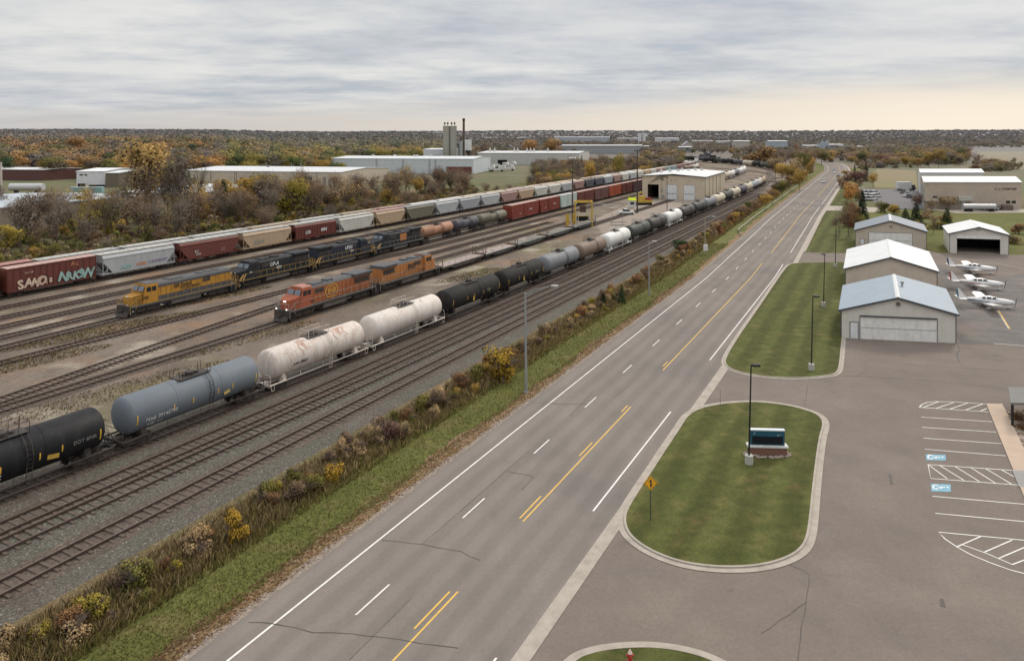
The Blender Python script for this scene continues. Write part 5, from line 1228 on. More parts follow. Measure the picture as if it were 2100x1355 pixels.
# left industry
b, f = block('warehouse', 'long tan warehouse with a white roof left of centre', 'warehouse', (-176, 392), (-88, 375), (17, 48), 7.0, siding('siding_sand', (.52, .45, .36), haze=True), siding('roof_pale_grey', (.60, .61, .62), .1, haze=True), 1.2)
openings(b, f, 'bay_door', M('bay_door_dark', (.06, .055, .05), .8), [(69.5, 74, .2, 4.6)]); openings(b, f, 'door', M('door_grey', (.22, .21, .20), .8), [(80, 81.8, .2, 4.6), (83, 84.4, .2, 3.6)]); openings(b, f, 'window', glass, [(33, 35.6, 2.4, 3.8)])
for u in (16, 30, 31, 76.5): mb = MB(); fpanel(mb, f, u, u + .3, 0, 7, .08); mb.obj('downpipe', M('pipe_brown', (.2, .15, .11), .7), b)
mb = MB()
for u, v in ((33, 22), (45, 26), (52, 24)): q = Vector(f.p(u, v, 8)); mb.cyl(q, q + Vector((0, 0, 3)), .12, n=6); mb.box(q + Vector((.8, 0, .5)), (1.2, 1, 1))
mb.obj('roof_vent', galv, b)
b, f = block('warehouse', 'pale blue warehouse in front of the silos', 'warehouse', (-121, 492), (-25.5, 482), (10, 45), 9.8, siding('siding_ice_blue', (.54, .58, .60), haze=True), siding('roof_ice', (.60, .62, .63), .1, haze=True), 1.0)
openings(b, f, 'bay_door', M('maroon_panel', (.14, .05, .045), .8), [(78, 95, .2, 4.8)]); mb = MB()
for u, v in ((20, 20), (34, 24), (50, 18), (52, 18), (61, 20)): q = Vector(f.p(u, v, 10)); mb.box(q + Vector((0, 0, 1)), (1.5, 1.5, 2.0))
mb.obj('roof_vent', whitew, b)
mb = MB()
for u in (30, 48, 66, 70): fpanel(mb, f, u, u + 1.2, 0, 9.6, .1)
mb.obj('wall_pipe', M('pipe_pale', (.33, .36, .38), .6), b)
b, f = block('warehouse', 'low grey white warehouse right of the silos, with a dark loading door', 'warehouse', (-29, 618), (56, 612), (14, 50), 9.8, siding('siding_light_grey', (.50, .49, .46), haze=True), siding('roof_cool_white', (.62, .63, .64), .1, haze=True), 1.0)
openings(b, f, 'bay_door', dark, [(17, 25, .2, 4.2)])
for k, u in enumerate((6, 10, 27, 30, 38, 41, 44, 56)): 
    mb = MB(); q = Vector(f.p(u, 15, 10.4)); mb.box(q + Vector((0, 0, 1.2)), (1.6, 2, 2.0)); mb.cyl(q + Vector((0, 0, 2)), q + Vector((0, 0, 3.8)), .35, n=8); mb.obj('roof_vent', whitew, b)
b, f = block('low_building', 'low building with a blue white roof behind the bare trees at the left edge', 'building', (-176, 142), (-124, 245), (-47, 9), 6.4, siding('siding_dull_tan', (.27, .225, .18)), siding('roof_worn_blue', (.42, .46, .50), .5), .5)
b, f = block('low_building', 'low tan building with a white roof behind the bare grey tree', 'building', (-152, 283), (-118, 283), (16, 45), 4.3, siding('siding_grey_tan', (.33, .28, .23)), whiter, .7)
b, f = block('low_building', 'maroon walled building with a thin white roof line at the left edge', 'building', (-360, 435), (-268, 418), (10, 20), 6.0, siding('siding_maroon', (.12, .055, .05)), whiter, .5)
b, f = block('storage_hall', 'white storage hall with a rounded roof line left of the golden tree', 'storage hall', G(157, 383), G(214, 383), (8, 22), 7.6, siding('siding_bright_white', (.66, .67, .69), .08), siding('roof_bright_white', (.68, .69, .71), .08), 1.2)
openings(b, f, 'window', glass, [(1.5, 3.3, 5.6, 6.3), (4.0, 5.4, 5.6, 6.3)]); openings(b, f, 'bay_door', dark, [(.6, 4.5, .1, 1.6), (6.2, 17, .1, 1.0)])
b, f = block('open_shed', 'small open shed right of the white storage hall', 'shed', G(216, 384), G(243, 384), (6, 14), 7.0, siding('siding_brown_open', (.16, .13, .10)), whiter, .8)
b, f = block('warehouse', 'low white factory part beside the silos', 'warehouse', (-66, 545), (-44, 543), (8, 25), 14.5, siding('siding_cool_white', (.52, .54, .55), haze=True), whiter, .6)
openings(b, f, 'bay_door', M('bay_door_blue_grey', (.2, .22, .22), .8), [(6, 13, .5, 10.5)])  # plain grey door panel
# silos and chimney
sil = M('silo_concrete', (.27, .26, .22), .9, var=.1, scale=.12, dirt=.5, dcol=(.2, .19, .16), streak=True)
for i, (px, lab) in enumerate(((915.5, 'left one of the twin tall concrete silos'), (929.5, 'right one of the twin tall concrete silos'))):
    x, y = (px - CX) / F * 540, 540; t = thing('silo', lab, 'silo', (x, y, 0), 0, 'tall concrete silos by the chimney')
    mb = MB(); mb.cyl((0, 0, 9), (0, 0, 32), 2.55, n=24); mb.cyl((0, 0, 31.6), (0, 0, 32.1), 2.62, n=24); mb.obj('shaft', sil, t, smooth=True)
    mb = MB(); mb.cyl((0, 0, 5.5), (0, 0, 9), .6, 2.5, n=16)
    for a in range(4): mb.cyl((2.2 * math.cos(a * PI / 2 + .7), 2.2 * math.sin(a * PI / 2 + .7), 0), (2.2 * math.cos(a * PI / 2 + .7), 2.2 * math.sin(a * PI / 2 + .7), 9), .2, n=6)
    mb.obj('hopper_base', steel_dk, t)
    for dx in (-1.2, 1.0): mb = MB(); mb.cyl((dx, 0, 32), (dx, 0, 33.3), .2, n=6); mb.cyl((dx, 0, 33.3), (dx, 0, 34.6), .62, n=8); mb.cyl((dx, 0, 34.6), (dx, 0, 35.0), .62, .1, n=8); mb.obj('top_vent', steel_dk, t)
x = (951 - CX) / F * 545; t = thing('chimney', 'tall thin dark chimney beside the concrete silos', 'chimney', (x, 545, 0)); mb = MB(); mb.cyl((0, 0, 0), (0, 0, 36), .95, .85, n=16); mb.obj('stack', M('chimney_brown', (.10, .075, .06), .8), t, smooth=True); mb = MB(); mb.cyl((0, 0, 36), (0, 0, 37.8), 1.0, n=16); mb.obj('rim', M('chimney_top', (.03, .03, .03), .8), t)
t = thing('storage_tank', 'slim grey storage tank between silos and chimney', 'tank', ((945 - CX) / F * 542, 542, 0)); mb = MB(); mb.cyl((0, 0, 0), (0, 0, 21), 1.5, n=16); mb.obj('shell', galv, t, smooth=True); mb = MB(); mb.cyl((0, 0, 21), (0, 0, 23.5), .9, .5, n=10); mb.cyl((-2.0, 0, 0), (-2.0, 0, 19), .3, n=8); mb.obj('pipework', steel_dk, t)
t = thing('filter_house', 'white box on dark legs right of the chimney', 'filter house', ((960 - CX) / F * 546, 546, 0)); mb = MB(); mb.bb(-2.4, 2.4, -2, 2, 14, 22); mb.obj('housing', whitew, t); mb = MB()
for sx_ in (-1.8, 1.8):
    for sy in (-1.5, 1.5): mb.bb(sx_ - .2, sx_ + .2, sy - .2, sy + .2, 0, 14)
mb.cyl((0, 0, 10.5), (0, 0, 14), .4, 2.0, n=8); mb.cyl((.5, -1, 0), (.5, -1, 11), 1.1, n=10); mb.obj('leg_frame', steel_dk, t)
# far buildings [x0,x1,ytop,ybase,mat]
hw_ = siding('far_white', (.66, .66, .65), .05, rib=False, haze=True); ht = siding('far_tan', (.42, .38, .32), .05, rib=False, haze=True); hb = siding('far_blue', (.36, .42, .46), .05, rib=False, haze=True); hr = siding('far_roof', (.7, .7, .7), .05, rib=False, haze=True); hg = siding('far_grey', (.30, .31, .31), .05, rib=False, haze=True)
FB = [(878, 908, 272, 277, hw_, 'long thin white roof far left of the chimney'), (956, 990, 274, 281, hw_, 'white roof just right of the chimney in the distance'), (993, 1018, 282.5, 290, ht, 'pale low building beyond the factory yard'), (1137, 1250, 282, 296, hb, 'long blue grey warehouse with a bright roof line, far off'), (1153, 1316, 299, 316, hg, 'long grey warehouse with a thin white roof above the bushes'),
      (1180, 1247, 283.5, 293, ht, 'beige distant warehouse left of the white towers'), (1266, 1308, 284, 294, ht, 'beige distant warehouse beside the white towers'), (1345, 1392, 284, 297, hw_, 'distant pale warehouse right of the white towers'), (1420, 1462, 289, 298, ht, 'distant low tan building before the wood'), (1472, 1498, 290, 300, hw_, 'small distant white building before the orange tree'),
      (1507, 1538, 290, 308, ht, 'tan building left behind the large orange tree'), (1578, 1615, 290, 308, hb, 'pale blue white building right behind the large orange tree'), (1650, 1680, 299, 309, hw_, 'white distant shed left of the factory towers'), (1697, 1730, 297, 310, hw_, 'white distant shed right of the factory towers'), (1728, 1775, 301, 310, hw_, 'white low roofs at the right end of the distant factory'),
      (1394, 1418, 302, 313, hg, 'grey roofed building at the head of the yard'), (1060, 1085, 283, 291, hw_, 'pale roof behind the golden trees'), (1296, 1330, 300, 308, ht, 'small tan building beyond the bushes')]
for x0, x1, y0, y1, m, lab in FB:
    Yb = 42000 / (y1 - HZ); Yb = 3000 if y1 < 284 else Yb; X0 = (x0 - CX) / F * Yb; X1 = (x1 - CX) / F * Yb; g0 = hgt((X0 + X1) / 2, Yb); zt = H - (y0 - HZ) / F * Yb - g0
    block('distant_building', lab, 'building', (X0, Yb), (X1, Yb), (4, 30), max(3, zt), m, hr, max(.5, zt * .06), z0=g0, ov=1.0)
for i, (px, lab) in enumerate(((1312, 'left white tower of the distant pair'), (1320.5, 'right white tower of the distant pair'))):
    Yb = 1500; t = thing('white_silo', lab, 'silo', ((px - CX) / F * Yb, Yb, hgt(200, Yb)), 0, 'distant white towers'); mb = MB(); mb.cyl((0, 0, 0), (0, 0, 25), 3.6, n=16); mb.obj('shaft', hw_, t, smooth=True)
t = thing('factory_tower', 'cluster of pale factory towers beyond the bend of the road', 'factory', ((1688 - CX) / F * 1050, 1050, 0)); mb = MB()
for dx, ww, zt in ((-5, 4, 11), (-1, 3, 14), (2, 3.4, 12), (5.5, 3, 15), (9, 4, 9)): mb.bb(dx - ww / 2, dx + ww / 2 - .05, -3, 3, 0, zt)
mb.obj('tower', hb, t); mb = MB(); mb.cyl((6, 0, 15), (6, 0, 19), .5, n=8); mb.cyl((-1, 0, 14), (-1, 0, 17), .4, n=8); mb.obj('pipe', hg, t)
t = thing('gabled_house', 'small pale gabled house at the head of the yard', 'house', (*G(1410, 309), 0)); mb = MB(); mb.prism([(-7, 0), (7, 0), (7, 8), (0, 13), (-7, 8)], -5, 8); mb.obj('wall', ht, t); mb = MB(); mb.prism([(-8, 7.4), (0, 13.1), (8, 7.4), (8, 7.9), (0, 13.7), (-8, 7.9)], -5.5, 8.5); mb.obj('roof', hg, t)
# water tower/mast specks on the skyline
for px, hh, lab in ((1041, 60, 'thin distant mast on the skyline right of the chimney'), (556, 42, 'tiny distant tower on the skyline above the left wood')):
    Yb = 3000; t = thing('radio_mast', lab, 'mast', ((px - CX) / F * Yb, Yb, hgt((px - CX) / F * Yb, Yb))); mb = MB(); mb.cyl((0, 0, 0), (0, 0, hh * .5), 1.0, .3, n=6); mb.obj('mast', hg, t)
# container, tank, panels in the left yard
t = thing('shipping_container', 'pale teal container in front of the white storage hall', 'container', (*G(178, 398), 0), .1); mb = MB(); mb.bb(-7, 7, -1.3, 1.3, .15, 3.0); mb.obj('box', M('container_teal', (.22, .36, .36), .7, dirt=.4), t); mb = MB(); mb.bb(-6.8, 6.8, -1.2, 1.2, 3.0, 3.2); mb.obj('cover', M('tarp_teal', (.38, .5, .5), .7), t)
t = thing('silver_tank', 'long silver tank on the roofed yard at the left edge', 'tank', (*G(55, 404), 0)); mb = MB(); mb.cyl((-7, 0, 4.2), (7, 0, 4.2), 1.6, n=16); mb.obj('shell', M('silver_shell', (.5, .5, .5), .45, metal=.2), t, smooth=True); mb = MB(); mb.bb(-5, -4, -1, 1, 0, 3.2); mb.bb(4, 5, -1, 1, 0, 3.2); mb.obj('saddle', steel_dk, t)
t = thing('white_post', 'thick pale post at the very left edge', 'post', ((2 - CX) / F * 300, 300, 0)); mb = MB(); mb.cyl((0, 0, 0), (0, 0, 15.5), .55, .35, n=10); mb.obj('shaft', M('post_pale', (.5, .46, .42), .7), t)
t = thing('box_trailer', 'white trailer panel between the trees in front of the long tan warehouse', 'trailer', (*G(515, 402), 0), .25); mb = MB(); mb.bb(-4, 4, -1.3, 1.3, 1.0, 4.6); mb.obj('box', whitew, t); mb = MB(); mb.cyl((2.5, -1.2, .5), (2.5, 1.2, .5), .5, n=10); mb.cyl((-2.8, -1.2, .5), (-2.8, 1.2, .5), .5, n=10); mb.obj('wheel', steel_dk, t)

# ------------------------------------------------------------------ poles
polem = M('pole_galvanised', (.27, .28, .28), .6, metal=.2, var=.08); polek = M('pole_black', (.02, .02, .02), .5); wood = M('pole_wood', (.12, .09, .07), .9, var=.2, scale=1); concb = M('pole_footing', (.42, .41, .37), .9, var=.1, dirt=.3)
lens = M('lamp_lens', (.75, .75, .7), .4)
x, y = G(1079, 804); t = thing('street_lamp', 'tall galvanised street lamp with a trussed arm, on the grass near the golden bush', 'street lamp', (x, y, 0), 0, 'street lamps on the verge')
mb = MB(); mb.cyl((0, 0, 0), (0, 0, .06), .3, n=10); mb.cyl((0, 0, .03), (-.1, 0, 10.65), .15, .1, n=10); mb.obj('pole', polem, t, smooth=True)
mb = MB(); tp = [(-.1, 0, 10.5), (.9, 0, 11.0), (2.0, 0, 11.3), (2.9, 0, 11.4)]; bt = [(-.1, 0, 10.2), (.9, 0, 10.75), (2.0, 0, 11.2)]; mb.bar(tp, .045); mb.bar(bt, .03)
for k in (0, 1, 2): mb.bar([tp[k], bt[min(k + 1, 2)]], .02); mb.bar([bt[k], tp[min(k + 1, 3)]], .02)
mb.obj('arm', galv, t); mb = MB(); mb.loft([[(2.7, -.12, 11.34), (2.7, .12, 11.34), (2.7, .12, 11.5), (2.7, -.12, 11.5)], [(3.2, -.17, 11.36), (3.2, .17, 11.36), (3.2, .14, 11.52), (3.2, -.14, 11.52)], [(3.5, -.08, 11.4), (3.5, .08, 11.4), (3.5, .08, 11.48), (3.5, -.08, 11.48)]]); mb.obj('lamp_head', M('head_pale', (.5, .48, .44), .5), t)
for (px, pyb, pyt, al, lab, cab_) in ((1331, 607, 496, .9, 'slim street lamp with a short arm, second along the verge', 0), (1446, 522, 445, 2.0, 'street lamp with a white box on its pole, third along the verge', 1)):
    x, y = G(px, pyb); hh = (pyb - pyt) / F * y; t = thing('street_lamp', lab, 'street lamp', (x, y, 0), 0, 'street lamps on the verge')
    mb = MB(); mb.cyl((0, 0, 0), (0, 0, hh), .12, .08, n=8); mb.obj('pole', polem if not cab_ else M('pole_tan', (.33, .28, .22), .7), t); mb = MB(); mb.bar([(0, 0, hh - .1), (al, 0, hh + .15)], .045); mb.obj('arm', galv, t); mb = MB(); mb.box((al, 0, hh + .12), (.8, .3, .14)); mb.obj('lamp_head', M('head_pale', (.5, .48, .44), .5), t)
    if cab_: mb = MB(); mb.box((.05, -.25, 1.6), (.9, .5, 1.4)); mb.obj('cabinet', M('cabinet_white', (.6, .6, .58), .6), t)
for (px, pyb, pyt, lab) in ((1174, 455, 326, 'tall brown yard mast behind the yellow panel'), (1307, 437, 310, 'tall dark yard mast left of the shed')):
    x, y = G(px, pyb); hh = (pyb - pyt) / F * y; t = thing('yard_mast', lab, 'light mast', (x, y, 0), 0, 'tall light masts in the yard'); mb = MB(); mb.cyl((0, 0, 0), (0, 0, hh), .28, .16, n=8); mb.obj('pole', M('mast_brown', (.10, .07, .055), .8) if px < 1200 else steel_dk, t)
    mb = MB(); mb.bar([(-.9, 0, hh), (.9, 0, hh)], .06)
    mb.obj('crossbar', steel_dk, t)
    for dx in (-.8, 0, .8): mb = MB(); mb.box((dx, -.2, hh + .25), (.45, .4, .45), rx=.5); mb.obj('floodlight', lens if px < 1200 else steel_dk, t)
for (px, pyb, pyt, lab) in ((1368, 432, 362, 'wooden pole in front of the shed doors'), (1478, 334, 309, 'distant pole between the curved tank strings')):
    x, y = G(px, pyb); hh = (pyb - pyt) / F * y; t = thing('utility_pole', lab, 'pole', (x, y, 0)); mb = MB(); mb.cyl((0, 0, 0), (0, 0, hh), .16, .12, n=8); mb.obj('pole', wood if px < 1400 else polem, t); mb = MB(); mb.bb(-.6, .6, -.06, .06, hh - .6, hh - .4); mb.obj('crossarm', wood, t)
for i, (px, pyb, pyt, arm, lab) in enumerate(((1536, 951, 745, .62, 'nearest black parking lot lamp, standing on the island by the sign'), (1664, 759, 605, .62, 'black lot lamp on the lawn before the nearest hangar'), (1689, 629, 520, 0, 'black lot lamp left of the white roofed hangar'), (1713, 548, 448, 0, 'farthest black lot lamp beside the driveway'))):
    x, y = G(px, pyb, .1); hh = (pyb - pyt) / F * y; t = thing('lot_lamp', lab, 'lot lamp', (x, y, 0), 0, 'black lamps along the lot'); mb = MB(); mb.cyl((0, 0, 0), (0, 0, .85), .34, n=16); mb.obj('footing', concb, t)
    mb = MB(); mb.cyl((0, 0, .85), (.18, 0, hh), .085, .06, n=8); mb.obj('pole', polek, t); mb = MB(); mb.bb(.15, .15 + (arm or .1), -.05, .05, hh - .12, hh - .02); mb.bb(.3, .3 + .6, -.2, .2, hh - .14, hh + .04) if arm else mb.bb(-.05, .35, .1, .6, hh - .14, hh + .04); mb.obj('lamp_head', polek, t)
# warning sign
x, y = G(1334, 1066, .12); t = thing('warning_sign', 'yellow diamond warning sign with a black arrow at the corner of the island', 'road sign', (x, y, 0)); mb = MB(); mb.bb(-.03, .03, -.03, .03, .1, 2.9); mb.obj('post', M('sign_post_green', (.05, .06, .045), .7), t)
s = .52; mb = MB(); mb.loft([[(0, yy, 2.8 - s), (s, yy, 2.8), (0, yy, 2.8 + s), (-s, yy, 2.8)] for yy in (-.035, -.06)]); pn = mb.obj('panel', M('sign_yellow', (.75, .38, .02), .6, var=.03), t)
mb = MB(); mb.bb(-.035, .035, -.066, -.062, 2.52, 2.95); mb.prism([(-.12, 2.9), (.12, 2.9), (0, 3.08)], -.067, -.063); mb.bb(.03, .09, -.0665, -.0625, 2.55, 2.8)
for a, b_ in (((0, 2.8 - s + .05), (s - .05, 2.8)), ((s - .05, 2.8), (0, 2.8 + s - .05)), ((0, 2.8 + s - .05), (-s + .05, 2.8)), ((-s + .05, 2.8), (0, 2.8 - s + .05))): mb.bar([(a[0], -.064, a[1]), (b_[0], -.064, b_[1])], .012)
mb.obj('arrow_symbol', blackp, pn)
mb = MB(); x, y = G(1477, 836, .1); t = thing('marker_post', 'thin grey marker post at the back edge of the island', 'post', (x, y, 0)); mb.cyl((0, 0, 0), (0, 0, 1.95), .03, n=6); mb.obj('post', polem, t)
# monument sign
x, y = G(1573, 931, .12); t = thing('monument_sign', 'blue and black monument sign on a brick base in the island', 'sign', (x, y, .1), -.06)
brick = M('brick_red', (.20, .10, .075), .9, var=.3, scale=9, dirt=.3); mb = MB(); mb.bb(-1.6, 1.6, -.3, .3, 0, .72)
bo = mb.obj('base', brick, t); mb = MB(); mb.bb(-1.72, 1.72, -.4, .4, .72, .86); mb.obj('cap', M('cap_stone', (.6, .6, .57), .8), t)
mb = MB(); mb.bb(-1.45, 1.45, -.16, .16, .86, 2.1); cb = mb.obj('cabinet', M('sign_blue', (.018, .085, .125), .5, var=.15, scale=1.5), t); mb = MB(); mb.bb(-1.48, 1.48, -.18, .18, 2.1, 2.2); mb.obj('top_edge', M('edge_white', (.65, .7, .72), .6), cb)
mb = MB(); mb.bb(-1.3, 1.3, -.18, -.163, .95, 1.62); mb.obj('display', M('display_black', (.008, .01, .016), .4), cb); mb = MB(); mb.bb(-1.15, -1.07, -.175, -.163, 1.82, 1.9); mb.bb(.85, .93, -.175, -.163, 1.7, 1.78); mb.bb(1.05, 1.1, -.175, -.163, 1.78, 1.83); mb.obj('emblem', whitep, cb)
random.seed(3); mb = MB()
for k in range(260):
    a = random.uniform(0, 2 * PI); r = math.sqrt(random.uniform(.25, 1)); r_ = random.uniform(.05, .13); c = (2.1 * r * math.cos(a), .75 * r * math.sin(a) - .1, .05); mb.box(c, (r_ * 1.4, r_, r_), rz=random.uniform(0, 3), rx=random.uniform(0, 2))
o = mb.obj('river_stones', M('stone_mix', (.34, .28, .24), .9, var=.4, scale=3), None, loc=(x, y, .12)); tag(o, 'bed of pale round stones around the brick sign base', 'stones', kind='stuff')
# hydrant
x, y = G(1292, 1357, .12); t = thing('fire_hydrant', 'red fire hydrant with a pale cap at the bottom edge', 'hydrant', (x, y, .1)); mb = MB(); mb.cyl((0, 0, 0), (0, 0, .5), .11, n=12); mb.cyl((0, 0, .05), (0, 0, .1), .16, n=12); mb.cyl((-.2, 0, .38), (.2, 0, .38), .06, n=8); mb.cyl((0, -.18, .36), (0, 0, .36), .07, n=8); mb.obj('barrel', M('hydrant_red', (.42, .05, .04), .5), t); mb = MB(); mb.cyl((0, 0, .5), (0, 0, .64), .13, .05, n=12); mb.cyl((0, 0, .64), (0, 0, .7), .03, n=6); mb.obj('cap', M('hydrant_cap', (.6, .45, .4), .6), t)
# guardrail
t = thing('guardrail', 'long low guardrail between the bushes and the road', 'guardrail'); pts = [G(1519, 479.5, .6)] + [rl_ for rl_ in [(RX(lerp(40.3, 40.9, k / 14), yy), yy) for k, yy in enumerate(np.linspace(205, 372, 15))]]
gal2 = M('rail_pale', (.40, .37, .30), .6, metal=.1, var=.1); mb = MB(); rings = []
P = [Vector((*p, 0)) for p in pts]
for i, p in enumerate(P):
    d = P[min(i + 1, len(P) - 1)] - P[max(0, i - 1)]; nn = Vector((d.y, -d.x, 0)).normalized(); rings.append([tuple(p + nn * o_ + Vector((0, 0, z))) for o_, z in ((0, .42), (.07, .50), (.0, .58), (.07, .66), (0, .74), (-.03, .74), (-.03, .42))])
mb.loft(rings, caps=True); mb.obj('beam', gal2, t)
mb = MB(); mb.cyl(P[0] + Vector((-.1, 0, .4)), P[0] + Vector((-.1, 0, .78)), .32, n=12); mb.obj('end_terminal', gal2, t)
for k in range(42):
    q = k / 41 * (len(P) - 1); i = min(int(q), len(P) - 2); p = P[i].lerp(P[i + 1], q - i); mb = MB(); mb.box((p.x - .1, p.y, .37), (.14, .16, .74)); mb.obj('post', wood, t)
# yellow gantry etc.
yel = M('machine_yellow', (.55, .36, .06), .7, var=.2, dirt=.4); x, y = (S_ * 214 - 89.4, 214); t = thing('gantry', 'yellow portal gantry straddling the flatcar track', 'gantry', (x, y, 0), 0)
for dx in (-2.6, 2.3):
    for dy in (-1.5, 1.5): mb = MB(); mb.bb(dx - .11, dx + .11, dy - .11, dy + .11, 0, 7.5); mb.obj('leg', yel, t)
mb = MB(); mb.bb(-2.8, 2.5, -1.65, -1.35, 7.35, 7.75); mb.bb(-2.8, 2.5, 1.35, 1.65, 7.35, 7.75); mb.bb(-2.75, -2.45, -1.34, 1.34, 7.4, 7.7); mb.bb(2.15, 2.45, -1.34, 1.34, 7.4, 7.7); mb.bb(-2.6, 2.3, -1.6, -1.4, 3.4, 3.6); mb.obj('top_beam', yel, t); mb = MB(); mb.bb(-1.2, .5, -.8, .8, 4.5, 6.4); mb.cyl((0, 0, 6.4), (0, 0, 7.2), .1, n=6); mb.obj('hoist', M('hoist_brown', (.09, .05, .04), .8), t)
mb = MB(); mb.bar([(2.6, 0, 6.9), (12, 2, 6.4)], .12); mb.bar([(2.6, 0, 6.2), (12, 2, 5.7)], .08); mb.obj('pipe', galv, t)
x, y = G(1171, 464); t = thing('warning_board', 'yellow upright panels at the foot of the brown yard mast', 'board', (x, y, 0)); 
for dx in (-1, 1.0): mb = MB(); mb.bb(dx - .55, dx + .45, -.1, .1, .2, 3.6); mb.obj('board', yel, t)
mb = MB(); mb.bar([(-1, 0, 2), (1, 0, 1.2)], .15); mb.obj('brace', yel, t)
x, y = G(1195, 458); t = thing('frame_trailer', 'small dark trailer box with a white frame beside the flatcars', 'trailer', (x, y, 0), .2); mb = MB(); mb.bb(-1.6, 1.6, -.9, .9, .8, 2.4); mb.obj('box', dark, t); mb = MB(); mb.bar([(-1.7, -.95, 0), (-1.7, -.95, 2.5), (1.7, -.95, 2.5), (1.7, -.95, 0)], .1); mb.bar([(-1.7, .95, 0), (-1.7, .95, 2.5), (1.7, .95, 2.5), (1.7, .95, 0)], .1); mb.obj('frame', whitew, t)

# ------------------------------------------------------------------ road vehicles
tyrem = M('tyre', (.02, .02, .02), .9); hubm = M('hub', (.3, .3, .3), .4, metal=.6); lampr = M('tail_lamp', (.35, .02, .02), .4); lampw = M('head_lamp', (.7, .7, .65), .3)
def car(label, loc, rz, col, kind='car', group=None, cat='car', full=True):
    t = thing({'car': 'parked_car', 'pickup': 'pickup_truck', 'suv': 'parked_suv', 'van': 'van'}[kind], label, cat, (*loc, .05), rz, group); m = M('car_paint_%02d%02d%02d' % tuple(int(v * 99) for v in col), col, .35, var=.02, spec=.5)
    L, wd = (4.6, .9) if kind == 'car' else (5.4, .98)
    low = dict(car=[(-2.3, .35), (-2.3, .85), (-1.5, .95), (1.3, .98), (2.2, .88), (2.3, .6), (2.25, .3)], suv=[(-2.4, .4), (-2.4, 1.1), (1.2, 1.1), (2.3, 1.0), (2.4, .4)], pickup=[(-2.7, .45), (-2.7, 1.1), (1.5, 1.1), (2.6, 1.05), (2.7, .45)], van=[(-2.6, .4), (-2.6, 1.2), (1.7, 1.2), (2.5, 1.0), (2.6, .4)])[kind]
    up = dict(car=[(-1.75, .93), (-1.0, 1.42), (.4, 1.44), (1.2, .96)], suv=[(-2.35, 1.1), (-2.1, 1.75), (.5, 1.75), (1.2, 1.1)], pickup=[(-.9, 1.1), (-.8, 1.8), (.6, 1.8), (1.4, 1.1)], van=[(-2.6, 1.2), (-2.55, 2.1), (1.0, 2.1), (1.9, 1.2)])[kind]
    key = ('cb', kind)
    def bm():
        mb = MB(); cx_ = L / 2
        mb.loft([[(x, s * wd * k, z) for x, z in low] for s, k in ((-1, .97), (-1, 1.0), (1, 1.0), (1, .97))] if 0 else [[(x, -wd, z) for x, z in low], [(x, wd, z) for x, z in low]]); return mb.mesh('body', m)
    o = part('body', cached(key, bm), t); paint(o, m)
    def cm(): mb = MB(); mb.loft([[(x, -wd * (.97 if z < 1.15 else .8), z) for x, z in up], [(x, wd * (.97 if z < 1.15 else .8), z) for x, z in up]]); return mb.mesh('windows', glass)
    part('windows', cached(('cw', kind), cm), o)
    def rm(): mb = MB(); xs = [up[1][0], up[2][0]]; mb.bb(xs[0] + .05, xs[1] - .02, -wd * .78, wd * .78, up[1][1] + .004, up[1][1] + .05); return mb.mesh('roof', m)
    r = part('roof', cached(('cr', kind), rm), o); paint(r, m)
    if full:
        def wm():
            mb = MB(); mb.cyl((0, -.11, 0), (0, .11, 0), .34, n=12); return mb.mesh('wheel', tyrem)
        for sx_ in (-L / 2 + .85, L / 2 - .85):
            for sy in (-1, 1): part('wheel', cached('carwheel', wm), t, (sx_, sy * (wd - .08), .34))
        for nm, mm, xx in (('headlight', lampw, L / 2), ('tail_light', lampr, -L / 2)):
            for sy in (-.6, .6):
                def lm(xx=xx, mm=mm): mb = MB(); mb.box((xx - .02 * (1 if xx > 0 else -1), 0, .72), (.08, .3, .14)); return mb.mesh('lamp', mm)
                part(nm, cached((nm, kind), lm), t, (0, sy, 0))
    return t
wht, blk_, sil_, gry, blu = (.68, .68, .67), (.02, .02, .022), (.32, .33, .34), (.12, .12, .13), (.1, .14, .2)
hdr = math.atan2(1, .5)
for px, py, c, dirn, lab in ((1689.5, 375, wht, PI, 'white car on the far road, nearest of the moving cars'), (1719, 363, gry, 0, 'dark car in the right lane of the far road'), (1711.5, 355.5, wht, PI, 'white car following farther up the road'), (1711, 350.5, sil_, PI, 'pale car farthest up the road before the bend')):
    car(lab, G(px, py), hdr + dirn, c, 'suv' if c == wht else 'car', 'cars driving on the far road')
PK = [(1776, 399, wht), (1782, 399, wht), (1788, 398, sil_), (1794, 399, wht), (1777, 405, wht), (1784, 405, gry), (1790, 406, wht), (1779, 411, wht), (1788, 411, wht), (1795, 405, wht)]
nm_ = ['first car in the back row, left end', 'second car in the back row', 'silver car in the back row', 'last car in the back row, right end', 'left car of the middle row', 'dark car in the middle row', 'third car of the middle row', 'left car of the front row', 'right car of the front row', 'right end car of the middle row']
for (px, py, c), lab in zip(PK, nm_): car('parked by the dark spruce: ' + lab, G(px, py), .5 + random.uniform(-.05, .05), c, 'car' if c != wht else 'suv', 'cars in the small lot by the spruce')
car('white utility pickup parked between gantry and shed', G(1284, 440), .15, wht, 'pickup', cat='pickup')
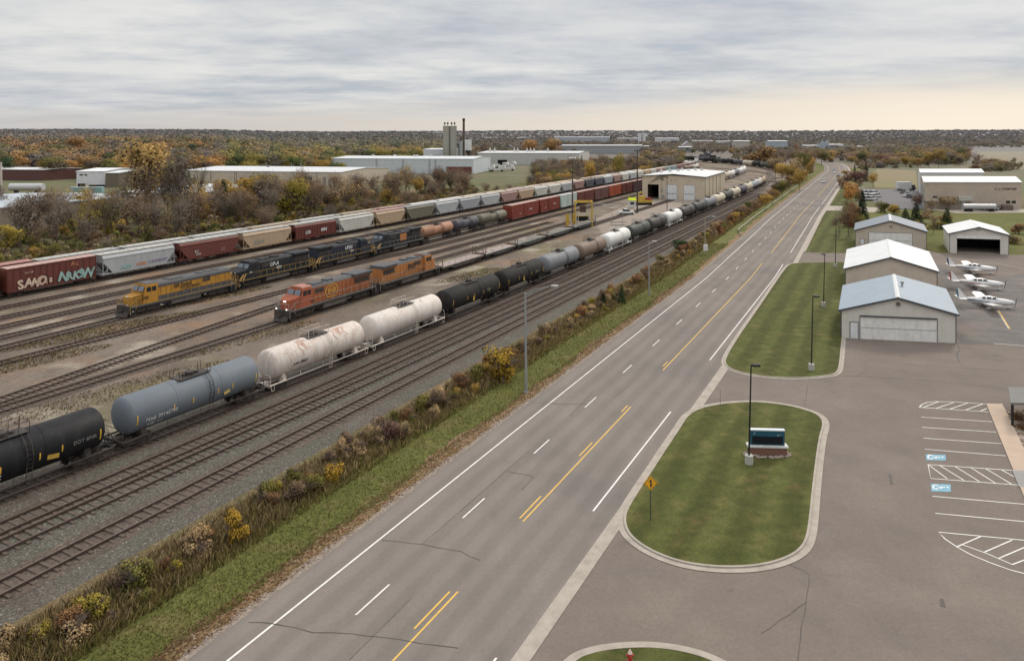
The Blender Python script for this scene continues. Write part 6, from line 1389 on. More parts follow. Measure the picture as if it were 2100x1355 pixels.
for px, py, c, k, lab in ((1853, 397, gry, 'pickup', 'dark pickup parked by the white box truck'), (1862, 401, sil_, 'suv', 'silver car left of the big tan warehouse'), (1866, 406, gry, 'suv', 'grey car nearest the warehouse side doors'), (1857, 404, wht, 'car', 'white car left of the big tan warehouse'),
                          (2000, 431, wht, 'van', 'white van in front of the tan warehouse entrance'), (2018, 430, blk_, 'pickup', 'black pickup in front of the tan warehouse'), (2030, 432, sil_, 'pickup', 'silver pickup with black bed in front of the tan warehouse'), (2040, 431, gry, 'car', 'dark car right end of the row before the tan warehouse')):
    car(lab, G(px, py), .05 if px > 1900 else .9, c, k, 'vehicles at the tan warehouse', cat='pickup' if k == 'pickup' else 'van' if k == 'van' else 'car')
t = thing('box_truck', 'white box truck beside the big tan warehouse', 'truck', (*G(1857, 391), 0), .05); mb = MB(); mb.bb(-4.2, 2.2, -1.25, 1.25, 1.0, 4.2); mb.obj('cargo_box', whitew, t); mb = MB(); mb.prism([(2.25, .6), (4.4, .6), (4.4, 1.6), (3.9, 2.8), (2.25, 2.8)], -1.1, 1.1); mb.obj('cab', M('truck_cab', (.06, .06, .07), .5), t)
for sx_ in (-2.8, 3.3): 
    for sy in (-1.1, 1.1): mb = MB(); mb.cyl((sx_, sy - .15, .5), (sx_, sy + .15, .5), .5, n=12); mb.obj('wheel', tyrem, t)
t = thing('tank_trailer', 'long silver trailer parked before the tan warehouse', 'trailer', (*G(2010, 434), 0), -.02); mb = MB(); mb.cyl((-6, 0, 1.7), (5.2, 0, 1.7), .95, n=16); mb.obj('tank', M('trailer_silver', (.4, .41, .42), .4, metal=.3), t, smooth=True); mb = MB()
for a in (-4.6, -3.5, 3.8): mb.cyl((a, -1, .5), (a, 1, .5), .5, n=12)
mb.obj('wheel', tyrem, t)
for i, (px, py, lab) in enumerate(((1028, 345, 'white machine part nearest the dark loading door'), (1045, 341, 'white machine at the back of the factory yard'), (1000, 349, 'white truck on the left of the factory yard'), (1018, 352, 'white truck with dark wheels in the factory yard'), (1040, 350, 'white truck in the middle of the factory yard'))):
    t = thing('yard_truck', lab, 'truck', (*G(px, py), 0), random.uniform(-.4, .6), 'white vehicles in the factory yard'); mb = MB(); mb.loft([[(x, -1.3, z) for x, z in ((-6, 1), (-5.5, 3.0), (-1.5, 3.3), (-1, 2), (1.5, 2), (2.4, 4), (4.5, 4), (5.5, 2.4), (5.5, 1))], [(x, 1.3, z) for x, z in ((-6, 1), (-5.5, 3.0), (-1.5, 3.3), (-1, 2), (1.5, 2), (2.4, 4), (4.5, 4), (5.5, 2.4), (5.5, 1))]]); mb.obj('body', whitew, t)
    mb = MB()
    for a in (-4.5, -3, 4): mb.cyl((a, -1.3, .7), (a, 1.3, .7), .7, n=10)
    mb.obj('wheel', tyrem, t)
# loader and machine near the shed
x, y = G(1318, 420); t = thing('yellow_loader', 'yellow tracked crane machine at the shed corner', 'machine', (x, y, 0), .1); mb = MB(); mb.bb(-3.4, 3.4, -1.2, 1.2, .9, 1.9); mb.bb(-1.6, .6, -1, 1, 1.9, 3.3); mb.obj('body', yel, t); mb = MB(); mb.bb(-3.2, 3.2, -1.5, -1.0, 0, .9); mb.bb(-3.2, 3.2, 1.0, 1.5, 0, .9); mb.obj('track', tyrem, t); mb = MB(); mb.bar([(1.5, 0, 1.9), (-.5, 0, 5.0), (-2.6, 0, 3.0)], .22); mb.obj('boom', yel, t); mb = MB(); mb.bb(1.0, 3.3, -.9, .9, 1.95, 2.7); mb.obj('counterweight', M('machine_red', (.25, .03, .03), .7), t)
x, y = G(1296, 427); t = thing('service_unit', 'white service unit under a bright yellow green canopy', 'service unit', (x, y, 0), .1); mb = MB(); mb.prismx([(-1.1, 2.9), (1.1, 2.9), (0, 3.9)], -1.4, 1.4); mb.obj('canopy', M('hi_vis_canopy', (.55, .62, .02), .7), t); mb = MB(); mb.bb(-1.2, 1.2, -.9, .9, .4, 2.9); mb.obj('housing', whitew, t); mb = MB(); mb.bb(-.9, .6, -.93, -.9, 1.4, 2.3); mb.obj('window', glass, t)
for i, (px, py, c, lab) in enumerate(((1267, 462, (.35, .32, .28), 'pale crossed pipe rack on the ground beside the gantry'),)):
    t = thing('pipe_rack', lab, 'rack', (*G(px, py), 0), .1); mb = MB(); mb.bb(-2, 2, -.6, .6, 0, .25); mb.bar([(-1.8, 0, .2), (-1.8, 0, 4.0)], .08); mb.bar([(1.4, 0, .2), (1.4, 0, 5.0)], .08); mb.bb(-2.5, 2.5, -.2, .2, .8, 1.1); mb.obj('frame', M('rack_pale', c, .8), t)
# kiosk at the right edge
x, y = 47.3, 69.4; t = thing('kiosk', 'grey roofed shelter corner at the right edge of the lot', 'shelter', (x, y, 0)); mb = MB(); mb.prismz([(0, 0), (7, -.4), (9.6, 3.9), (2.7, 4.3)], 2.1, 2.3); mb.obj('roof', M('kiosk_roof', (.17, .165, .155), .8), t)
for dx, dy in ((.25, .1), (6, .0), (2.9, 4.0)): mb = MB(); mb.bb(dx - .08, dx + .08, dy - .08, dy + .08, .1, 2.1); mb.obj('post', polek, t)

# ------------------------------------------------------------------ aeroplanes
planew = M('aircraft_white', (.66, .65, .64), .35, var=.03, dirt=.12, spec=.5)
def plane(label, nose, tail, trimcol, sc=1.0):
    n = Vector((*nose, 0)); tl = Vector((*tail, 0)); d = n - tl; L = d.length; rz = math.atan2(d.y, d.x); k = L / 8.0
    t = thing('light_aircraft', label, 'aircraft', tuple((n + tl) / 2), rz, 'light aircraft on the apron', (k, k, k)); N = 14
    prof = [(-4.0, .06, .10, 1.35), (-3.6, .14, .2, 1.3), (-2.4, .26, .34, 1.2), (-1.2, .42, .48, 1.15), (-.4, .52, .56, 1.13), (.8, .54, .58, 1.1), (1.9, .5, .52, 1.05), (2.9, .44, .44, 1.02), (3.6, .33, .33, 1.0), (3.85, .16, .16, 1.0)]
    mb = MB(); mb.loft([[(x, w_ * math.cos(2 * PI * i / N), zc + h_ * math.sin(2 * PI * i / N)) for i in range(N)] for x, w_, h_, zc in prof]); fu = mb.obj('fuselage', planew, t, smooth=True)
    mb = MB()
    for s in (-1, 1): mb.loft([[(x, s * .3, z) for x, z in ((-.75, .74), (.1, .66), (1.05, .74), (.1, .88))], [(x, s * 4.9, z) for x, z in ((-.65, 1.42), (.0, 1.37), (.75, 1.44), (.0, 1.52))], [(x, s * 5.1, z) for x, z in ((-.4, 1.5), (.0, 1.48), (.5, 1.5), (.0, 1.53))]])
    mb.obj('wing', planew, t, smooth=True)
    mb = MB(); mb.loft([[(-4.15, y, 1.42), (-3.1, y, 1.42), (-3.1, y, 1.48), (-4.15, y, 1.48)] for y in (-1.5, 1.5)]); mb.obj('tailplane', planew, t)
    mb = MB(); mb.prism([(-4.0, 1.3), (-2.3, 1.38), (-3.0, 1.7), (-3.75, 2.75), (-4.25, 2.75)], -.05, .05); mb.obj('fin', planew, t)
    mb = MB(); mb.prism([(-4.3, 2.76), (-4.05, 2.76), (-3.88, 1.3), (-4.08, 1.3)], -.056, .056); mb.obj('rudder_stripe', trimcol, t)
    mb = MB(); mb.loft([[(x, w_ * math.cos(PI * i / 8), z0 + h_ * math.sin(PI * i / 8)) for i in range(9)] for x, w_, h_, z0 in ((-1.1, .3, .1, 1.5), (-.5, .46, .42, 1.45), (.4, .5, .5, 1.42), (1.2, .47, .36, 1.4), (1.8, .36, .05, 1.4))]); cp = mb.obj('canopy', planew, t, smooth=True)
    mb = MB()
    for s in (-1, 1):
        for x0, x1 in ((-.75, -.3), (-.15, .5), (.62, 1.15)): mb.add([(x0, s * .50, 1.50), (x1, s * .505, 1.50), (x1 - .04, s * .43, 1.78), (x0 + .06, s * .42, 1.78)], [(0, 1, 2, 3)])
    mb.add([(1.30, -.40, 1.5), (1.30, .40, 1.5), (1.2, .25, 1.76), (1.2, -.25, 1.76)], [(0, 1, 2, 3)])
    mb.obj('cabin_window', glass, cp, fix=False)
    mb = MB()
    for s in (-1, 1): mb.add([(-3.6, s * .18, 1.25), (-.3, s * .545, 1.02), (3.5, s * .37, .92), (3.5, s * .37, 1.0), (-.3, s * .555, 1.16), (-3.6, s * .18, 1.33)], [(0, 1, 2, 3, 4, 5)])
    mb.obj('fuselage_stripe', trimcol, fu, fix=False)
    for a, b_ in ((2.9, 0), (-.2, -1.5), (-.2, 1.5)):
        mb = MB(); mb.cyl((a, b_, .2), (a - .05, b_ * .95, .9), .05, n=6); mb.loft([[(a + x, b_ + w_ * math.cos(2 * PI * i / 8), .25 + h_ * math.sin(2 * PI * i / 8)) for i in range(8)] for x, w_, h_ in ((-.4, .04, .05), (-.1, .12, .16), (.2, .1, .13), (.35, .03, .04))]); g_ = mb.obj('landing_gear', planew, t)
        mb = MB(); mb.cyl((a, b_ - .07, .17), (a, b_ + .07, .17), .17, n=10); mb.obj('wheel', tyrem, g_)
    mb = MB(); mb.cyl((3.84, 0, 1.0), (4.15, 0, 1.0), .13, .02, n=10); pr = mb.obj('spinner', trimcol, t); mb = MB(); mb.box((3.95, 0, 1.0), (.03, .12, 1.8), rx=.5); mb.obj('propeller', polek, t)
    return t
navyt = M('stripe_navy', (.03, .04, .12), .5); redt = M('stripe_red', (.3, .08, .07), .5); bluet = M('stripe_blue', (.06, .14, .2), .5)
plane('white light aircraft with a navy stripe, farthest of the three', (95.0, 143.2), (86.9, 145.6), navyt)
plane('white light aircraft with thin red stripes, middle of the three', (86.9, 128.8), (78.6, 131.0), redt)
a3 = plane('white light aircraft with blue nose and dark registration, nearest of the three', (79.4, 115.2), (71.6, 117.4), bluet)
side_text(a3, 'N8707U', .36, navyt, (-2.2, -.36, 1.2), extr=.004)
# ------------------------------------------------------------------ vegetation
rs = np.random.RandomState(5)
def crown_np(n, blobs, leaf, zc=.62, seed=0, fill=.35):
    """unit tree: leaf quads over lumps; returns V,F,tint"""
    r = np.random.RandomState(seed); B = []
    for i in range(blobs):
        a = r.uniform(0, 2 * PI); rad = r.uniform(0, .26) if i else 0; z = zc + r.uniform(-.20, .22); B.append((rad * math.cos(a), rad * math.sin(a), z, r.uniform(.13, .22)))
    B = np.array(B); k = r.randint(0, len(B), n); d = r.normal(size=(n, 3)); d /= np.linalg.norm(d, axis=1)[:, None]
    rr = (1 - fill * r.rand(n) ** 1.5); c = B[k, :3] + d * (B[k, 3] * rr)[:, None] * np.array([1.1, 1.1, 1.0])
    # shade put into the tint: lighter upper and outer leaves, darker inside
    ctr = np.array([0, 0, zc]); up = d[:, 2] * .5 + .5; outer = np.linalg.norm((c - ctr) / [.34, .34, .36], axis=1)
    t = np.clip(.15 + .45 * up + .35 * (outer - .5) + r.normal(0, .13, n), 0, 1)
    a = r.normal(size=(n, 3)); a -= 0; a /= np.linalg.norm(a, axis=1)[:, None]; nrm = d * .9 + a * .6; nrm /= np.linalg.norm(nrm, axis=1)[:, None]
    u = np.cross(nrm, r.normal(size=(n, 3))); u /= np.linalg.norm(u, axis=1)[:, None]; v = np.cross(nrm, u)
    s = leaf * r.uniform(.6, 1.4, n)[:, None]
    V = np.stack([c - u * s - v * s * .6, c + u * s - v * s * .6, c + u * s * .7 + v * s * .7, c - u * s * .7 + v * s * .6], 1).reshape(-1, 3)
    cn = d * np.array([.8, .8, .8]) + (c - ctr) / .35 * .5 + np.array([0, 0, .35]) + r.normal(0, .12, (n, 3)); cn /= np.linalg.norm(cn, axis=1)[:, None]
    return V, np.arange(4 * n).reshape(-1, 4), np.hstack([t[:, None], cn])
def branch_np(seed, depth=5, spread=.55, n0=5, lean=.0, trunk=.2, r0=.018, upb=.25, twig=1):
    r = random.Random(seed); V = []; Fc = []; T = []
    def tube(p, q, ra, rb, t):
        d = (q - p).normalized(); a = d.orthogonal().normalized(); b = d.cross(a); base = len(V)
        for c, rad in ((p, ra), (q, rb)):
            for i in range(3): an = 2 * PI * i / 3; V.append(tuple(c + a * rad * math.cos(an) + b * rad * math.sin(an)))
        for i in range(3): j = (i + 1) % 3; Fc.append((base + i, base + j, base + 3 + j, base + 3 + i)); T.append((t, 0, 0, 1))
    def grow(p, d, L, rad, lv):
        q = p + d * L; tube(p, q, rad, rad * .68, lv / depth)
        if lv >= depth: return
        k = n0 if lv == 0 else r.choice((2, 3, 3, 4) if lv > 1 else (3, 4))
        for i in range(k):
            a = r.uniform(0, 2 * PI); s = r.uniform(spread * .55, spread * 1.25); ax = Vector((math.cos(a), math.sin(a), 0)); nd = (d + ax * s + Vector((0, 0, upb * r.random()))).normalized()
            st = p.lerp(q, r.uniform(.55, 1.0) if i else 1.0); grow(st, nd, L * r.uniform(.58, .82) * (1 if lv else 1.05), rad * r.uniform(.48, .62), lv + 1)
    grow(Vector((0, 0, 0)), Vector((lean, lean * .5, 1)).normalized(), trunk, r0, 0)
    V = np.array(V); zmax = V[:, 2].max(); V /= zmax; return V, np.array(Fc), np.array(T)
def merge(*ps):
    V = []; F_ = []; T = []; b = 0; M_ = []
    for i, (v, f, t) in enumerate(ps): V.append(v); F_.append(f + b); T.append(t); b += len(v); M_.append(np.full(len(f), i))
    return np.vstack(V), np.vstack(F_), np.vstack(T), np.concatenate(M_)
bark = leafmat('bark', (.19, .15, .12), (.34, .28, .23))
LC = dict(bigtan=((.19, .13, .05), (.27, .185, .075)), gold=((.20, .125, .03), (.29, .19, .055)), orange=((.22, .11, .035), (.32, .17, .06)), rust=((.15, .08, .04), (.22, .125, .065)), brown=((.10, .07, .048), (.185, .135, .09)), olive=((.085, .085, .028), (.17, .155, .045)),
          green=((.05, .07, .025), (.11, .125, .035)), yellow=((.25, .155, .025), (.35, .225, .04)), maroon=((.10, .055, .045), (.15, .09, .07)), grey=((.10, .085, .07), (.19, .165, .14)), tan=((.20, .14, .075), (.33, .245, .14)),
          spruce=((.018, .032, .018), (.045, .07, .035)), dkgreen=((.025, .045, .02), (.06, .085, .035)), goldgreen=((.16, .13, .025), (.28, .22, .05)))
LC = {k: tuple(tuple(min(.8, q * (2.05 if k != 'spruce' else 1.5)) for q in c) for c in v) for k, v in LC.items()}
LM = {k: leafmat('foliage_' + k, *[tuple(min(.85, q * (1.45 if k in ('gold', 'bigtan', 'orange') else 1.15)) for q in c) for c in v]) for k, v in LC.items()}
def mk(name, *ps, mats):
    V, Fq, T, mi = merge(*ps); me = npmesh(name, V, Fq, mats, T); me.polygons.foreach_set('material_index', mi.astype(np.int32)); return me
NL = 2200
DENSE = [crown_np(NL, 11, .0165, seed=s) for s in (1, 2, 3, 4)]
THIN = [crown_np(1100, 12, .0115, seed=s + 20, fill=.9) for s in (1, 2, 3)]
BR = [branch_np(s, 4, .5, 4, trunk=.34) for s in (1, 2, 3)]
BARE = [branch_np(s, 6, .50, 4, lean=random.uniform(-.1, .1), trunk=.22, r0=.0105) for s in (11, 12, 13)]
FAN = [branch_np(s, 6, .62, 5, trunk=.12, r0=.010, upb=.5) for s in (31, 32)]
def trunk_only(): mb = branch_np(50, 2, .45, 3, trunk=.5, r0=.020); return mb
TRK1 = trunk_only(); TV = TRK1[0].copy(); TV *= .75; TRK1 = (TV, TRK1[1], TRK1[2])
def shrub_np(n, leaf, seed):
    V, f, t = crown_np(n, 7, leaf, zc=.45, seed=seed, fill=.6); V = V.copy(); V[:, 2] = np.clip(V[:, 2] * 1.25 - .18, .0, None); return V, f, t
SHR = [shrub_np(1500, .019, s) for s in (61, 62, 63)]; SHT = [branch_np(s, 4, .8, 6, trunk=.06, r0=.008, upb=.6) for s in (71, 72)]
SHT = [(v * .72, f, t * .3) for v, f, t in SHT]
def spruce_np(seed, n=1500):
    r = np.random.RandomState(seed); z = 1 - r.rand(n) ** .6 * .95; lay = np.floor(z * 13) / 13; rad = (1 - z) * .27 + .012; rr = rad * (.55 + .45 * r.rand(n)) * (1 - .35 * (z - lay) * 13); a = r.uniform(0, 2 * PI, n)
    c = np.stack([rr * np.cos(a), rr * np.sin(a), z - rr * .35], 1); out = np.stack([np.cos(a), np.sin(a), -.45 * np.ones(n)], 1); tn = np.stack([-np.sin(a), np.cos(a), np.zeros(n)], 1); s = .022 * r.uniform(.7, 1.5, n)[:, None]
    V = np.stack([c - tn * s * .7, c + tn * s * .7, c + out * s * 1.8 + tn * s * .2, c + out * s * 1.6 - tn * s * .3], 1).reshape(-1, 3); V[:, 2] = np.clip(V[:, 2], .02, 1)
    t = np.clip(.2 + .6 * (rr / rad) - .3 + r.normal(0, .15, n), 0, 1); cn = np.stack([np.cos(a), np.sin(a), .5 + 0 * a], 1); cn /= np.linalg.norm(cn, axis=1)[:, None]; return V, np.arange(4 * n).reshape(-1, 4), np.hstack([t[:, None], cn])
SPR = spruce_np(5)
ME = {}
def pmesh(kind, i, what):
    k = (kind, i, what)
    if k in ME: return ME[k]
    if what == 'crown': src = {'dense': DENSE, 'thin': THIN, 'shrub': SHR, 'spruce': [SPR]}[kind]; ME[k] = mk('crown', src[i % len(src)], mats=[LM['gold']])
    elif what == 'branches': src = {'thin': BARE, 'bare': BARE, 'fan': FAN, 'dense': [TRK1], 'spruce': [TRK1], 'shrub': SHT}[kind]; ME[k] = mk('trunk', src[i % len(src)], mats=[bark])
    elif what == 'whole':
        A = {'dense': DENSE, 'thin': THIN, 'spruce': [SPR], 'shrub': SHR, 'bare': None}[kind]; B = {'dense': [TRK1], 'thin': BARE, 'spruce': [TRK1], 'bare': BARE, 'shrub': SHT}[kind]
        ME[k] = mk('tree', A[i % len(A)], B[i % len(B)], mats=[LM['gold'], bark]) if A else mk('tree', B[i % len(B)], mats=[bark])
    return ME[k]
VN = [0]
NAMES = {'dense': 'leafy_tree', 'thin': 'thin_leaved_tree', 'bare': 'bare_tree', 'fan': 'bare_tree', 'spruce': 'spruce_tree', 'shrub': 'shrub'}
def tree(kind, col, x, y, h, label, group=None, wid=1.0, parts=True, cat=None, z=None):
    VN[0] += 1; i = VN[0]; rz = random.uniform(0, 6.28); z = hgt(x, y) if z is None else z; cat = cat or ('shrub' if kind == 'shrub' else 'tree')
    sx_ = h * wid; nm = NAMES[kind]
    if parts:
        t = thing(nm, label, cat, (x, y, z - .1), rz, group, (sx_, sx_, h))
        if kind in ('fan', 'bare'):
            part('trunk', pmesh(kind, i, 'branches'), t, mat=LM['grey'] if col == 'grey' else bark)
        else:
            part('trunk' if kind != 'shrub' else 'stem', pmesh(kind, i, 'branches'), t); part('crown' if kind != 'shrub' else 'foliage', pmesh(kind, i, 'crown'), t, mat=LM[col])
        return t
    o = link(bpy.data.objects.new(nm, pmesh(kind, i, 'whole'))); o.location = (x, y, z - .1); o.rotation_euler = (0, 0, rz); o.scale = (sx_, sx_, h)
    if kind != 'bare': paint(o, LM[col])
    return tag(o, label, cat, group)
def ptree(kind, col, px, pyb, pyt, label, wpx=None, group=None, dy=0):
    """tree surveyed by its foot (px,pyb) and its top pyt"""
    x, y = G(px, pyb); h = (pyb - pyt) / F * y; wid = 1.0
    if wpx: wid = (wpx / F * y) / (h * (.72 if kind in ('dense', 'thin', 'shrub') else .5 if kind == 'spruce' else .9))
    return tree(kind, col, x, y, h, label, group, wid)
random.seed(21)
N_ = [('fan', 'bark', 40, 506, 392, 'bare tree leaning over the left end of the blue white roof', 90), ('fan', 'bark', 62, 503, 385, 'second bare tree, with a straight dark trunk before the left roof', 80), ('fan', 'bark', 116, 500, 388, 'bare forked tree before the middle of the left roof', 80),
      ('bare', 'bark', 188, 484, 418, 'short dark bare tree behind the grey hopper', 60), ('bare', 'bark', 213, 482, 405, 'bare tree with a thick dark stem right of the short one', 60), ('thin', 'tan', 260, 470, 395, 'tan twiggy tree below the golden one', 55),
      ('thin', 'tan', 280, 462, 330, 'tan half bare tree under the golden crown', 80), ('dense', 'bigtan', 297, 455, 279, 'large golden tree above the low white roofed buildings', 125), ('fan', 'bark', 300, 457, 310, 'bare forked stems within the large golden tree', 70),
      ('thin', 'grey', 372, 458, 297, 'tall grey bare tree with spreading branches right of the golden tree', 95), ('bare', 'grey', 400, 455, 315, 'tall bare tree before the long tan warehouse', 80), ('thin', 'grey', 345, 455, 335, 'thin grey brown tree between golden and bare ones', 70),
      ('spruce', 'dkgreen', 458, 448, 366, 'dark evergreen standing before the long tan warehouse', 46), ('thin', 'brown', 430, 455, 390, 'brown bushy tree left of the dark evergreen', 60), ('thin', 'brown', 490, 452, 385, 'brown twiggy tree right of the dark evergreen', 60),
      ('bare', 'grey', 470, 462, 400, 'bare leaning tree under the dark evergreen', 60), ('thin', 'grey', 552, 452, 345, 'grey brown tree leaning on the big yellow green one', 75), ('fan', 'bark', 540, 452, 350, 'bare grey tree left of the big yellow green one', 60),
      ('shrub', 'goldgreen', 600, 450, 352, 'big yellow green tree before the long tan warehouse', 62), ('shrub', 'yellow', 676, 438, 386, 'small bright yellow tree before the warehouse corner', 40), ('thin', 'brown', 645, 442, 390, 'brown bush tree left of the bright yellow one', 50), ('thin', 'brown', 708, 436, 380, 'brown tree right of the bright yellow one', 55),
      ('thin', 'maroon', 735, 432, 358, 'dark twiggy tree rising before the warehouse end wall', 50), ('dense', 'tan', 752, 428, 385, 'peach coloured small tree among brown bushes', 30), ('shrub', 'gold', 799, 424, 380, 'golden small tree left of the olive tall one', 32), ('dense', 'olive', 806, 412, 352, 'green olive crown behind the golden small tree', 40),
      ('thin', 'gold', 832, 402, 330, 'tall olive gold tree before the pale blue warehouse', 52), ('fan', 'bark', 832, 402, 338, 'bare stems within the olive gold tree', 40), ('thin', 'brown', 870, 405, 350, 'brown twiggy tree right of the olive gold one', 60), ('fan', 'grey', 900, 402, 335, 'grey bare tree before the silos', 50), ('thin', 'brown', 925, 400, 340, 'reddish brown tree before the maroon panel', 60), ('bare', 'grey', 955, 396, 352, 'bare tree left of the factory yard', 45),
      ('dense', 'orange', 1085, 330, 276, 'golden crown behind the grey white warehouse', 40), ('dense', 'orange', 1130, 330, 282, 'pale orange crown right of the golden one', 44), ('thin', 'brown', 995, 330, 285, 'brown tree between chimney and warehouse', 36), ('shrub', 'orange', 1556, 332, 285, 'large round orange tree beside the distant curved tank string', 82), ('thin', 'orange', 1633, 318, 290, 'small orange tree right of the large round one', 16),
      ('dense', 'gold', 1212, 392, 328, 'golden tree in the bushes above the orange boxcar', 28), ('dense', 'goldgreen', 1268, 372, 312, 'yellow green tree in the bushes', 28), ('spruce', 'dkgreen', 1193, 360, 318, 'dark evergreen among the brown bushes right of the mast', 14)]
for k, c, px, pb, pt, lab, w_ in N_: ptree(k, c, px, pb, pt, lab, w_)
# right side trees
for k, c, px, pb, pt, lab, w_ in [('spruce', 'spruce', 1769, 455, 390, 'large dark spruce beside the small car lot', 34), ('spruce', 'spruce', 1776, 372, 334, 'slender dark spruce above the reddish tree', 15), ('spruce', 'spruce', 1753, 356, 336, 'small spruce beside the far road', 8),
                                  ('spruce', 'dkgreen', 1857, 457, 426, 'left of two spruces peeping over the hangar roof', 30), ('spruce', 'spruce', 1879, 460, 415, 'right of two spruces peeping over the hangar roof', 36), ('spruce', 'dkgreen', 1942, 468, 425, 'dark spruce behind the open hangar', 34),
                                  ('dense', 'orange', 1745, 425, 372, 'bright orange tree beside the far road', 36), ('dense', 'maroon', 1758, 402, 346, 'dull red tree behind the bright orange one', 42), ('thin', 'rust', 1740, 486, 420, 'rusty brown tree at the corner of the lawn', 40), ('thin', 'maroon', 1722, 480, 436, 'low reddish bush tree beside the lawn', 36), ('dense', 'maroon', 1881, 430, 396, 'dark red crown before the warehouse side', 26), ('thin', 'rust', 1752, 470, 410, 'brown leafless looking tree left of the large spruce', 34),
                                  ('dense', 'tan', 1946, 430, 396, 'tan orange crown before the big tan warehouse', 44), ('bare', 'bark', 1946, 440, 400, 'bare stems under the tan orange crown', 26), ('thin', 'tan', 1914, 478, 432, 'pale tan shrub tree beside the open hangar', 32), ('thin', 'tan', 1912, 440, 405, 'faint leafless tree before the warehouse awning', 30),
                                  ('dense', 'gold', 1905, 345, 303, 'tall golden tree left of the field', 34), ('dense', 'gold', 1925, 345, 303, 'second tall golden tree, beside the first', 26), ('dense', 'olive', 1973, 335, 299, 'olive tree at the edge of the field', 24), ('thin', 'maroon', 2004, 338, 312, 'dull maroon tree at the edge of the field', 30),
                                  ('dense', 'tan', 1811, 342, 326, 'pale straw bush tree beyond the small field', 26), ('thin', 'olive', 1838, 344, 327, 'olive bush tree beyond the small field', 28), ('dense', 'gold', 1790, 385, 352, 'yellow bush by the small field', 20), ('thin', 'rust', 1850, 388, 370, 'reddish bush left of the box truck', 30), ('thin', 'maroon', 2055, 345, 334, 'low maroon bush in the field', 26)]:
    ptree(k, c, px, pb, pt, lab, w_)
random.seed(12)
for k in range(26):
    px = random.uniform(1722, 1760); py = random.uniform(352, 470); col = random.choice(['rust', 'maroon', 'tan', 'brown', 'gold', 'olive'])
    if px < 1735 and py > 395: continue
    x, y = G(px, py); tree(random.choice(['thin', 'shrub', 'dense']), col, x, y, random.uniform(3.5, 7), '%s tree or bush in the row beside the far lawn' % dict(rust='rusty brown', maroon='maroon', tan='straw coloured', brown='brown', gold='golden', olive='olive')[col], '%s trees beside the far lawn' % col, 1.1)
for px, py, c_, lab in ((1900, 448, 'tan', 'straw bush left of the open hangar'), (1922, 470, 'olive', 'olive bush touching the open hangar wall'), (1935, 458, 'rust', 'rusty bush behind the open hangar'), (1890, 470, 'gold', 'yellow bush between the two rear hangars'), (1832, 440, 'gold', 'yellow green bush behind the slate roofed hangar'), (1815, 436, 'olive', 'olive bush below the small car lot'), (2075, 500, 'tan', 'straw bush right of the open hangar'), (2090, 480, 'rust', 'rusty bush at the right edge beyond the open hangar')): ptree('shrub', c_, px, py, py - random.uniform(18, 32), lab, 34)
# foreground individual shrubs
ptree('shrub', 'yellow', 1032, 786, 696, 'large golden yellow bush next to the tall street lamp', 92); ptree('shrub', 'maroon', 792, 905, 842, 'dark maroon bush in the verge bushes', 62); ptree('shrub', 'yellow', 484, 1112, 1032, 'bright yellow bush at the lower left of the verge', 54); ptree('shrub', 'yellow', 676, 985, 935, 'small yellow bush below the white tank cars', 56)
ptree('spruce', 'dkgreen', 1275, 622, 580, 'small dark juniper at the edge of the verge', 22); ptree('spruce', 'spruce', 1237, 625, 598, 'tiny dark juniper left of the other one', 20); ptree('shrub', 'dkgreen', 1400, 515, 482, 'dark green bush beside the tracks', 40)
# verge shrubs
cyc = ['rust', 'tan', 'olive', 'tan', 'rust', 'tan', 'brown', 'goldgreen', 'olive', 'brown', 'gold', 'tan']
nm_ = dict(rust='rusty brown', tan='straw coloured', olive='olive green', brown='brown', goldgreen='yellow green', gold='golden', maroon='maroon')
random.seed(5); Y = 33.0; cnt = 0
while Y < 640 and cnt < 250:
    h0 = 2.0 if Y < 130 else (2.4 if Y < 200 else 3.6 if Y < 330 else 5.5)
    for c in ((44.9, 46.1, 47.4) if Y < 200 else (45.0, 46.9)):
        if random.random() < .34: continue
        hh = h0 * random.uniform(.45, 1.3) * (.75 if c < 45 else 1); col = random.choice(cyc) if Y < 230 else random.choice(['gold', 'rust', 'olive', 'tan', 'brown', 'goldgreen', 'gold'])
        yy = Y + random.uniform(-1, 1); cc = c + random.uniform(-.6, .6)
        tree('shrub', col, RX(cc, yy), yy, hh, '%s shrub in the verge bushes, %s' % (nm_[col], 'near part of the row' if Y < 110 else 'middle part of the row' if Y < 250 else 'far part of the row'), 'verge bushes, %s, %s' % (nm_[col], 'near' if Y < 110 else 'middle' if Y < 250 else 'far'), random.uniform(.9, 1.35), parts=Y < 120); cnt += 1
    Y += (1.55 if Y < 130 else 2.6 if Y < 200 else 4.2 if Y < 330 else 8.5)
# larger trees left of the far road
for px, pb, pt, c in ((1590, 372, 320, 'tan'), (1604, 375, 325, 'gold'), (1618, 380, 335, 'gold'), (1632, 378, 322, 'tan'), (1645, 372, 308, 'olive'), (1655, 362, 312, 'gold'), (1668, 352, 305, 'rust'), (1640, 392, 345, 'gold'), (1605, 405, 370, 'olive'), (1585, 420, 385, 'rust'), (1570, 430, 398, 'gold'), (1548, 440, 405, 'rust'), (1530, 450, 420, 'rust'), (1622, 352, 300, 'brown'), (1600, 345, 300, 'brown'), (1685, 338, 305, 'olive')):
    ptree('dense' if c in ('gold', 'tan', 'olive') else 'thin', c, px, pb, pt, '%s tree along the left side of the far road' % nm_[c], 36 if pb < 400 else 30, 'trees along the far road, %s' % nm_[c])
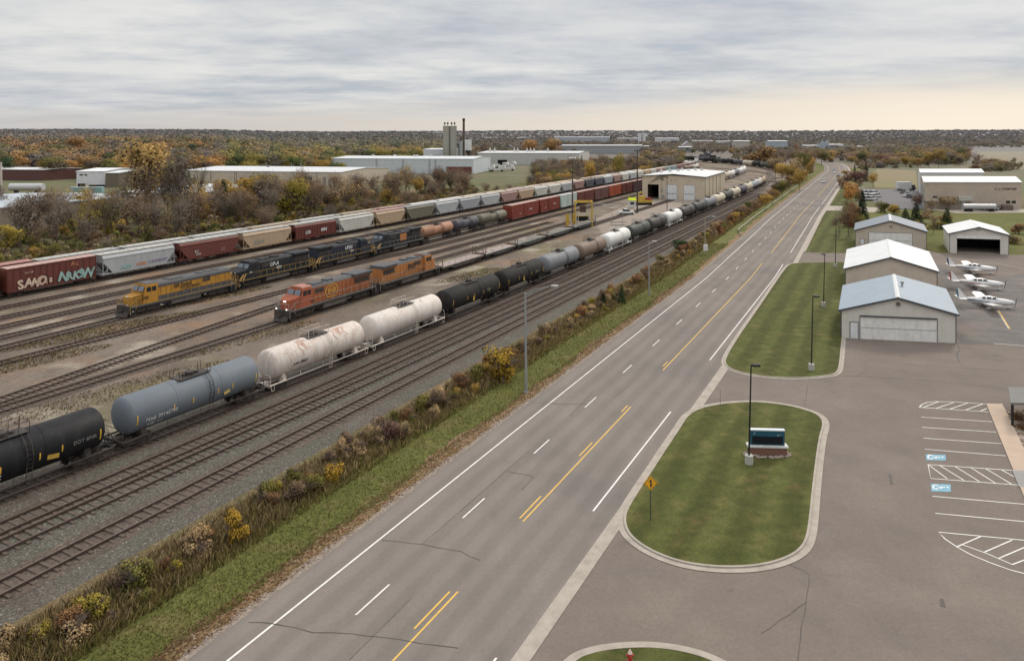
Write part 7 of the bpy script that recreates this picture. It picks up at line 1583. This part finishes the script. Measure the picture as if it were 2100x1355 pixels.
# bushes between the strings and the industry
random.seed(8); cnt = 0
for k in range(1500):
    Y = 120 + 420 * random.random() ** 1.3; c = random.uniform(162, 205 if Y > 300 else 228)
    X = S_ * Y - c; px = CX + X / Y * F; py = HZ + 42000 / Y
    if px < -60 or px > 1430 or cnt >= 270: continue
    if 960 < px < 1090 and c > 172: continue
    if random.random() < .25 and Y < 170: continue
    r_ = random.random(); col = ['brown', 'grey', 'olive', 'brown', 'rust', 'goldgreen', 'brown', 'gold', 'grey', 'tan'][int(r_ * 10)]
    if px < 300: col = random.choice(['goldgreen', 'olive', 'brown', 'olive', 'green', 'gold', 'grey'])
    kind = 'thin' if col in ('brown', 'grey', 'tan', 'rust') else 'shrub'; hh = random.uniform(3, 6) if kind == 'shrub' else random.uniform(8, 14.5)
    if kind == 'shrub' and random.random() < .25 and c > 180: kind = 'dense'; hh = random.uniform(6, 10)
    if c < 178: hh *= .62
    nm2 = dict(nm_, grey='grey twiggy', green='green'); z_ = 'the grey and maroon hoppers' if px < 620 else 'the off white and olive hoppers' if px < 960 else 'the red and mint boxcars'
    tree(kind, col, X, Y, hh, '%s bush in the hedge line behind %s' % (nm2[col], z_), '%s bushes behind %s' % (nm2[col], z_), random.uniform(.9, 1.3) if kind == 'shrub' else random.uniform(.8, 1.1), parts=False, cat='bush'); cnt += 1
random.seed(41)
for k in range(46):
    px = random.uniform(-20, 640); Y = random.uniform(175, 250) + max(0, px - 250) * .12; c = 190 + 40 * random.random(); X = (px - CX) / F * Y; c = S_ * Y - X
    if c < 186: continue
    col = random.choice(['grey', 'brown', 'olive', 'gold', 'goldgreen', 'gold', 'grey', 'tan']); kind = 'thin' if col in ('grey', 'brown', 'tan') else random.choice(['thin', 'dense']); hh = random.uniform(9, 15)
    tree(kind, col, X, Y, hh, '%s tree standing in the brush before the low left buildings' % dict(nm_, grey='grey twiggy')[col], '%s trees in the brush before the low left buildings' % dict(nm_, grey='grey twiggy')[col], random.uniform(.8, 1.1), parts=True)
# ---- woods
def free(X, Y):
    px = CX + X / Y * F; py = HZ + 42000 / Y
    if px < 430: return Y > 425 + 20 * math.sin(px * .05) and not (Y < 470 and px < 110)
    if px < 700: return Y > 455
    if px < 985: return Y > 600
    if px < 1190: return Y > 720 or (px > 1100 and 345 < Y < 590)
    if px < 1400: return (Y > 335 and X < S_ * Y - 163 - bend(Y) * 0) and not (Y > 620 and 1150 < px < 1316 and Y < 1000)
    if px < 1500: return Y > 900
    if px < 1680: return Y > 720 and not (Y < 900 and 1500 < px < 1620)
    if px < 1790: return Y > 660
    return Y > (575 if px < 1900 else 600) and not (px > 1985 and Y < 1200)
def pick(px, Y):
    v = math.sin(px * .021 + Y * .013) + math.sin(px * .047 - Y * .009 + 2) * .8 + random.uniform(-1, 1)
    if px < 450: tb = [('brown', 'thin'), ('grey', 'thin'), ('gold', 'dense'), ('orange', 'dense'), ('olive', 'dense'), ('brown', 'dense'), ('grey', 'dense'), ('gold', 'dense')]
    elif px < 950: tb = [('brown', 'thin'), ('grey', 'thin'), ('olive', 'dense'), ('goldgreen', 'dense'), ('green', 'dense'), ('gold', 'dense'), ('tan', 'thin'), ('brown', 'dense')]
    else: tb = [('brown', 'thin'), ('grey', 'thin'), ('brown', 'dense'), ('olive', 'dense'), ('gold', 'dense'), ('rust', 'thin'), ('tan', 'dense'), ('brown', 'thin')]
    return tb[int((v + 2.9) / 5.8 * 7.99) % 8]
random.seed(31); indiv = []; farT = []
Y = 338.0
while Y < 3600:
    step = 8.5 + (Y - 425) * .012; x0 = (-120 - CX) / F * Y; x1 = (2220 - CX) / F * Y; X = x0
    while X < x1:
        xx = X + random.uniform(-step * .4, step * .4); yy = Y + random.uniform(-step * .4, step * .4)
        if free(xx, yy):
            px = CX + xx / yy * F; col, kind = pick(px, yy)
            if random.random() < .035: col, kind = 'spruce', 'spruce'
            hh = random.uniform(9, 17.5) if px < 900 else random.uniform(7, 12.5)
            if 1010 < px < 1700 and yy < 1200: hh = random.uniform(6, 10)
            farT.append((xx, yy, hh, col, kind, px))
        X += step * random.uniform(.8, 1.2)
    Y += step * .85
# nearest rows are individuals
front = {}
farT.sort(key=lambda t: t[1])
ind = []; rest = []
colc = {}
for t in farT:
    b = int(t[5] // 22)
    colc[b] = colc.get(b, 0) + 1
    (ind if colc[b] <= 3 and t[1] < 1500 and len(ind) < 285 else rest).append(t)
nm3 = dict(nm_, grey='grey bare', green='green', spruce='dark evergreen', orange='orange')
for x, y, h, col, kind, px in ind:
    z_ = 'left wood' if px < 450 else 'wood behind the long tan warehouse' if px < 700 else 'wood behind the silos' if px < 1000 else 'trees beyond the hopper strings' if px < 1420 else 'trees beyond the end of the yard' if px < 1790 else 'trees beyond the right field'
    tree(kind, col, x, y, h, '%s tree at the front edge of the %s' % (nm3[col], z_), '%s trees, %s' % (nm3[col], z_), random.uniform(1.0, 1.35), parts=False, z=hgt(x, y) - .16 * h)
for (px, Yy, h, col, wd, lab) in ((155, 640, 22, 'orange', 1.0, 'tall orange tree sticking out above the left wood'), (320, 700, 16, 'orange', 1.9, 'broad orange crown on the skyline of the left wood'), (400, 720, 14, 'orange', 1.6, 'orange crown right of the broad one'), (222, 470, 15, 'dkgreen', .9, 'dark green tree left of the golden orange one'), (60, 520, 15, 'gold', 1.2, 'golden round crown at the far left'), (90, 470, 13, 'gold', 1.0, 'yellow crown below the golden round one'), (10, 430, 15, 'dkgreen', 1.0, 'dark green tree at the very left edge'), (482, 560, 16, 'green', 1.0, 'green tree behind the warehouse roof'), (495, 520, 12, 'goldgreen', 1.2, 'yellow green tree below the green one'), (380, 480, 15, 'dkgreen', 1.2, 'dark green crown behind the bare grey trees'), (815, 640, 14, 'gold', 1.4, 'golden crown left of the silos'), (760, 660, 13, 'gold', 1.2, 'gold crown farther left of the silos')):
    X = (px - CX) / F * Yy; tree('dense', col, X, Yy, h, lab, None, wd, parts=False)
# the rest of the woods: one mass
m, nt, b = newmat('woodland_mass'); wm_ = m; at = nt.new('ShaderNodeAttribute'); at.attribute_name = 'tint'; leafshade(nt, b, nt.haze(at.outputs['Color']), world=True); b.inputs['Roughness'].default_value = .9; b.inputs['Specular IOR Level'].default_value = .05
def bulk(name, label, trees, cat='woodland', src=None, con=1.0):
    Vs = []; Ts = []; r = np.random.RandomState(9); src = src or DENSE
    for x, y, h, col, kind, px in trees:
        n, leaf = (420, 1.5) if y < 620 else (260, 1.9) if y < 1000 else (110, 2.9) if y < 1700 else (60, 3.9) if y < 3600 else (45, 5.0)
        V, f, t = src[r.randint(0, len(src))]; idx = r.choice(len(f), min(n, len(f)), replace=False)
        q = V.reshape(-1, 4, 3)[idx]; c = q.mean(1, keepdims=True); q = c + (q - c) * leaf; a = r.uniform(0, 6.28); R = np.array([[math.cos(a), -math.sin(a), 0], [math.sin(a), math.cos(a), 0], [0, 0, 1]]); q = q @ R.T
        if kind == 'spruce': q[..., :2] *= np.clip(1.6 - 1.4 * q[..., 2:3], .1, 1)
        w = h * r.uniform(1.15, 1.5) * (1.0 if y < 1500 else 1.5); q = q * [w, w, h] + [x, y, hgt(x, y) - .12 * h]
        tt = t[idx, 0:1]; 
        tt = .55 + (tt - .5) * (.6 if y < 1000 else .3)  # clump shade kept in the leaf colour, flattened with distance as haze would
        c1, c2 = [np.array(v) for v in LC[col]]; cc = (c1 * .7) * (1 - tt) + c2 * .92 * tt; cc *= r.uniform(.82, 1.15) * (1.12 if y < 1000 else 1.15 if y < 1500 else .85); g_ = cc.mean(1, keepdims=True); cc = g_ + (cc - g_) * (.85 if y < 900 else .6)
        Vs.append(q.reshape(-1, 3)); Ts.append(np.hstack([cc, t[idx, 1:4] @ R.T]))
    V = np.vstack(Vs); nf = len(V) // 4; me = npmesh(name, V, np.arange(4 * nf).reshape(-1, 4), [wm_], np.vstack(Ts)); o = link(bpy.data.objects.new(name, me)); tag(o, label, cat, kind='stuff'); return o
print('woods', len(ind), len(rest))
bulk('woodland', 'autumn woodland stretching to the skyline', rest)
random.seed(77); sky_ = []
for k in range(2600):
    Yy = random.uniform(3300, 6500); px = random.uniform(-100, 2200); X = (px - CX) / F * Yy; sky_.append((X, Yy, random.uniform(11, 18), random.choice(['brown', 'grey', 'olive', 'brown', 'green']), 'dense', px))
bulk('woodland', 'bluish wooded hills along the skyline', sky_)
random.seed(78); ug = []
for k in range(3600):
    Yy = 110 + 480 * random.random() ** 1.25; c = random.uniform(161.5, 204 if Yy > 320 else 232); X = S_ * Yy - c; px = CX + X / Yy * F
    if -80 < px < 1420 and not (975 < px < 1085 and c > 168): ug.append((X, Yy, random.uniform(1.5, 3.6) * (.85 if Yy < 200 else 1.25), random.choice(['brown', 'olive', 'goldgreen', 'olive', 'rust', 'green', 'brown', 'tan']), 'dense', px))
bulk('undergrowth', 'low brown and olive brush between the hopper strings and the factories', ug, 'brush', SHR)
random.seed(80); ug = []
for k in range(900):
    py = random.uniform(290, 327); px = random.uniform(1425, 1690); X, Yy = G(px, py)
    if (py > 312 and px < 1500) or (px > 1655 and py > 318) or abs(X - RX(28, min(Yy, 760))) < 16 and Yy < 760: continue
    ug.append((X, Yy, random.uniform(3, 7), random.choice(['brown', 'olive', 'tan', 'rust', 'grey', 'gold', 'olive', 'brown']), 'dense', px))
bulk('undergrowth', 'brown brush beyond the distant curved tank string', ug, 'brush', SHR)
random.seed(79); ug = []
for k in range(2600):
    py = random.uniform(294, 352); px = random.uniform(1735, 2180); X, Yy = G(px, py)
    if (px > 1870 and py > 338 and px < 1990) or (px > 1780 and py > 345 and px < 1885) or (px > 1990 and 303 < py < 334) or X < RX(10, min(Yy, 700)): continue
    if py > 325 and math.sin(px * .05) + math.sin(py * .9 + px * .013) < .1: continue
    ug.append((X, Yy, random.uniform(3, 7.5), random.choice(['brown', 'olive', 'tan', 'rust', 'grey', 'gold', 'olive', 'brown']), 'dense', px))
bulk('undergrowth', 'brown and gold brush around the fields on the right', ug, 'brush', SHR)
# ---- ground cover: dry grass and weeds in the verge, tufts on the grass
def blades(name, label, n, area, hmin, hmax, wmin, c1, c2, seed, lean=.5):
    r = np.random.RandomState(seed); P = np.array([area(r) for _ in range(n)]); h = r.uniform(hmin, hmax, n) ; a = r.uniform(0, 2 * PI, n); w = r.uniform(.5, 1, n) * wmin * (1 + P[:, 1] / 80)
    tn = np.stack([np.cos(a) * w, np.sin(a) * w, np.zeros(n)], 1); b0 = np.stack([P[:, 0], P[:, 1], P[:, 2]], 1); tip = b0 + np.stack([r.normal(0, lean, n) * h, r.normal(0, lean, n) * h, h], 1)
    V = np.stack([b0 - tn, b0 + tn, tip + tn * .25, tip - tn * .25], 1).reshape(-1, 3); t = r.rand(n, 1); cc = np.array(c1) * (1 - t) + np.array(c2) * t
    me = npmesh(name, V, np.arange(4 * n).reshape(-1, 4), [wm_], np.hstack([cc * r.uniform(.75, 1.2, (n, 1)), np.stack([tn[:, 1] * 0 + r.normal(0, .25, n), r.normal(0, .25, n) - .3, np.ones(n)], 1)])); o = link(bpy.data.objects.new(name, me)); return tag(o, label, 'ground cover', kind='stuff')
def ar_verge(r): Y = 33 + 300 * r.rand() ** 2.0; c = r.uniform(43.9, 49.0) if r.rand() < .9 else r.uniform(43.2, 44.8); return (RX(c, Y), Y, .02)
blades('dry_grass', 'dry straw and rust coloured weeds under the verge bushes', 52000, ar_verge, .15, .6, .03, (.24, .17, .075), (.52, .38, .20), 1, .35)
def ar_v2(r): Y = 33 + 200 * r.rand() ** 2.0; c = r.uniform(43.0, 47); return (RX(c, Y), Y, .02)
blades('dry_grass', 'olive and rust weeds along the foot of the verge bushes', 30000, ar_v2, .12, .5, .03, (.17, .16, .05), (.42, .34, .12), 2, .4)
def ar_g(r): Y = 33 + 150 * r.rand() ** 2.0; c = r.uniform(38.6, 44.0); return (RX(c, Y), Y, .02)
blades('grass_tufts', 'green grass tufts on the verge', 42000, ar_g, .04, .16, .02, (.11, .11, .03), (.25, .21, .08), 3, .6)
def ar_l(r): Y = 33 + 110 * r.rand() ** 2.0; c = r.uniform(37.6, 39.4); return (RX(c, Y), Y, .035)
blades('fallen_leaves', 'brown fallen leaves along the road edge', 14000, ar_l, .01, .05, .045, (.14, .07, .03), (.30, .20, .12), 4, 3)
def ar_w(r):
    Y = 60 + 90 * r.rand(); c = r.uniform(98, 114) if r.rand() < .7 else r.uniform(76, 88)
    while math.sin(Y * .21 + c * .5) + math.sin(Y * .083 - c * .3 + 1) < .5: Y = 60 + 90 * r.rand(); c = r.uniform(98, 114) if r.rand() < .7 else r.uniform(76, 88)
    return (S_ * Y - c, Y, .02)
blades('yard_weeds', 'sparse weeds growing between the yard tracks', 16000, ar_w, .05, .25, .04, (.17, .15, .06), (.34, .25, .13), 6, .7)
# bushes in the planting bed
for px, pb, pt, lab in ((2082, 861, 838, 'rusty trimmed bush in the planting bed'), (2095, 880, 856, 'brown trimmed bush at the right edge of the planting bed')): ptree('shrub', 'rust', px, pb, pt, lab, 36)
